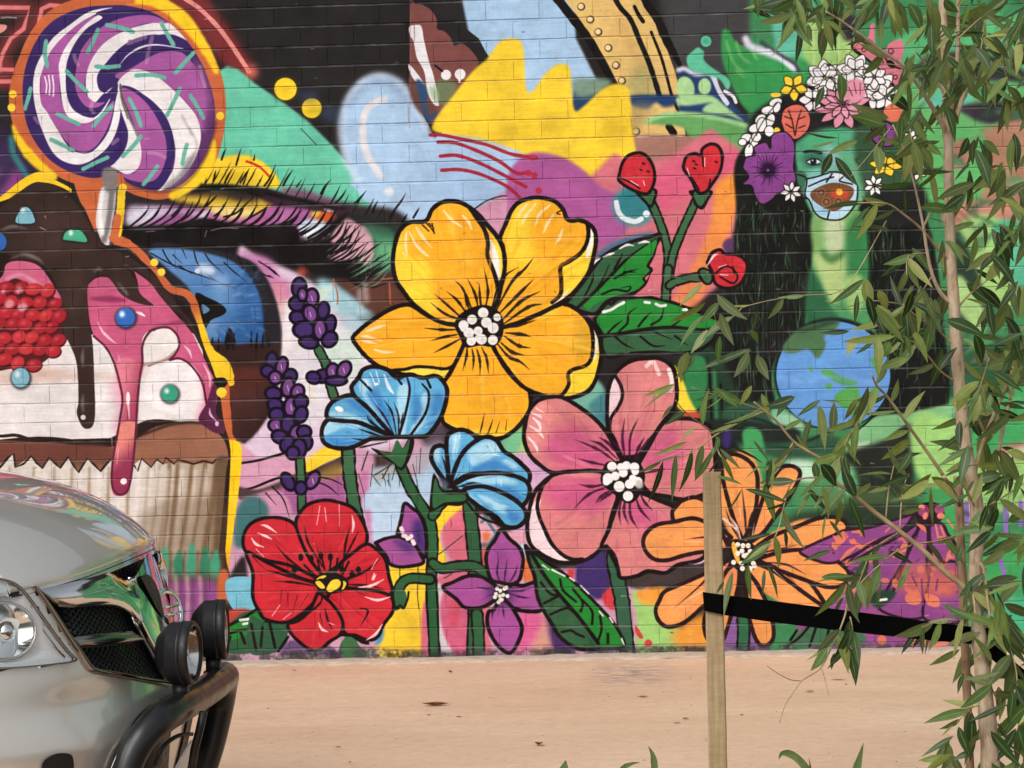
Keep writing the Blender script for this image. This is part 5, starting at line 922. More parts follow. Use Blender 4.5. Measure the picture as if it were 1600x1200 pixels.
# --- weathered foot of the wall: chipped paint over grey brick ----------------------------------------------
x0, y0, m = shape(P('-900,1026 375,1022 560,1012 700,1018 900,1011 1700,1002 2400,996 2400,1080 -900,1080'), 4, False)
h, w = m.shape; n = vnoise(h, w, 23, 5)*.45+vnoise(h, w, 9, 6)*.3+vnoise(h, w, 3.3, 16)*.25
put(rgb((72, 66, 70)), (x0, y0, m*np.clip((n-.36)*4, 0, 1)), .8); put(rgb((150, 146, 148)), (x0, y0, m*np.clip((vnoise(h, w, 37, 8)*.6+vnoise(h, w, 7, 18)*.4-.56)*6, 0, 1)), .4); put(rgb((46, 44, 42)), (x0, y0, m*np.clip((vnoise(h, w, 31, 9)*.6+vnoise(h, w, 6, 19)*.4-.52)*6, 0, 1)), .6)
# --- roller and brush unevenness of the paint film -----------------------------------------------------------
n = vnoise(TH, TW, 60, 1)*.4+vnoise(TH, TW, 17, 2)*.35+vnoise(TH, TW, 5, 3)*.25
st = np.repeat(vnoise(TH, TW//12+1, 3, 4), 12, 1)[:, :TW]
CANVAS *= (1+(n-.5)*.20+(st-.5)*.06)[..., None]
for k in range(150):                              # scuffs, chips and drips in the paint
    x, y = RNG.uniform(0, 1600), RNG.uniform(0, 1015); q = k % 5
    if q < 2: S((206, 200, 194), [(x, y), (x+RNG.uniform(2, 9), y+RNG.uniform(-1.5, 1.5))], RNG.uniform(.8, 2), 0, op=RNG.uniform(.25, .6), rough=.4)
    elif q < 4: S((52, 46, 46), [(x, y), (x+RNG.uniform(1, 6), y+RNG.uniform(-2, 2))], RNG.uniform(.8, 2.2), 0, op=RNG.uniform(.3, .7), rough=.4)
    else:
        tx = int(min(TW-1, max(0, to_tex([(x, y)])[0][0]))); ty = int(min(TH-1, max(0, to_tex([(x, y)])[0][1])))
        S(tuple(CANVAS[ty, tx]*255), [(x, y), (x+.5, y+RNG.uniform(10, 34))], RNG.uniform(1, 1.8), 0, op=.8, taper=(1, .5))
sp = RNG.random((TH, TW)) > .9992
CANVAS[sp] *= .75
lum = CANVAS @ np.array([.3, .59, .11], np.float32); CANVAS[:] = lum[..., None]+(CANVAS-lum[..., None])*.88
np.clip(CANVAS, 0.012, .98, out=CANVAS)

# ---------------------------------------------------------------- the paint layer becomes the wall's texture
img = bpy.data.images.new('mural_paint', TW, TH, alpha=False)
px = np.ones((TH, TW, 4), np.float32); px[..., :3] = CANVAS[::-1]
img.pixels.foreach_set(px.ravel()); img.update(); img.pack()
del px
def painted(name, dust):
    m, t, b = material(name, (.5, .5, .5), .5, spec=.05)
    g = t.nodes.new('ShaderNodeNewGeometry'); mp = N(t, 'ShaderNodeMapping')
    sp = t.nodes.new('ShaderNodeSeparateXYZ'); cb = t.nodes.new('ShaderNodeCombineXYZ')
    t.links.new(g.outputs['Position'], sp.inputs[0]); t.links.new(sp.outputs['X'], cb.inputs['X']); t.links.new(sp.outputs['Z'], cb.inputs['Y']); t.links.new(cb.outputs[0], mp.inputs['Vector'])
    sx, sz = 1/(TEX_X1-TEX_X0), 1/(TEX_Z1-TEX_Z0)
    mp.inputs['Scale'].default_value = (sx, sz, 1); mp.inputs['Location'].default_value = (-TEX_X0*sx, -TEX_Z0*sz, 0)
    im = t.nodes.new('ShaderNodeTexImage'); im.image = img; im.extension = 'EXTEND'; im.interpolation = 'Cubic'; t.links.new(mp.outputs[0], im.inputs['Vector'])
    pos = mapped(t, (1, 1, 1), 'Position'); n1 = N(t, 'ShaderNodeTexNoise', Scale=9.0, Detail=5.0); t.links.new(pos, n1.inputs['Vector'])
    r = N(t, 'ShaderNodeMapRange'); r.inputs[1].default_value = .35; r.inputs[2].default_value = .7; r.inputs[3].default_value = 0; r.inputs[4].default_value = dust; t.links.new(n1.outputs['Fac'], r.inputs[0])
    c = mix(t, im.outputs['Color'], (.40, .38, .36), r.outputs[0])
    t.links.new(c, b.inputs['Base Color'])
    n2 = N(t, 'ShaderNodeTexNoise', Scale=160.0, Detail=3.0); t.links.new(pos, n2.inputs['Vector'])
    n3 = N(t, 'ShaderNodeTexNoise', Scale=38.0, Detail=4.0); t.links.new(pos, n3.inputs['Vector'])
    ad = N(t, 'ShaderNodeMath', _operation='ADD'); t.links.new(n2.outputs['Fac'], ad.inputs[0]); t.links.new(n3.outputs['Fac'], ad.inputs[1])
    bump(t, b, ad.outputs[0], .4, .0016)
    rr = N(t, 'ShaderNodeMapRange'); rr.inputs[3].default_value = .42; rr.inputs[4].default_value = .68; t.links.new(n3.outputs['Fac'], rr.inputs[0]); t.links.new(rr.outputs[0], b.inputs['Roughness'])
    return m
M_PAINT = painted('painted_brick', .015); M_JOINT = painted('painted_mortar', .20)

# rows of bricks: joint heights measured off the photograph
JZ = []
for j in range(-15, 38):
    JZ.append(1.2685+(.0868*j if j < 0 else .0862*j+.0000943*j*j))
BW = .2385; WX0, WX1 = -9.0, 7.0
X00 = -2.1135                                   # a vertical joint of the row under z = 2.94
wall = thing('brick_wall', 'long painted brick wall carrying a bright mural of flowers, cupcake and lollipop', 'wall', (-1.0, 0, 0))
def brick_geo(w, h, rnd=None):
    """a brick face with a worn arris; y = 0 is the front"""
    c, bt, bb, y1 = .0008, .0022, .0014, .03; q = [(-w/2, -h/2), (w/2, -h/2), (w/2, h/2), (-w/2, h/2)]; b = .005
    i = [(-w/2+c, -h/2+bb), (w/2-c, -h/2+bb), (w/2-c, h/2-bt), (-w/2+c, h/2-bt)]; k = [(-w/2+c*.3, -h/2+bb*.3), (w/2-c*.3, -h/2+bb*.3), (w/2-c*.3, h/2-bt*.35), (-w/2+c*.3, h/2-bt*.35)]
    v = [(x, y1, z) for x, z in q]+[(x, b, z) for x, z in q]+[(x, b*.3, z) for x, z in k]+[(x, 0, z) for x, z in i]
    f = [(8+4+a, 8+4+(a+1) % 4, 0, 0) for a in range(0)]
    for L in (0, 4, 8):
        for a in range(4): f.append((L+a, L+(a+1) % 4, L+4+(a+1) % 4, L+4+a))
    f.append((12, 13, 14, 15)); return v, f
rows = []
for r in range(len(JZ)-1):
    z0, z1 = JZ[r], JZ[r+1]
    if z1 < -.03: continue
    par = (r-(15+18)) % 2
    off = X00+(BW/2 if par else 0)
    k0 = math.floor((WX0-off)/BW); k1 = math.ceil((WX1-off)/BW)
    for k in range(k0, k1): rows.append((off+(k+.5)*BW, (z0+z1)/2, z1-z0))
def to_px(x, y, z):
    d = (x-CAM[0], y-CAM[1], z-CAM[2]); c = [XW[i]*d[0]+YW[i]*d[1]+ZW[i]*d[2] for i in range(3)]
    return 800-FPX*c[0]/c[2], 600+FPX*c[1]/c[2]
shown, rest = [], []
for x, z, h in rows:
    a, b = to_px(x, 0, z)
    ok = 60 < a < 1075 and 12 < b < 1000 and not (a < 380 and b > 715)
    (shown if ok else rest).append((x, z, h, a, b))
shown.sort(key=lambda q: abs(q[3]-640)+.4*abs(q[4]-520)); rest += shown[300:]; shown = shown[:300]
rb = random.Random(5)
bmesh_data = []
for k in range(4):
    v, f = brick_geo(BW-rb.uniform(.0002, .0016), .0868-rb.uniform(.0074, .0094)); m = mesh('brick', v, f); m.materials.append(M_PAINT); bmesh_data.append(m)
def jit(): return rb.gauss(0, .0007), rb.gauss(0, .0025), rb.gauss(0, .0006), rb.gauss(0, .0022), rb.gauss(0, .005)
def brick_matrix(x, z, h):
    dy, ry, dz, rz, rx = jit()
    return Matrix.Translation((x, dy, z+dz)) @ Matrix.Rotation(ry, 4, 'Y') @ Matrix.Rotation(rz, 4, 'Z') @ Matrix.Rotation(rx, 4, 'X') @ Matrix.Diagonal((1, 1, h/.0868, 1))
inv = Matrix.Translation((1.0, 0, 0))
for x, z, h, *_ in shown:
    o = bpy.data.objects.new('brick', rb.choice(bmesh_data)); link(o, wall); o.matrix_local = inv @ brick_matrix(x, z, h)
B = MB()
for x, z, h, *_ in rest:
    M = brick_matrix(x, z, h); v, f = brick_geo(BW-rb.uniform(.0002, .0016), .0868-rb.uniform(.0074, .0094)); B.add([M @ Vector(p) for p in v], f)
o = B.build('bricks', M_PAINT, wall, smooth=False); o['kind'] = 'stuff'
# mortar bed: undulating, painted over; the vertical joints are struck nearly flush
B = MB(); rn = random.Random(9)
rowsv = []                                      # each bed joint is struck: deep at its top, flush at its foot
for j in JZ:
    if j < -.1: continue
    for dz, dp, q in ((-.0054, .0042, 0), (-.0049, .0004, .0006), (.0020, .0044, .0010), (.0036, .0050, .001), (.0041, .0040, 0)):
        rowsv.append([(WX0+(WX1-WX0)*i/640, dp+rn.uniform(-q, q), j+dz+rn.uniform(-.0006, .0006)*(q > 0)) for i in range(641)])
B.grid(rowsv)
B.box((WX0, .031, -.15), (WX1, .25, JZ[-1]+.01))
B.build('mortar', M_JOINT, wall, smooth=False)

# ---------------------------------------------------------------- concrete ground, a touch lower towards the left as in the photograph
M_CONC, t, b = material('warm_concrete', (.6, .42, .3), .85, spec=.25)
pos = mapped(t, (1, 1, 1), 'Position'); stretch = mapped(t, (.55, 1.6, 1), 'Position')
r1, n1 = noise_ramp(t, stretch, 1.3, lin((214, 177, 148)), lin((232, 199, 170)), .3, .7, 6, .6)
r2, n2 = noise_ramp(t, pos, 18, (.74, .74, .74), (1.08, 1.08, 1.08), .3, .7, 6, .75)
c = mix(t, r1.outputs[0], r2.outputs[0], .55, 'MULTIPLY')
r4, n4 = noise_ramp(t, mapped(t, (3, 14, 1), 'Position'), 6, (.86, .84, .83), (1, 1, 1), .34, .46, 4, .6); c = mix(t, c, r4.outputs[0], .5, 'MULTIPLY')
# grey washed-out spill by the wall, and old dark specks
sp = t.nodes.new('ShaderNodeSeparateXYZ'); t.links.new(pos, sp.inputs[0])
def bell(src, c0, w):
    s = N(t, 'ShaderNodeMath', _operation='SUBTRACT'); t.links.new(src, s.inputs[0]); s.inputs[1].default_value = c0
    d = N(t, 'ShaderNodeMath', _operation='DIVIDE'); t.links.new(s.outputs[0], d.inputs[0]); d.inputs[1].default_value = w
    p = N(t, 'ShaderNodeMath', _operation='POWER'); a = N(t, 'ShaderNodeMath', _operation='ABSOLUTE'); t.links.new(d.outputs[0], a.inputs[0]); t.links.new(a.outputs[0], p.inputs[0]); p.inputs[1].default_value = 2.0
    e = N(t, 'ShaderNodeMath', _operation='SUBTRACT', _use_clamp=True); e.inputs[0].default_value = 1.0; t.links.new(p.outputs[0], e.inputs[1]); return e.outputs[0]
gx = at_z(985, 1052, 0)
m1 = N(t, 'ShaderNodeMath', _operation='MULTIPLY'); t.links.new(bell(sp.outputs['X'], gx[0], .22), m1.inputs[0]); t.links.new(bell(sp.outputs['Y'], gx[1], .42), m1.inputs[1])
r3, n3 = noise_ramp(t, mapped(t, (5, 8, 1), 'Position'), 2.5, (0, 0, 0), (1, 1, 1), .42, .6)
m2 = N(t, 'ShaderNodeMath', _operation='MULTIPLY'); t.links.new(m1.outputs[0], m2.inputs[0]); t.links.new(r3.outputs[0], m2.inputs[1])
m2b = N(t, 'ShaderNodeMath', _operation='MULTIPLY'); t.links.new(m2.outputs[0], m2b.inputs[0]); m2b.inputs[1].default_value = .8
c = mix(t, c, lin((142, 132, 130)), m2b.outputs[0])
vo = N(t, 'ShaderNodeTexVoronoi', Scale=5.0); t.links.new(mapped(t, (1, 1.6, 1), 'Position'), vo.inputs['Vector'])
rv = t.nodes.new('ShaderNodeValToRGB'); rv.color_ramp.elements[0].position = .02; rv.color_ramp.elements[0].color = (.3, .25, .22, 1); rv.color_ramp.elements[1].position = .055; rv.color_ramp.elements[1].color = (1, 1, 1, 1)
t.links.new(vo.outputs['Distance'], rv.inputs['Fac']); c = mix(t, c, rv.outputs[0], .75, 'MULTIPLY')
t.links.new(c, b.inputs['Base Color']); bump(t, b, n2.outputs['Fac'], .3, .003)
def gz(x): return .0085*(x+1.1)-.006 if -6 < x < 4 else (.0085*5.1-.006 if x >= 4 else .0085*-4.9-.006)
xs_ = [-60, -20, -6, -3, 0, 2, 4, 20, 60]; ys_ = [-70, -30, -12, -6, -3, 0, .05, .3, 60]
B = MB(); B.grid([[(x, y, gz(max(-5.99, min(3.99, x)))) for x in xs_] for y in ys_]); o = B.build('concrete_pavement', M_CONC, smooth=False); o['kind'] = 'structure'
M_FOOT, t, b = material('pale_concrete', lin((196, 178, 160)), .85, spec=.2)
r, n = noise_ramp(t, mapped(t, (2, 8, 8), 'Position'), 9, lin((160, 142, 130)), lin((206, 186, 166)), .3, .65, 6, .7); t.links.new(r.outputs[0], b.inputs['Base Color']); bump(t, b, n.outputs['Fac'], .5, .004)
B = MB(); rn = random.Random(2)
prof = [(-.075, -.004), (-.072, .008), (-.062, .013), (-.03, .018), (.004, .021)]
B.grid([[(x, y+rn.uniform(-.006, .006)*(k < 3), gz(max(-5.99, min(3.99, x)))+z+rn.uniform(-.003, .003)) for k, (y, z) in enumerate(prof)] for x in [WX0+i*.06 for i in range(int((WX1-WX0)/.06))]])
o = B.build('footing_strip', M_FOOT, smooth=True); o['kind'] = 'structure'

# ---- front skin of the car: X as a function of the offset y from its centre line and the height z ----
YC = -4.70
XN = at_y(243, 960, YC)[0]
ZN = at_y(243, 960, YC)[2]
def xs(y, z):
    return XN-0.30*y*y-0.9*abs(y)**6-0.23*(z-ZN)-.45*max(0.0, .475-z)-.06*math.exp(-((abs(y)-.52)/.16)**2-((z-.585)/.05)**2)*.25
def hit(px, py, off=0.0):
    """where the sight line of a traced point meets the front skin, lifted off it by off metres"""
    r = ray(px, py); l = math.sqrt(_dot(r, r)); r = tuple(a/l for a in r)
    f = lambda t: CAM[0]+r[0]*t-xs(CAM[1]+r[1]*t-YC, CAM[2]+r[2]*t)
    t0 = 5.6; best = (1e9, t0); t = t0
    while t < 8.6:
        v = f(t)
        if v <= 0:
            a, b = t-.02, t
            for _ in range(24):
                m = (a+b)/2
                if f(m) > 0: a = m
                else: b = m
            best = (0, b); break
        if v < best[0]: best = (v, t)
        t += .02
    t = best[1]; p = [CAM[i]+r[i]*t for i in range(3)]
    y = p[1]-YC
    n = _n((1.0, .6*y+5.4*abs(y)**5*(1 if y > 0 else -1), .23))
    return (p[0]+n[0]*off, p[1]+n[1]*off, p[2]+n[2]*off), best[0]

# ---------------------------------------------------------------- the parked car (heading +X, its right side towards the camera)
M_SILVER, t, b = material('silver_paint', (.74, .725, .66), .34, .6, .5, 1.0, .015); b.inputs['Coat IOR'].default_value = 1.8
n = N(t, 'ShaderNodeTexNoise', Scale=900.0, Detail=1.0); t.links.new(mapped(t), n.inputs['Vector'])
r = N(t, 'ShaderNodeMapRange'); r.inputs[3].default_value = .30; r.inputs[4].default_value = .42; t.links.new(n.outputs['Fac'], r.inputs[0]); t.links.new(r.outputs[0], b.inputs['Roughness'])
M_CHROME, t, b = material('chrome', (.80, .80, .80), .06, 1.0)
rr, n = noise_ramp(t, mapped(t), 40, (.05, .05, .05), (.16, .16, .16), .4, .7); t.links.new(rr.outputs[0], b.inputs['Roughness'])
M_DCHROME, _, _ = material('dark_chrome', (.30, .29, .28), .16, 1.0)
M_BLACK, t, b = material('black_plastic', (.012, .012, .013), .42, spec=.4)
rr, n = noise_ramp(t, mapped(t), 60, (.34, .34, .34), (.55, .55, .55)); t.links.new(rr.outputs[0], b.inputs['Roughness'])
M_GLOSSB, t, b = material('gloss_black', (.012, .012, .013), .3, spec=.4, coat=.15, coat_rough=.2)
rr, n = noise_ramp(t, mapped(t), 25, (.28, .28, .28), (.42, .42, .42)); t.links.new(rr.outputs[0], b.inputs['Roughness'])
M_RUBBER, _, _ = material('rubber', (.02, .02, .02), .7, spec=.3)
M_LAMPGREY, _, _ = material('lamp_housing', (.95, .955, .94), .2, .0, .7)
M_REFL, _, _ = material('reflector', (.90, .90, .89), .10, 1.0)
M_PLATE, _, _ = material('number_plate', (.72, .70, .66), .4)
def glass(name, tint, f=.35):
    m, t, b = material(name, tint, .03); o = t.nodes['Material Output']
    tr = N(t, 'ShaderNodeBsdfTransparent', Color=(*tint, 1)); gl = N(t, 'ShaderNodeBsdfGlossy', Roughness=.03); fr = N(t, 'ShaderNodeLayerWeight', Blend=f)
    mx = t.nodes.new('ShaderNodeMixShader'); t.links.new(fr.outputs['Fresnel'], mx.inputs[0]); t.links.new(tr.outputs[0], mx.inputs[1]); t.links.new(gl.outputs[0], mx.inputs[2]); t.links.new(mx.outputs[0], o.inputs['Surface']); return m
M_LENS = glass('clear_lens', (.97, .98, .98), .10)
M_TINT, _, _ = material('tinted_glass', (.02, .025, .025), .05, spec=.7)
GZC = gz(-2.5)
car = thing('parked_car', 'silver car with black driving lamps and nudge bar parked nose first at the left', 'car', (-3.6, YC, GZC))

def zl(y): return .945-.10*y*y
def crown(s, y):
    """height of the bonnet and cowl s metres behind the lip"""
    a = abs(y); X = xs(y, zl(y))-s
    def g(X): u = max(0.0, XN-.043-X); return .945+.21*(1-math.exp(-u/.25))+.03*u-.04*y*y
    return g(X)-(g(X+s)-zl(y))*math.exp(-s/(.03+.13*min(1, a/.6)))+.007*(1/(1+math.exp(max(-30, min(30, (a-.30-.10*s)/.02)))))*min(1, s/.1) - (.55*(a-.70)**2*4 if a > .70 else 0)
def inside(p, poly):
    x, y = p; c = False; n = len(poly)
    for i in range(n):
        (x1, y1), (x2, y2) = poly[i], poly[i-1]
        if (y1 > y) != (y2 > y) and x < (x2-x1)*(y-y1)/(y2-y1)+x1: c = not c
    return c
HL = P('-96,1036 -108,990 -100,940 -60,908 -20,902 4,905 24,913 42,932 62,960 84,992 104,1018 116,1033 92,1038 40,1043 0,1045 -60,1044')
GR = P('56,920 100,914 150,902 190,888 224,872 262,930 274,985 268,1050 262,1066 205,1058 152,1049 134,1038 112,1010 82,964')
FOG = P('64,1196 80,1180 100,1177 112,1184 112,1215 100,1235 70,1235')
# front skin, with openings cut for grille, headlights and fog recess
B = MB(); NYS, NZS = 96, 52; V = []
ys = [-.872+1.744*i/NYS for i in range(NYS+1)]
for y in ys:
    a = abs(y); top = zl(y)-.006-(.30*(a-.66)**2*9 if a > .66 else 0)
    V.append([(xs(y, z), YC+y, z) for z in [.24+(top-.24)*k/NZS for k in range(NZS+1)]])
f = []
def px_of(p): return to_px(*p)
vv = [p for r in V for p in r]; W1 = NZS+1
for i in range(NYS):
    for k in range(NZS):
        q = (i*W1+k, (i+1)*W1+k, (i+1)*W1+k+1, i*W1+k+1)
        c = [sum(vv[a][d] for a in q)/4 for d in range(3)]; m = (c[0], YC-abs(c[1]-YC), c[2]); p = px_of(m)
        if inside(p, HL) or inside(p, GR): continue
        f.append(q)
B.add(vv, f)
B.build('front_bumper', M_SILVER, car)
# sides, wings and cowl
B = MB(); rowsb = []
for s in [0, .05, .12, .22, .36, .55, .8, 1.1, 1.6, 2.4, 3.2, 3.8, 4.1, 4.25]:
    sec = []
    half = [(.80, .25), (.872, .30), (.885, .5), (.885, .66)]
    e = min(1, s/.5)
    for y, z in half: sec.append((y, z))
    zt = crown(min(s, 1.1), .80)
    for y in (.872, .84, .78, .72, .66): 
        zz = crown(min(s, 1.1), y)-(.30*(y-.66)**2*9 if s < .01 else 0)-.012
        sec.append((y, zz if y < .86 else zz-.03))
    k = 1.0 if s < 3.9 else 1-.35*(s-3.9)
    R = [(xs(-y*1, z)-s, YC-y*k, z) for y, z in sec]; L = [(xs(y, z)-s, YC+y*k, z) for y, z in reversed(sec)]
    rowsb.append(R+L)
B.grid(rowsb); B.add(rowsb[-1], [tuple(range(len(rowsb[-1])))])
B.build('body', M_SILVER, car)
# bonnet
B = MB(); hy = [-.655+1.31*i/44 for i in range(45)]; hs_ = [-.004, 0, .008, .02, .04, .07, .11, .16, .22, .3, .4, .52, .66, .82, .98]
top = [[(xs(y, zl(y))-s+(.006 if s > -.001 else 0), YC+y, crown(max(s, 0), y)-(.013 if s < 0 else (.004 if s == 0 else 0))+.004) for y in hy] for s in hs_]
B.grid(top); B.grid([[(x-.012, y, z-.012) for x, y, z in top[1]], top[0]])
B.grid([[r[0] for r in top], [(r[0][0], r[0][1], r[0][2]-.02) for r in top]]); B.grid([[r[-1] for r in top], [(r[-1][0], r[-1][1], r[-1][2]-.02) for r in top]])
B.build('bonnet', M_SILVER, car)
B = MB(); B.grid([[(xs(y, zl(y))-.002, YC+y, zl(y)-.004) for y in hy], [(xs(y, zl(y)-.02)+.001, YC+y, zl(y)-.022) for y in hy]]); B.grid([[(xs(y, zl(y))-.06, YC+y, zl(y)-.006) for y in hy], [(xs(y, zl(y))+.001, YC+y, zl(y)-.006) for y in hy]])
B.build('bonnet_gap_shade', M_RUBBER, car)  # shade of the shut line under the bonnet lip, put in as a black strip
# greenhouse, wheels: outside the frame, built plainly
B = MB(); gh = [(-.98, 1.14, .66), (-1.75, 1.60, .56), (-2.2, 1.67, .56), (-3.4, 1.64, .55), (-4.15, 1.15, .62)]
B.grid([[(XN+x, YC-w*1.12, 1.10), (XN+x, YC-w, z-.05), (XN+x, YC-w+.1, z), (XN+x, YC+w-.1, z), (XN+x, YC+w, z-.05), (XN+x, YC+w*1.12, 1.10)] for x, z, w in gh])
B.build('cabin', M_SILVER, car)
B = MB(); B.grid([[(XN-.97, YC+y*.68, 1.16), (XN-1.74, YC+y*.56, 1.60)] for y in (-.9, -.3, .3, .9)]); o = B.build('windscreen', M_TINT, car); o.location.x += .01; o.location.z += .012
for sgn in (-1, 1):
    B = MB(); B.add([(XN-1.3, YC+sgn*.68, 1.2), (XN-1.85, YC+sgn*.60, 1.55), (XN-3.3, YC+sgn*.59, 1.54), (XN-3.8, YC+sgn*.66, 1.2)], [(0, 1, 2, 3)]); o = B.build('side_window', M_TINT, car); o.location.y += sgn*.015
def lathe(B, c, axis, prof, n=24):
    """prof: (distance along the axis, radius) pairs"""
    a = Vector(axis).normalized(); u = a.cross(Vector((0, 0, 1))).normalized(); w = a.cross(u); c = Vector(c)
    B.grid([[c+a*d+(u*math.cos(q)+w*math.sin(q))*r for q in [2*math.pi*k/n for k in range(n)]] for d, r in prof], True)
for sgn in (-1, 1):
    for wx in (XN-1.02, XN-3.66):
        B = MB(); lathe(B, (wx, YC+sgn*.79, GZC+.335), (0, sgn, 0), [(-.11, .2), (-.11, .31), (-.08, .335), (.08, .335), (.105, .315), (.108, .23)], 32); w = B.build('wheel', M_RUBBER, car)
        B = MB(); lathe(B, (wx, YC+sgn*.79, GZC+.335), (0, sgn, 0), [(.100, .235), (.108, .225), (.08, .20), (.085, .08), (.10, .05), (.10, .001)], 20); r_ = bpy.data.objects.new('rim', None)
        o = B.build('rim', M_CHROME, car); bpy.data.objects.remove(r_); mw = o.matrix_world.copy(); o.parent = w; o.matrix_local = Matrix.Identity(4)

# pieces traced on the front skin ------------------------------------------------
def H(px, py, off): return hit(px, py, off)[0]
def mir(p): return (p[0], 2*YC-p[1], p[2])
def ruled(B, up, lo, nu, nv, off, bulge=0.0, both=True, skirt=0.0):
    a = spline(np.array(up, float), False, 8); c = spline(np.array(lo, float), False, 8)
    def rs(q, n):
        d = np.r_[0, np.cumsum(np.hypot(*np.diff(q, axis=0).T))]; t = np.linspace(0, d[-1], n); return np.stack([np.interp(t, d, q[:, 0]), np.interp(t, d, q[:, 1])], 1)
    a, c = rs(a, nu), rs(c, nu); g = []
    for j in range(nv):
        t = j/(nv-1); o_ = off+bulge*math.sin(math.pi*t)
        g.append([H(*(a[i]*(1-t)+c[i]*t), o_) for i in range(nu)])
    if skirt:
        g = [[H(*a[i], off-skirt) for i in range(nu)]]+g+[[H(*c[i], off-skirt) for i in range(nu)]]
    B.grid(g)
    if skirt:
        B.grid([[r[0] for r in g[1:-1]], [tuple(Vector(r[0])-Vector((skirt, 0, 0))) for r in g[1:-1]]])
    if both: B.grid([[mir(p) for p in r] for r in g])
def fan(B, poly, center, off_in, off_out, rings=5, both=False, power=1.5):
    poly = spline(np.array(poly, float), True, 3); g = []
    for k in range(rings+1):
        t = k/rings; o_ = off_in+(off_out-off_in)*t**power
        g.append([H(center[0]+(p[0]-center[0])*max(t, .001), center[1]+(p[1]-center[1])*max(t, .001), o_) for p in poly])
    B.grid(g, True)
    if both: B.grid([[mir(p) for p in r] for r in g], True)
# grille: black box behind, honeycomb, chrome
B = MB(); ruled(B, P('50,912 120,905 190,880 224,862 262,900'), P('120,1045 150,1052 200,1062 262,1070 268,1064'), 20, 12, -.05); grille_back = B.build('grille_opening', M_BLACK, car)
B = MB(); hexes = 0
def hexring(B, c, r, w, tilt):
    pts_o = [(c[0]+r*math.cos(a), c[1]+r*math.sin(a)) for a in [math.pi/3*k+tilt for k in range(6)]]
    pts_i = [(c[0]+(r-w)*math.cos(a), c[1]+(r-w)*math.sin(a)) for a in [math.pi/3*k+tilt for k in range(6)]]
    return pts_o, pts_i
pz = .0165
for iy in range(-34, 35):
    for iz in range(0, 26):
        y = iy*pz*.87; z = .575+iz*pz+(.5*pz if iy % 2 else 0)
        p = px_of((xs(-abs(y), z), YC-abs(y), z))
        if not inside((190+(p[0]-190)*.96, 970+(p[1]-970)*.93), GR): continue
        po, pi = hexring(B, (y, z), pz*.56, pz*.12, 0)
        v = [(xs(q[0], q[1])-.022, YC+q[0], q[1]) for q in po]+[(xs(q[0], q[1])-.022, YC+q[0], q[1]) for q in pi]+[(xs(q[0], q[1])-.036, YC+q[0], q[1]) for q in pi]
        B.add(v, [(k, (k+1) % 6, 6+(k+1) % 6, 6+k) for k in range(6)]+[(6+k, 6+(k+1) % 6, 12+(k+1) % 6, 12+k) for k in range(6)])
mesh_o = B.build('honeycomb_mesh', M_BLACK, car, smooth=False); mesh_o['kind'] = 'stuff'
B = MB(); ruled(B, P('56,921 90,915 130,905 150,900 163,896 178,903 190,909 204,902'), P('88,949 110,950 150,947 178,948 198,958 212,974'), 26, 7, .012, .008, skirt=.008)
lf = spline(np.array(P('204,902 207,936 212,970 222,992 233,1012 244,1032 256,1052 264,1066')), False, 6); n_ = len(lf); gw = []
for i, p in enumerate(lf):
    q0 = hit(*p)[0]; y0, z0 = q0[1]-YC, q0[2]; z1 = .938+(.575-.938)*(i/(n_-1)); row = []
    for k in range(9):
        t_ = k/8; y, z = y0*(1-t_), z0*(1-t_)+z1*t_; row.append((xs(y, z)+.012+.012*math.sin(math.pi*.5*t_), YC+y, z))
    gw.append([(row[0][0]-.02, row[0][1], row[0][2])]+row)
B.grid(gw); B.grid([[mir(p) for p in r] for r in gw])
B.build('grille_wing', M_CHROME, car)
B = MB(); ruled(B, P('50,916 70,944 88,972 106,1000 120,1020 132,1040 142,1051 170,1057 210,1064 262,1072'), P('58,920 80,951 96,976 112,1000 126,1020 138,1037 148,1044 174,1049 212,1056 260,1064'), 40, 4, .008, .008, skirt=.03); B.build('grille_surround', M_DCHROME, car)
B = MB(); ruled(B, P('108,994 140,990 170,988 198,986 210,988 219,998'), P('126,1013 146,1012 170,1010 200,1006 212,1004 220,1001'), 14, 4, .002, .008, both=False, skirt=.008); B.build('grille_slat', M_DCHROME, car); B3 = MB(); B3.add([mir(p) for p in B.v], B.f); B3.build('grille_slat', M_DCHROME, car)
B = MB(); ruled(B, P('206,905 216,900 228,912 236,932'), P('222,936 230,952 238,964 244,972'), 8, 5, .026, both=False); B.build('badge_well', M_BLACK, car)
# badge: ring with a bar across
bc = Vector(H(246, 958, .034)); bn = Vector((1, -.42, .3)).normalized(); bu = bn.cross(Vector((0, 0, 1))).normalized(); bw = bu.cross(bn)
B = MB(); rr_ = [[bc+(bu*math.cos(a)+bw*math.sin(a))*(.056+.009*math.cos(q))+bn*.006*math.sin(q) for q in [2*math.pi*k/8 for k in range(8)]] for a in [2*math.pi*k/28 for k in range(28)]]
B.grid(rr_+[rr_[0]], True); 
for zz in (-.011, .011): B.tube([bc-bu*.066+bw*zz, bc+bu*.066+bw*zz], .0055, 6)
B.build('badge', M_REFL, car)
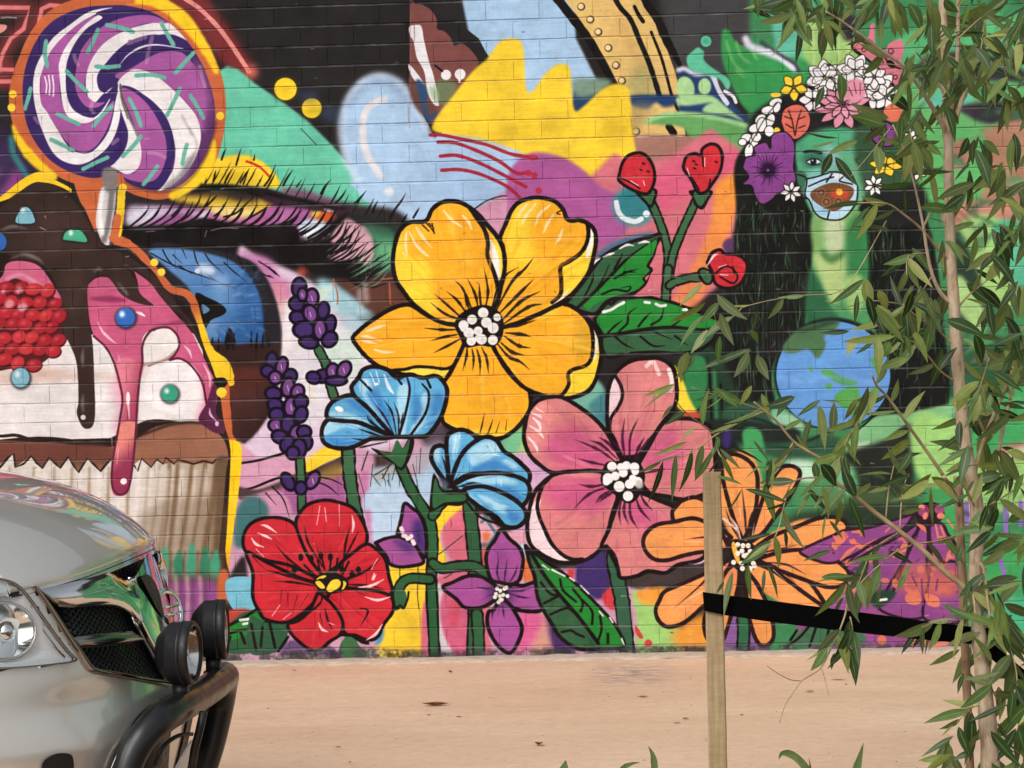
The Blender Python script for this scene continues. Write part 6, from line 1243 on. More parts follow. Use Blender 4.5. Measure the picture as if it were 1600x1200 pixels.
# headlights
B = MB(); fan(B, HL, (0, 985), -.055, .004, 6); hlb = B.build('headlight', M_LAMPGREY, car); hlb['label'] = 'clear headlight nearer the viewer'
def sub(B, name, mat, par):
    o = B.build(name, mat, car); o.parent = par; o.matrix_local = Matrix.Identity(4); return o
B = MB(); e1 = [(8+46*math.cos(a), 986+42*math.sin(a)) for a in [2*math.pi*k/20 for k in range(20)]]; fan(B, e1, (8, 986), -.052, -.006, 5, power=2.2); sub(B, 'reflector', M_REFL, hlb)
B = MB(); fan(B, [(-70+30*math.cos(a), 980+34*math.sin(a)) for a in [2*math.pi*k/16 for k in range(16)]], (-70, 980), -.05, -.008, 4, power=2.2); sub(B, 'reflector', M_REFL, hlb)
B = MB(); q1 = [(8+49*math.cos(a), 986+45*math.sin(a)) for a in [2*math.pi*k/24 for k in range(25)]]; B.tube([H(*p, -.004) for p in q1], .0035, 6, False); sub(B, 'bezel', M_CHROME, hlb)
B = MB(); c8 = Vector(H(8, 986, -.04)); lathe(B, c8, (1, -.35, .05), [(0, .02), (.02, .028), (.034, .026), (.042, .012), (.044, .001)], 16); sub(B, 'bulb_cover', M_REFL, hlb)
B = MB(); ruled(B, P('62,962 78,986 96,1008 110,1026'), P('70,988 80,1004 92,1018 106,1030'), 8, 3, -.005, both=False); ruled(B, P('-70,1036 -20,1038 40,1036 92,1032'), P('-70,1044 -20,1046 40,1043 100,1037'), 12, 3, .002, both=False); ruled(B, P('-60,912 -20,908 2,912 22,922'), P('-60,926 -20,922 0,926 16,934'), 8, 3, -.004, both=False); sub(B, 'side_reflector', M_REFL, hlb)['kind'] = 'stuff'
B = MB(); fan(B, HL, (0, 985), .022, .007, 6, power=2.0); sub(B, 'lens', M_LENS, hlb)
B = MB(); hp = spline(np.array(HL, float), True, 3); cc = np.array([0, 985.0])
B.grid([[H(*p, .002) for p in hp], [H(*p, .012) for p in hp], [H(*(cc+(p-cc)*.965), .012) for p in hp], [H(*(cc+(p-cc)*.965), .0) for p in hp]], True); sub(B, 'rim', M_DCHROME, hlb)
B = MB(); fan(B, HL, (0, 985), -.03, .006, 5); B2 = MB(); B2.add([mir(p) for p in B.v], B.f); o = B2.build('headlight', M_LAMPGREY, car)
# bumper opening below, with its bright lip, number plate and fog recess
B = MB(); fan(B, FOG, (90, 1205), .004, .006, 4, both=False); B.build('fog_recess', M_BLACK, car)
LOW = P('258,1092 232,1106 212,1124 196,1146 180,1178 166,1215 150,1260 190,1275 262,1270')
B = MB(); ruled(B, P('262,1086 236,1100 214,1118 198,1140 182,1172 166,1210 150,1255'), P('266,1092 244,1106 226,1124 212,1146 200,1176 190,1212 180,1256'), 20, 4, .008, 0); ruled(B, P('266,1092 244,1106 226,1124 212,1146 200,1176 190,1212 180,1256'), P('272,1096 268,1120 264,1146 262,1170 260,1200 256,1230 250,1262'), 14, 8, .006, .004); B.build('lower_opening', M_BLACK, car)
B = MB(); lp = [H(*p, .012) for p in spline(np.array(P('262,1086 236,1099 214,1116 198,1138 182,1170 166,1208 150,1255')), False, 4)]; B.tube(lp, .0035, 6); B.tube([mir(p) for p in lp], .0035, 6); B.build('bumper_lip', M_DCHROME, car)
# nudge bar: a wide tube across the nose that bends down at both ends
XB = at_y(262, 1115, -5.05)[0]
def BP(px, py, Y): return at_y(px, py, Y)
B = MB(); RB = .036
pa = [BP(176, 1290, -5.21), BP(190, 1230, -5.21), BP(207, 1180, -5.19), BP(228, 1146, -5.16), BP(254, 1122, -5.10), BP(282, 1104, -4.95), BP(312, 1086, -4.70), BP(338, 1068, -4.45), BP(350, 1057, -4.30), BP(349, 1066, -4.22), BP(345, 1094, -4.18), BP(338, 1130, -4.18), BP(330, 1165, -4.19), BP(318, 1205, -4.2), BP(308, 1235, -4.2)]
path = spl(pa, 6); B.tube(path, [RB+.008*math.sin(math.pi*min(1, i/len(path)*1.0)) for i in range(len(path))], 16); B.build('nudge_bar', M_GLOSSB, car)
B = MB(); q = [BP(318, 1112, -4.95), BP(312, 1140, -4.95), BP(304, 1170, -4.95), BP(298, 1210, -4.95)]; B.tube(q, .012, 6); q = [BP(243, 1196, -5.05), BP(250, 1175, -5.05), BP(262, 1160, -5.02), BP(280, 1149, -4.97), BP(300, 1147, -4.9)]; B.tube(spl(q, 4), .006, 6); B.build('bar_bracket', M_BLACK, car)
B = MB(); pc = [BP(276, 1200, -5.0), BP(301, 1156, -4.78), BP(296, 1215, -4.78), BP(270, 1262, -5.0)]
B.add(pc+[tuple(Vector(p)-Vector((.006, 0, 0))) for p in pc], [(0, 1, 2, 3), (7, 6, 5, 4), (0, 4, 5, 1), (1, 5, 6, 2), (2, 6, 7, 3), (3, 7, 4, 0)]); B.build('number_plate', M_PLATE, car, smooth=False)
# driving lamps
def lamp(c, yaw, label):
    c = Vector(c); a = Vector((math.cos(yaw), math.sin(yaw), 0)); R = .084
    B = MB(); lathe(B, c, a, [(-.085, .002), (-.082, .03), (-.075, .05), (-.055, .072), (-.042, .082), (-.04, R), (-.002, R), (.0, R+.002), (.018, R+.002), (.022, R-.002), (.022, R-.010), (.014, R-.011)], 36)
    lathe(B, c, a, [(-.012, R+.0005), (-.010, R+.003), (-.004, R+.003), (-.002, R+.0005)], 36)
    L = B.build('driving_lamp', M_BLACK, car); L['label'] = label
    B = MB(); lathe(B, c, a, [(.013, R-.011), (-.004, R-.022), (-.02, R-.045), (-.028, .014), (-.028, .001)], 28); sub(B, 'reflector', M_REFL, L)
    B = MB(); lathe(B, c, a, [(.006, .001), (.006, .012), (-.02, .014)], 12); lathe(B, c, a, [(-.03, .010), (-.03, .001)], 8); sub(B, 'bulb_shield', M_CHROME, L)
    B = MB(); lathe(B, c, a, [(.013, R-.010), (.019, R-.03), (.022, .03), (.0225, .001)], 28); sub(B, 'lens', M_LENS, L)
    B = MB(); p = c-a*.02; B.box(p+Vector((-.018, -.022, -.125)), p+Vector((.02, .022, -.08))); B.box(p+Vector((-.024, -.03, -.145)), p+Vector((.03, .03, -.118))); B.tube([p+Vector((0, -.03, -.12)), p+Vector((0, .03, -.12))], .008, 8); sub(B, 'bracket', M_BLACK, L)
lamp(at_y(292, 1020, -4.95), math.radians(-4), 'nearer black driving lamp'); lamp(at_y(343, 983, -4.45), math.radians(6), 'farther black driving lamp')

# ---------------------------------------------------------------- bark, wood and leaves
M_BARK, t, b = material('smooth_bark', lin((186, 158, 132)), .7, spec=.25)
r, n = noise_ramp(t, mapped(t, (14, 14, 4), 'Position'), 5, lin((172, 144, 116)), lin((214, 192, 164)), .3, .68, 5, .6); r2, n2 = noise_ramp(t, mapped(t, (8, 8, 3), 'Position'), 9, (.66, .56, .48), (1, 1, 1), .33, .44, 3); t.links.new(mix(t, r.outputs[0], r2.outputs[0], .8, 'MULTIPLY'), b.inputs['Base Color']); bump(t, b, n.outputs['Fac'], .4, .002)
M_TWIG, t, b = material('twig_bark', lin((176, 152, 112)), .6, spec=.3)
r, n = noise_ramp(t, mapped(t, (6, 6, 6), 'Position'), 3, lin((150, 122, 88)), lin((196, 178, 134)), .3, .7); t.links.new(r.outputs[0], b.inputs['Base Color'])
M_WOOD, t, b = material('weathered_timber', lin((168, 142, 104)), .8, spec=.2)
wv = N(t, 'ShaderNodeTexWave', Scale=3.2, Distortion=5.0, Detail=3.0, Detail__Scale=1.6, _bands_direction='X'); t.links.new(mapped(t, (9, 9, .55), 'Position'), wv.inputs['Vector'])
rr, n = noise_ramp(t, mapped(t, (70, 70, 5), 'Position'), 1.4, lin((160, 136, 102)), lin((188, 164, 126)), .3, .7, 6, .6)
rs_, n5 = noise_ramp(t, mapped(t, (10, 10, 60), 'Position'), 2.2, (.82, .8, .78), (1.04, 1.04, 1.04), .35, .7, 3)
ct = mix(t, mix(t, rr.outputs[0], wv.outputs['Color'], .05, 'OVERLAY'), rs_.outputs[0], .7, 'MULTIPLY'); t.links.new(ct, b.inputs['Base Color']); bump(t, b, n5.outputs['Fac'], .35, .002)
M_STRAP, t, b = material('black_webbing', (.003, .003, .003), .9, spec=.03)
wv = N(t, 'ShaderNodeTexWave', Scale=140.0, _bands_direction='Z'); t.links.new(mapped(t, (1, 1, 1), 'Position'), wv.inputs['Vector']); bump(t, b, wv.outputs['Fac'], .3, .001)
M_LEAF = bpy.data.materials.new('leaf'); M_LEAF.use_nodes = True; t = M_LEAF.node_tree; b = t.nodes['Principled BSDF']; o_ = t.nodes['Material Output']
uv = t.nodes.new('ShaderNodeUVMap'); sx = t.nodes.new('ShaderNodeSeparateXYZ'); t.links.new(uv.outputs[0], sx.inputs[0])
oi = t.nodes.new('ShaderNodeObjectInfo'); at = N(t, 'ShaderNodeAttribute', _attribute_name='tone')
ad = N(t, 'ShaderNodeMath', _operation='ADD'); t.links.new(oi.outputs['Random'], ad.inputs[0]); t.links.new(at.outputs['Fac'], ad.inputs[1]); fr = N(t, 'ShaderNodeMath', _operation='FRACT'); t.links.new(ad.outputs[0], fr.inputs[0])
rp = t.nodes.new('ShaderNodeValToRGB'); e = rp.color_ramp.elements; e[0].position = 0; e[0].color = (*lin((38, 60, 30)), 1); e[1].position = 1; e[1].color = (*lin((168, 174, 100)), 1)
for p, c in ((.35, (62, 92, 46)), (.62, (94, 124, 60)), (.8, (124, 142, 70)), (.93, (138, 148, 70))): k = e.new(p); k.color = (*lin(c), 1)
t.links.new(fr.outputs[0], rp.inputs['Fac'])
s1 = N(t, 'ShaderNodeMath', _operation='SUBTRACT'); t.links.new(sx.outputs['Y'], s1.inputs[0]); s1.inputs[1].default_value = .5; ab = N(t, 'ShaderNodeMath', _operation='ABSOLUTE'); t.links.new(s1.outputs[0], ab.inputs[0])
lt = N(t, 'ShaderNodeMath', _operation='LESS_THAN'); t.links.new(ab.outputs[0], lt.inputs[0]); lt.inputs[1].default_value = .05
vein = N(t, 'ShaderNodeMath', _operation='MULTIPLY'); t.links.new(lt.outputs[0], vein.inputs[0]); vein.inputs[1].default_value = .42
pn = N(t, 'ShaderNodeTexNoise', Scale=60.0, Detail=3.0); t.links.new(mapped(t, (1, 1, 1), 'Position'), pn.inputs['Vector'])
mr = N(t, 'ShaderNodeMapRange'); mr.inputs[3].default_value = .72; mr.inputs[4].default_value = 1.25; t.links.new(pn.outputs['Fac'], mr.inputs[0])
cm = mix(t, rp.outputs[0], (1, 1, 1), 0.0); vmul = N(t, 'ShaderNodeVectorMath', _operation='SCALE'); t.links.new(cm, vmul.inputs[0]); t.links.new(mr.outputs[0], vmul.inputs['Scale'])
gm = t.nodes.new('ShaderNodeNewGeometry'); under = mix(t, vmul.outputs[0], lin((134, 146, 100)), 0.0); bm_ = N(t, 'ShaderNodeMath', _operation='MULTIPLY'); t.links.new(gm.outputs['Backfacing'], bm_.inputs[0]); bm_.inputs[1].default_value = .45
cu = mix(t, vmul.outputs[0], lin((132, 142, 92)), bm_.outputs[0]); cv = mix(t, cu, lin((168, 176, 110)), vein.outputs[0])
t.links.new(cv, b.inputs['Base Color']); b.inputs['Roughness'].default_value = .42; b.inputs['Specular IOR Level'].default_value = .4
tl = t.nodes.new('ShaderNodeBsdfTranslucent'); t.links.new(cv, tl.inputs['Color']); ms = t.nodes.new('ShaderNodeMixShader'); ms.inputs[0].default_value = .3
t.links.new(b.outputs[0], ms.inputs[1]); t.links.new(tl.outputs[0], ms.inputs[2]); t.links.new(ms.outputs[0], o_.inputs['Surface'])
M_DEAD, t, b = material('dead_leaf', lin((126, 78, 52)), .8, spec=.2)
r, n = noise_ramp(t, mapped(t, (1, 1, 1), 'Position'), 40, lin((96, 58, 40)), lin((160, 106, 72)), .35, .7); t.links.new(r.outputs[0], b.inputs['Base Color'])

TY = -5.0; rt = random.Random(21)
def TP(px, py, dy=0.0): return Vector(at_y(px, py, TY+dy))
tb = TP(1548, 1200); tree = thing('young_gum_tree', 'slender staked gum sapling with drooping narrow leaves at the right', 'tree', (tb.x+.01, TY, gz(.6)))
# trunk
tp = [(1465, -120, 9), (1470, -40, 12), (1474, 40, 14), (1478, 120, 15), (1481, 200, 18), (1483, 300, 18), (1486, 400, 19), (1491, 480, 21), (1495, 545, 23), (1499, 600, 23), (1504, 660, 24), (1511, 710, 25), (1520, 760, 26), (1527, 800, 26), (1526, 850, 25), (1524, 900, 24), (1526, 950, 25), (1531, 1010, 27), (1538, 1080, 30), (1545, 1150, 33), (1549, 1220, 36)]
path = [TP(x, y) for x, y, w in tp]; rad = [w*.86/595/2 for *_, w in tp]
last = path[-1]; path.append(Vector((last.x+.01, TY, (last.z+gz(.6))/2))); rad.append(.033); path.append(Vector((last.x+.012, TY, gz(.6)-.04))); rad.append(.04)
B = MB(); q = spline(np.array([(*p, r) for p, r in zip(path, rad)]), False, 4); B.tube([tuple(a[:3]) for a in q], [a[3]*(1+.05*math.sin(i*1.7)) for i, a in enumerate(q)], 12); B.build('trunk', M_BARK, tree)
branches = [  # 'x,y x,y ...', start and end width in photo pixels, depth drift at the end, material
 ('1481,212 1470,190 1452,160 1436,135 1413,104 1385,85 1350,58 1312,31 1290,18', 9, 2.5, -.25, 0), ('1484,215 1500,165 1516,118 1531,90 1560,60 1600,40', 9, 4, .2, 0), ('1482,195 1489,150 1496,90 1497,0 1497,-60', 8, 6, .12, 0), ('1478,150 1460,120 1445,98 1430,80', 5, 2, -.1, 0),
 ('1490,478 1470,458 1457,430 1449,395 1443,355 1436,320 1428,285 1415,240 1395,195', 7, 2, -.18, 0), ('1484,408 1462,384 1440,358 1412,335 1385,318 1340,317', 5, 2, -.2, 1), ('1443,355 1455,330 1470,308', 4, 2, .1, 1), ('1497,480 1515,460 1540,440', 4, 1.5, .1, 1),
 ('1530,960 1506,918 1480,897 1440,858 1400,826 1360,795 1325,766 1305,752 1285,720 1262,705 1240,690 1215,660 1195,642 1178,628', 10, 2.5, -.22, 1), ('1475,745 1455,715 1430,680 1405,645 1385,618 1370,603 1362,585', 6, 3, -.2, 1), ('1500,790 1485,760 1475,745', 7, 6, -.1, 1), ('1384,812 1388,770 1395,735 1398,720', 3, 1.6, .05, 1), ('1406,830 1408,790 1412,760 1420,740', 3, 1.6, .05, 1),
 ('1405,832 1375,850 1358,870 1348,895 1342,910', 3, 1.5, -.08, 1), ('1424,852 1400,862 1380,878 1355,900 1328,930', 3, 1.6, -.12, 1), ('1424,850 1460,846 1490,838 1512,827', 3, 1.4, .1, 1), ('1328,908 1325,930 1322,955 1312,985 1300,1010 1285,1040 1272,1052 1253,1064 1238,1084 1226,1104 1218,1130', 4, 1.2, -.14, 1), ('1253,1064 1235,1062 1215,1052 1198,1040', 1.6, 1, -.14, 1), ('1284,1045 1290,1065 1295,1086', 1.5, 1, -.14, 1), ('1325,950 1332,985 1326,1010', 3, 1.4, -.12, 1),
 ('1240,690 1215,735 1190,760', 3, 1.5, -.1, 1), ('1305,752 1290,775 1265,770', 3, 1.4, -.1, 1), ('1290,745 1240,752 1225,790 1215,830 1200,855', 3, 1.4, -.2, 1),
 ('1195,642 1165,655 1140,668 1118,680 1100,694 1075,710 1050,718', 3.4, 1.6, -.2, 1), ('1118,680 1095,662 1072,645 1055,625', 2.6, 1.4, -.2, 1), ('1120,684 1122,705 1130,718', 3, 2, -.2, 1), ('1195,642 1160,630 1120,618 1080,605', 2.6, 1.3, -.15, 1),
 ('1370,603 1345,622 1310,626 1296,632', 2.4, 1.2, -.2, 1), ('1375,610 1355,640 1330,675 1318,700 1310,720', 2.4, 1.2, -.2, 1), ('1385,345 1330,440 1300,460', 2, 1, -.2, 1), ('1449,395 1420,400 1416,430', 2.4, 1.4, -.1, 1), ('1457,430 1430,470 1405,485 1390,495', 2.6, 1.4, -.15, 1),
 ('1500,600 1470,580 1445,550 1420,530 1400,520', 3.5, 1.6, -.15, 1), ('1495,545 1460,510 1440,500 1410,475', 3.5, 1.6, -.1, 1), ('1410,475 1360,470 1320,480 1290,470', 2, 1, -.15, 1), ('1160,480 1148,492 1125,510 1115,490', 2.4, 1.4, -.2, 1), ('1300,460 1250,462 1200,470 1160,480', 2, 1.6, -.2, 1),
 ('1519,755 1530,710 1540,680 1552,650 1570,610 1590,560 1606,530', 7, 5, .15, 1), ('1541,680 1530,655 1528,620 1538,585 1545,560', 5, 2, -.1, 1), ('1560,705 1572,650 1585,600 1602,570', 6, 5, .2, 1), ('1545,790 1570,775 1600,755', 3, 2, -.1, 1), ('1527,800 1512,770 1500,752', 4, 2.5, -.12, 1),
 ('1518,872 1530,878 1537,890 1540,912 1544,945 1547,965', 5, 4, -.06, 1), ('1541,888 1535,905 1530,915', 3, 3, -.08, 1), ('1515,888 1518,915 1522,940 1524,960', 4, 3.5, -.08, 1), ('1540,915 1552,940 1565,965 1580,985 1600,1010', 5, 3, .05, 1), ('1530,960 1550,985 1570,1000 1582,1025 1588,1050 1590,1075', 4, 1.6, -.1, 1), ('1550,985 1520,965 1490,968 1462,972 1440,980', 2.6, 1.2, -.12, 1), ('1540,1100 1520,1105 1505,1118 1495,1130', 3, 1.4, -.1, 1), ('1560,1100 1545,1060 1550,1035', 3, 1.4, -.1, 1), ('1590,1075 1600,1110 1606,1150', 2, 1.2, -.1, 1),
 ('1413,104 1380,100 1340,110 1300,118 1262,134', 2, 1, -.1, 1), ('1350,58 1330,80 1310,100', 2, 1, -.1, 1), ('1312,31 1270,20 1240,0 1220,-30', 3, 1.5, -.15, 1), ('1300,10 1250,40 1210,60', 2, 1, -.15, 1), ('1440,140 1420,170 1424,215 1430,250', 2.5, 1.2, -.15, 1), ('1395,195 1360,240 1330,275', 2, 1, -.2, 1), ('1560,60 1570,110 1580,160', 3, 1.4, .1, 1), ('1516,118 1545,130 1570,150 1600,160', 3, 1.4, .1, 1), ('1497,60 1530,30 1560,10', 3, 1.4, .1, 1), ('1531,90 1535,60 1540,20', 2.5, 1.2, .1, 1)]
tips = []
for s, w0, w1, dz, mt in branches:
    p = P(s); n = len(p); L = [(x, y, dz*(i/(n-1))**1.2) for i, (x, y) in enumerate(p)]
    q = spline(np.array([(*TP(x, y, d), (w0+(w1-w0)*i/(n-1))/595/2) for i, (x, y, d) in enumerate(L)]), False, 4)
    B = MB(); B.tube([tuple(a[:3]) for a in q], [max(.0009, a[3]) for a in q], 7 if w0 > 4 else 5); B.build('branch' if w0 > 3.2 else 'twig', M_BARK if mt == 0 else M_TWIG, tree)
    tips.append(L)
# leaves: traced blade by blade where they can be told apart (base, tip, width in the 4x views)
LV = []
def leaves(T, s, k=4.0):
    for part in s.split('|'):
        v = [float(a) for a in part.replace('>', ',').split(',')]
        (x0, y0), (x1, y1) = T('%f,%f %f,%f' % tuple(v[:4])); LV.append((x0, y0, x1, y1, v[4]/k))
leaves(A5, '450,185>150,310,70|540,30>385,165,50|345,310>320,710,95|220,370>120,750,90|205,370>0,490,60|495,260>430,640,125|690,290>540,540,90|755,340>640,530,75|770,250>940,430,90|780,310>890,560,70|870,250>1190,350,80|1220,370>1020,500,60|1010,640>1400,760,90|740,520>960,580,60|1090,170>1230,350,55|1260,340>1230,640,80|1290,380>1250,620,60|1260,1070>1000,1110,70|1370,930>1560,1180,90|1420,760>1220,850,70|1500,620>1380,740,70|980,640>870,840,30', K6)
leaves(A6, '1240,180>1060,330,75|1290,100>1350,390,105|1390,50>1410,220,70|890,450>820,830,95|1040,370>1060,690,95|810,540>740,650,45|1200,430>1170,640,55|1220,390>1350,680,65', K6)
leaves(A8, '0,130>180,350,85|150,110>230,400,120|190,10>300,120,85|390,180>190,380,85|410,220>550,600,105|190,410>130,610,60|220,450>340,610,65|1180,60>920,230,140|1000,20>740,120,90|1200,30>1500,210,150|1200,120>1190,480,65|790,740>1000,860,85|1000,870>870,1100,85|440,980>100,1010,95|240,740>0,830,75|620,90>470,210,90|330,250>300,520,100|1490,690>1440,850,80', K6)
leaves(T129, '490,40>320,230,85|500,40>545,260,95|560,30>600,180,85|480,120>370,290,45|715,30>665,200,50|860,-10>810,75,55|330,10>510,0,60|370,450>275,575,85|415,480>400,575,45|510,330>440,500,85|500,440>560,650,105|520,320>500,470,50|1160,280>1050,400,35|1040,310>970,470,60|950,330>845,470,60|985,340>900,440,50|1280,270>1100,170,75|1410,300>1240,230,85|1330,350>1140,430,85|1470,370>1290,490,95|1270,440>1165,640,105|1200,460>1020,550,65|1520,490>1390,680,115|1450,600>1230,670,85|1400,680>1220,810,95|1440,690>1450,870,95|1260,840>1010,910,85|1275,850>1260,1140,95|1190,940>1240,1120,95|1160,1000>980,1100,75|1160,930>1090,990,60|1120,1010>1110,1180,55|1600,840>1420,1020,110|1560,950>1600,1100,85|1330,420>1250,560,80|1500,700>1560,860,90|1380,900>1290,1030,90|1560,640>1620,760,90|1280,1100>1170,1145,60|1350,740>1330,900,90|1480,480>1500,640,100|1320,980>1220,1140,90|1500,300>1620,460,80')
leaves(T123, '600,545>410,680,75|610,540>650,720,115|690,610>740,730,85|760,240>570,200,65|640,90>490,230,125|860,390>740,500,85|850,400>720,520,75|870,410>1010,570,85|900,350>1010,480,75|510,870>350,880,45|800,900>480,930,75|840,720>770,545,60|1300,480>1420,580,85|1240,570>1430,710,125|1110,800>1340,880,115|1290,890>1350,1060,105|1090,980>1030,1200,95|1500,700>1390,900,105|1480,780>1600,960,115|1420,960>1510,1140,105|1430,310>1500,490,115|1450,210>1530,400,85|1540,130>1510,260,55|1290,190>1110,240,65|1300,280>1270,440,65|1540,480>1430,600,75|620,650>670,820,90|760,700>620,740,70|700,760>830,850,80|640,860>740,800,70|830,940>680,1010,80|880,1040>700,1110,80|860,900>900,1010,70|560,640>540,800,50|900,690>1090,780,90|660,940>560,1000,80|760,930>700,1030,90|560,900>500,1010,90|900,620>860,780,80|1000,880>900,970,70')
leaves(T83, '1190,575>1060,680,85|1190,560>1000,525,50|1210,690>1000,820,75|1200,770>1060,940,85|1220,860>1140,1000,75|1280,640>1440,800,115|1300,760>1370,930,85|1490,980>1200,1090,75|1500,990>1320,1040,65|1480,1000>1400,1140,95|1530,1020>1600,1150,95|1530,740>1520,860,65|1490,860>1540,940,60|1150,1020>1030,1150,75|1100,1000>1060,1160,100|1300,900>1290,1060,60|1290,690>1190,800,80')
leaves(T86, '1010,20>830,120,55|1010,130>930,200,55|1020,0>840,70,50|1300,60>1150,100,40|1300,45>1400,130,55|1500,10>1420,120,65|1480,200>1380,270,55|1560,60>1600,200,60|1290,330>1270,420,50')
leaves(T126, '170,80>0,130,95|150,70>60,190,75|330,100>190,180,65|320,130>370,370,95|270,220>210,400,65|510,240>380,290,60|490,380>400,480,60|480,440>510,560,65|440,440>290,490,80|330,500>430,630,115|290,490>300,600,75|890,340>730,460,95|900,420>810,540,85|880,290>740,350,60|1020,560>840,710,115|1290,480>1120,540,95|1500,500>1310,520,85|1230,300>1080,400,105|1260,210>1320,340,95|1200,230>1200,380,75|1240,200>1050,280,65|1430,160>1580,230,75|1440,180>1420,330,55|1040,600>1180,720,105|1290,600>1230,680,65|1440,780>1380,930,75|1450,920>1310,1080,105|1210,1010>1190,1120,75|1560,960>1340,1060,85|1340,60>1240,150,80|1360,0>1430,160,100|1260,20>1190,160,100|1340,330>1400,560,90|1320,320>1330,560,80|1520,770>1640,860,90|1500,860>1620,800,80|1480,1040>1340,1120,90|1600,560>1530,720,90')
leaves(T120, '380,0>400,200,105|360,20>430,220,115|450,0>430,110,90|200,180>180,370,75|250,150>270,250,65|220,130>40,320,75|700,0>580,150,95|790,100>780,220,75|880,20>960,170,115|990,150>870,280,95|1170,140>1020,380,125|1100,0>1180,70,90|1020,150>1010,330,85|450,460>470,620,115|760,590>880,690,105|840,730>820,900,105|680,910>690,1060,105|420,980>550,1140,95|400,960>330,1080,85|350,540>290,660,75|1250,580>1110,670,85|1350,520>1350,650,65|420,880>280,930,60|560,880>390,960,70|440,860>240,850,60|160,0>40,70,90|100,0>-60,30,80|-100,60>20,110,50|-60,30>-140,60,40|270,0>200,140,90|560,0>450,120,80|620,30>560,200,80|700,110>720,260,80|1300,300>1380,420,95|1400,380>1330,470,80|1500,480>1380,620,90|1560,560>1480,760,90|1250,860>1210,970,95|1290,870>1270,1010,80|1340,880>1440,960,90|960,920>1030,1050,85|1000,900>1080,960,80')
# leaves set along every twig, hanging to alternate sides
for (s, w0, w1, dz, mt), L in zip(branches, tips):
    if w1 < 1.15 or w0 > 10: continue
    pl = np.array(L); d = np.r_[0, np.cumsum(np.hypot(*np.diff(pl[:, :2], axis=0).T))]; u = d[-1]*(.3 if w0 < 5 else .55); sd = 1
    while u < d[-1]+1:
        x, y = np.interp(u, d, pl[:, 0]), np.interp(u, d, pl[:, 1]); x2, y2 = np.interp(min(u+6, d[-1]), d, pl[:, 0])-np.interp(u-6, d, pl[:, 0]), np.interp(min(u+6, d[-1]), d, pl[:, 1])-np.interp(u-6, d, pl[:, 1])
        if not (1180 < x < 1300 and 1020 < y) and not (1240 < x < 1345 and y > 520 and y < 600):
            a = math.atan2(y2, x2)+sd*rt.uniform(.35, 1.1); vx, vy = math.cos(a), math.sin(a)+rt.uniform(.25, .9); h = math.hypot(vx, vy); l = rt.uniform(30, 60)
            LV.append((x, y, x+l*vx/h, y+l*vy/h, l*rt.uniform(.36, .5), pl[:, 2].mean()))
        sd = -sd; u += rt.uniform(10, 24)*(2.6 if x < 1300 else 1.0)
# sprays that fill the dense right side
regions = [((1385, -40, 1640, 230), 175), ((1510, 200, 1640, 720), 150), ((1180, -50, 1400, 38), 66), ((1330, 360, 1480, 620), 40), ((1545, 720, 1640, 1210), 110), ((1430, 0, 1600, 120), 26), ((1480, 1010, 1600, 1200), 22), ((1660, 0, 1760, 1150), 60)]
for (x0, y0, x1, y1), n in regions:
    k = 0
    while k < n:
        x, y = rt.uniform(x0, x1), rt.uniform(y0, y1); a0 = rt.gauss(1.7, .5)
        for _ in range(rt.randint(2, 5)):
            a = a0+rt.gauss(0, .5); l = rt.uniform(30, 60); LV.append((x+rt.uniform(-8, 8), y+rt.uniform(-8, 8), x+l*math.cos(a), y+l*math.sin(a), l*rt.uniform(.36, .5))); k += 1
def leaf_mesh(k):
    """one blade along +X, one unit long, one unit wide, cupped and drooping; the midrib is a crease"""
    r = random.Random(100+k); n = 9; v, uv, f = [], [], []; droop = r.uniform(.02, .16); cup = r.uniform(.08, .22); sk = r.uniform(-.09, .09)
    for i in range(n+1):
        t_ = i/n; w = (math.sin(math.pi*t_**.82)**.95*(1-.22*t_))*.56 if 0 < i < n else .015
        z = -droop*t_*t_*1.2+r.uniform(-.004, .004); s = sk*math.sin(math.pi*t_)
        for side, c in ((-1, cup), (0, 0), (1, cup)):
            v.append((t_, side*w+s*2, z+abs(side)*w*c*.3)); uv.append((t_, .5+.5*side*.98))
    for i in range(n):
        a = i*3; f += [(a, a+3, a+4, a+1), (a+1, a+4, a+5, a+2)]
    m = mesh('leaf', v, f, True, uv); m.materials.append(M_LEAF); return m, v, f, uv
LM = [leaf_mesh(k) for k in range(6)]
Bs = MB(); made = 0; tones = []
vw = Vector(YW)
def on(a): return -30 < (a[0]+a[2])/2 < 1600 and -10 < (a[1]+a[3])/2 < 1205
traced_first = [a for a in LV if on(a)]; off = [a for a in LV if not on(a)]
print('leaves', len(LV), len(traced_first))
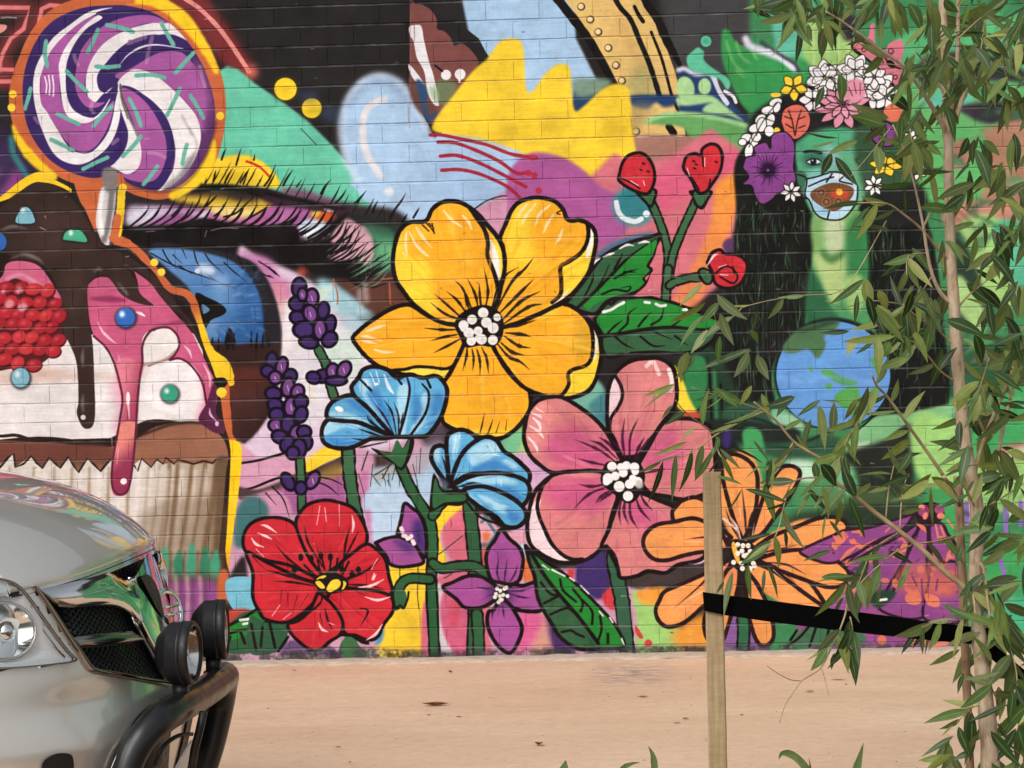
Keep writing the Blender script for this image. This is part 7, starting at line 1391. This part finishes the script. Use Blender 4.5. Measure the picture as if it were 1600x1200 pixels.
for idx, (x0, y0, x1, y1, w, *dd) in enumerate(traced_first+off):
    d0 = rt.uniform(-.34, .06) if x0 < 1380 else rt.uniform(-.36, .34)
    if dd: d0 = dd[0]
    L = math.hypot(x1-x0, y1-y0)/595; d1 = d0+rt.uniform(-.35, .45)*L
    a, c = TP(x0, y0, d0), TP(x1, y1, d1); X = (c-a); ln = X.length*1.14; X.normalize()
    nrm = Vector((rt.gauss(0, .6), -1, rt.gauss(.35, .65))); nrm = (nrm-X*nrm.dot(X)).normalized()
    if rt.random() < .16: nrm = -nrm
    Yv = nrm.cross(X); face = max(.45, abs(nrm.dot(vw)))
    wd = w/595/face*.30
    M = Matrix(((X.x*ln, Yv.x*wd, nrm.x*ln, a.x), (X.y*ln, Yv.y*wd, nrm.y*ln, a.y), (X.z*ln, Yv.z*wd, nrm.z*ln, a.z), (0, 0, 0, 1)))
    m, v, f, uv = LM[idx % 6]
    if idx < 300:
        o = bpy.data.objects.new('leaf', m); link(o, tree); o.matrix_local = Matrix.Translation(-tree.location) @ M
    else:
        Bs.add([M @ Vector(p) for p in v], f, uv); tones += [rt.random()]*len(v)
    # short stalk
o = Bs.build('foliage', M_LEAF, tree, uv=True); o['kind'] = 'stuff'
at_ = o.data.attributes.new('tone', 'FLOAT', 'POINT'); at_.data.foreach_set('value', np.array(tones, np.float32))

# ---------------------------------------------------------------- stakes and ties
def stake(name, label, top, bot, wpx, depth, mat, group=None):
    a = Vector(at_y(*top, TY)); c = Vector(at_y(*bot, TY)); dr = (c-a)/(c.z-a.z); g = gz(a.x)-.05
    base = c+dr*(g-c.z); root = tag(None, '', '') if False else None
    w = wpx/595; B = MB(); n = 26; rws = []
    for i in range(n+1):
        p = a+(base-a)*(i/n); j = rt.uniform(-.0006, .0006); e = .003
        x0, x1 = p.x-w/2+j, p.x+w/2+rt.uniform(-.0006, .0006); y0, y1 = p.y-depth/2, p.y+depth/2
        rws.append([(x0+e, y0, p.z), (x1-e, y0, p.z), (x1, y0+e, p.z), (x1, y1-e, p.z), (x1-e, y1, p.z), (x0+e, y1, p.z), (x0, y1-e, p.z), (x0, y0+e, p.z)])
    B.grid(rws, True); B.add(rws[0], [tuple(range(7, -1, -1))])
    o = B.build(name, mat, None, smooth=False, origin=(base.x, base.y, g+.05)); tag(o, label, 'stake', group); return o
stake('timber_stake', 'square sawn timber stake standing alone in front of the orange daisy', (1112, 738), (1122, 1200), 28.5, .046, M_WOOD, 'stakes holding the young tree')
M_CANE, t, b = material('brown_cane', lin((164, 130, 100)), .7, spec=.25)
r, n = noise_ramp(t, mapped(t, (10, 10, 3), 'Position'), 8, lin((132, 98, 74)), lin((188, 156, 122)), .3, .7, 5); t.links.new(r.outputs[0], b.inputs['Base Color'])
ca, cb = at_y(1497, 745, TY+.12), at_y(1512, 1110, TY+.12); B = MB(); n = 30; cg = gz(.6)-.04; cx = cb[0]+(cb[0]-ca[0])/(cb[2]-ca[2])*(cg-cb[2])
cp = [(ca[0]+(cx-ca[0])*i/n, TY+.12, ca[2]+(cg-ca[2])*i/n) for i in range(n+1)]; B.tube(cp, [.0115+(.0018 if i % 7 == 0 else 0) for i in range(n+1)], 10)
cane = B.build('cane_stake', M_CANE, None, origin=(cx, TY+.12, cg+.04)); tag(cane, 'thin brown cane stake standing close beside the sapling trunk', 'stake', 'stakes holding the young tree')
s3 = at_y(1668, 700, TY); stake('timber_stake', 'timber stake just past the right edge holding the second black tie', (1668, 760), (1674, 1200), 28, .046, M_WOOD, 'stakes holding the young tree')
def webbing(name, label, top, bot, wrap_x, wrap_w):
    B = MB(); n = len(top); th = .0025; r0, r1 = [], []
    for (a, c) in zip(top, bot): r0.append([a-Vector((0, th, 0)), c-Vector((0, th, 0)), c+Vector((0, th, 0)), a+Vector((0, th, 0))])
    B.grid(r0, True); B.add(r0[0], [(0, 1, 2, 3)]); B.add(r0[-1], [(3, 2, 1, 0)])
    return B
fr_ = -.030
tops = [(1098, 925, .03), (1098.5, 925, fr_), (1112, 927, fr_), (1127, 929, fr_), (1130, 929.5, fr_+.01), (1200, 938, -.026), (1300, 951, -.02), (1400, 964, -.014), (1470, 974, -.008), (1498, 977, .006), (1514, 979, .034), (1530, 980, .042), (1544, 981, .028)]
bots = [(1100, 953, .03), (1101, 954, fr_), (1115, 957, fr_), (1128, 960, fr_), (1132, 961, fr_+.01), (1200, 971, -.026), (1300, 984, -.02), (1400, 995, -.014), (1470, 1002, -.008), (1498, 1004, .006), (1514, 1006, .034), (1530, 1006, .042), (1544, 1007, .028)]
B = webbing('', '', [TP(*p) for p in tops], [TP(*p) for p in bots], 0, 0)
o = B.build('tree_tie', M_STRAP, None, smooth=False, origin=tuple(TP(1320, 968))); tag(o, 'wide black webbing tie stretched from the timber stake to the sapling trunk', 'tree tie', 'black ties on the young tree')
tops = [(1538, 1000, .03), (1546, 1001, .012), (1552, 1006, -.012), (1566, 1018, -.024), (1600, 1046, -.026), (1654, 1080, -.03), (1684, 1084, -.03)]; bots = [(1538, 1027, .03), (1547, 1028, .012), (1554, 1034, -.012), (1567, 1046, -.024), (1600, 1074, -.026), (1654, 1110, -.03), (1684, 1114, -.03)]
B = webbing('', '', [TP(*p) for p in tops], [TP(*p) for p in bots], 0, 0)
o = B.build('tree_tie', M_STRAP, None, smooth=False, origin=tuple(TP(1600, 1060))); tag(o, 'short black webbing tie running from the sapling trunk out to the right edge', 'tree tie', 'black ties on the young tree')

# ---------------------------------------------------------------- planting bed the tree, stakes and strappy plants grow in (below the frame)
M_SOIL, t, b = material('bark_mulch', lin((92, 66, 48)), .95, spec=.1)
r, n = noise_ramp(t, mapped(t, (1, 1, 1), 'Position'), 35, lin((58, 40, 30)), lin((128, 94, 68)), .3, .7, 6, .7); t.links.new(r.outputs[0], b.inputs['Base Color']); bump(t, b, n.outputs['Fac'], .9, .02)
B = MB(); rn = random.Random(4); B.grid([[(x, y, gz(min(3.9, x))+.012+rn.uniform(0, .02)) for x in [-1.0+i*.12 for i in range(60)]] for y in [-7.4+j*.12 for j in range(26)]]); o = B.build('planting_bed', M_SOIL); o['kind'] = 'structure'
# strappy plants: long arching blades in a fan; the blades the photograph shows are traced
M_BLADE, t, b = material('strappy_blade', lin((84, 104, 62)), .5, spec=.35)
r, n = noise_ramp(t, mapped(t, (20, 20, 2), 'Position'), 3, lin((62, 86, 46)), lin((112, 126, 72)), .3, .7); t.links.new(r.outputs[0], b.inputs['Base Color'])
M_BLADE2, t, b = material('brown_blade', lin((112, 78, 58)), .7, spec=.2)
def blade(B, pts, w):
    n = len(pts); pts = [Vector(p) for p in pts]; rws = []
    for i, p in enumerate(pts):
        tdir = (pts[min(i+1, n-1)]-pts[max(i-1, 0)]).normalized(); sd_ = tdir.cross(Vector((.15, 1, .1))).normalized(); t_ = i/(n-1); h = w/2*(1-.0*t_)*min(1, (1-t_)*3.2+.05)*(.75+.25*min(1, t_*4))
        rws.append([p-sd_*h+Vector((0, -h*.25, 0)), p, p+sd_*h+Vector((0, -h*.25, 0))])
    B.grid(rws)
def strappy(name, label, base_px, Y, traced, seed):
    r = random.Random(seed); bx = at_y(*base_px, Y); base = Vector((bx[0], Y, gz(min(3.9, bx[0]))+.02)); T_ = thing(name, label, 'plant', tuple(base), 'strappy plants along the bottom edge')
    for pts, w, m in traced:
        p3 = [Vector(at_y(x, y, Y+d)) for x, y, d in pts]; st = base+Vector((r.uniform(-.03, .03), r.uniform(-.02, .02), 0))
        full = spline(np.array([tuple(st), tuple(st+(p3[0]-st)*.55+Vector((0, 0, .03)))]+[tuple(p) for p in p3]), False, 6); B = MB(); blade(B, full, w); B.build('blade', m, T_)
    zc = 1.62-(1230-464)*(12.2+Y)/FPX
    for k in range(13):
        a = r.uniform(0, 6.28); L = r.uniform(.25, .42); H_ = r.uniform(.55, .92)*max(.25, zc); q = [base+Vector((math.cos(a)*L*u*u, math.sin(a)*L*.6*u*u, H_*(1.9*u-1.0*u*u))) for u in [i/9 for i in range(10)]]
        B = MB(); blade(B, q, .016); B.build('blade', M_BLADE, T_)
strappy('strappy_plant', 'strappy green plant whose two leaf tips show below the middle of the pavement', (985, 1400), -5.9, [([(1024, 1230, 0), (1023, 1200, 0), (1020, 1180, 0), (1013, 1166, 0)], .016, M_BLADE), ([(960, 1225, 0), (972, 1202, 0), (985, 1194, 0), (1000, 1191, 0)], .012, M_BLADE)], 1)
strappy('strappy_plant', 'strappy plant with a single cut olive leaf end showing at the bottom edge', (880, 1420), -6.0, [([(878, 1240, 0), (880, 1215, 0), (882, 1200, 0), (884, 1188, 0)], .030, M_BLADE)], 2)
strappy('strappy_plant', 'strappy plant showing an arching leaf, a brown leaf and an upright leaf', (1290, 1420), -5.9, [([(1274, 1240, 0), (1262, 1205, 0), (1247, 1186, 0), (1232, 1177, 0), (1221, 1178, 0), (1217, 1187, 0)], .018, M_BLADE), ([(1269, 1230, 0), (1267, 1205, 0), (1264, 1183, 0)], .008, M_BLADE2), ([(1328, 1240, 0), (1336, 1210, 0), (1343, 1185, 0), (1349, 1161, 0)], .019, M_BLADE)], 3)
# ---------------------------------------------------------------- fallen leaves on the concrete
def dead(px, py, lpx, ang, label, curl=.3, wr=.22):
    p = at_z(px, py, 0); g = gz(p[0]); sc = (12.2+p[1])/FPX; L = lpx*sc; a = math.radians(ang)
    B = MB(); n = 8; rws = []
    for i in range(n+1):
        t_ = i/n-.5; w = L*wr*max(.03, math.cos(t_*math.pi))*.5; x = t_*L; z = g+.004+curl*L*.35*(t_*2)**2*(.6 if t_ > 0 else 1); 
        rws.append([(p[0]+x*math.cos(a)-s*w*math.sin(a), p[1]+x*math.sin(a)+s*w*math.cos(a), z+abs(s)*w*.5) for s in (-1, 0, 1)])
    B.grid(rws); o = B.build('fallen_leaf', M_DEAD, None, origin=(p[0], p[1], g)); tag(o, label, 'leaf', 'fallen leaves on the pavement'); return o
for a in ((680, 1100, 44, 8, 'long reddish brown fallen leaf lying straight below the purple four petal flower', .25, .35), (842, 1164, 17, 60, 'small dark curled fallen leaf nearest the bottom edge of the pavement', 1.0, .9), (704, 1049, 9, 70, 'tiny brown leaf standing on edge close to the wall under the purple flower', 1.2, .9), (1071, 1125, 12, 20, 'small grey brown leaf scrap lying just left of the timber stake', .3, .5), (1058, 1132, 14, 10, 'thin brown leaf sliver beside another scrap left of the timber stake', .2, .3), (460, 1044, 9, 5, 'dark scrap of leaf on the wall footing below the red flower', .3, .4), (1004, 1090, 18, 6, 'faint flat brown leaf lying below the grey stain', .1, .3), (1310, 1066, 26, 4, 'thin grey twig like leaf lying right of the hanging bare twig', .1, .15), (1265, 1084, 16, 0, 'flat dull leaf lying under the hanging bare twig', .1, .3), (670, 1116, 8, 0, 'tiny scrap of leaf below the long reddish leaf', .2, .5), (717, 1119, 11, 20, 'small scrap of leaf below and right of the long reddish leaf', .2, .4), (528, 1165, 11, 0, 'pale flat scrap of leaf on the bare left part of the pavement', .1, .4), (547, 1189, 6, 40, 'tiny dark crumb of leaf near the bottom left of the pavement', .5, .9), (1159, 1120, 7, 0, 'tiny dark crumb of leaf just right of the timber stake', .4, .7)): dead(*a)

M_ROAD, t, b = material('asphalt', (.05, .05, .052), .9, spec=.2)
r, n = noise_ramp(t, mapped(t, (1, 1, 1), 'Position'), 90, (.035, .035, .036), (.08, .078, .075), .35, .7); t.links.new(r.outputs[0], b.inputs['Base Color']); bump(t, b, n.outputs['Fac'], .5, .004)
B = MB(); B.grid([[(x, y, .004+gz(max(-5.99, min(3.99, x)))) for x in (-60, -20, -6, -3, 0, 2, 4, 20, 60)] for y in (-40, -7.55)]); o = B.build('unseen_road', M_ROAD, smooth=False); o['kind'] = 'structure'  # unseen asphalt on the camera side, added to darken reflections low on the car
M_GRIT, t, b = material('grit', lin((110, 86, 70)), .9, spec=.1)
B = MB(); rn = random.Random(17)
for k in range(230):
    x, y = rn.uniform(-2.6, 2.0), -rn.random()**1.3*3.0-.02; s_ = rn.uniform(.001, .0045)*(1.6 if rn.random() < .08 else 1); z = gz(x); a = rn.uniform(0, 3); e = rn.uniform(.4, 1.6)
    v = [(x+s_*e*math.cos(a+q*1.57)*(1 if q % 2 else .5), y+s_*e*math.sin(a+q*1.57)*(1 if q % 2 else .5), z+.0005) for q in range(4)]+[(x, y, z+s_*.7)]
    B.add(v, [(0, 1, 4), (1, 2, 4), (2, 3, 4), (3, 0, 4)])
o = B.build('ground_grit', M_GRIT, smooth=False); o['kind'] = 'stuff'
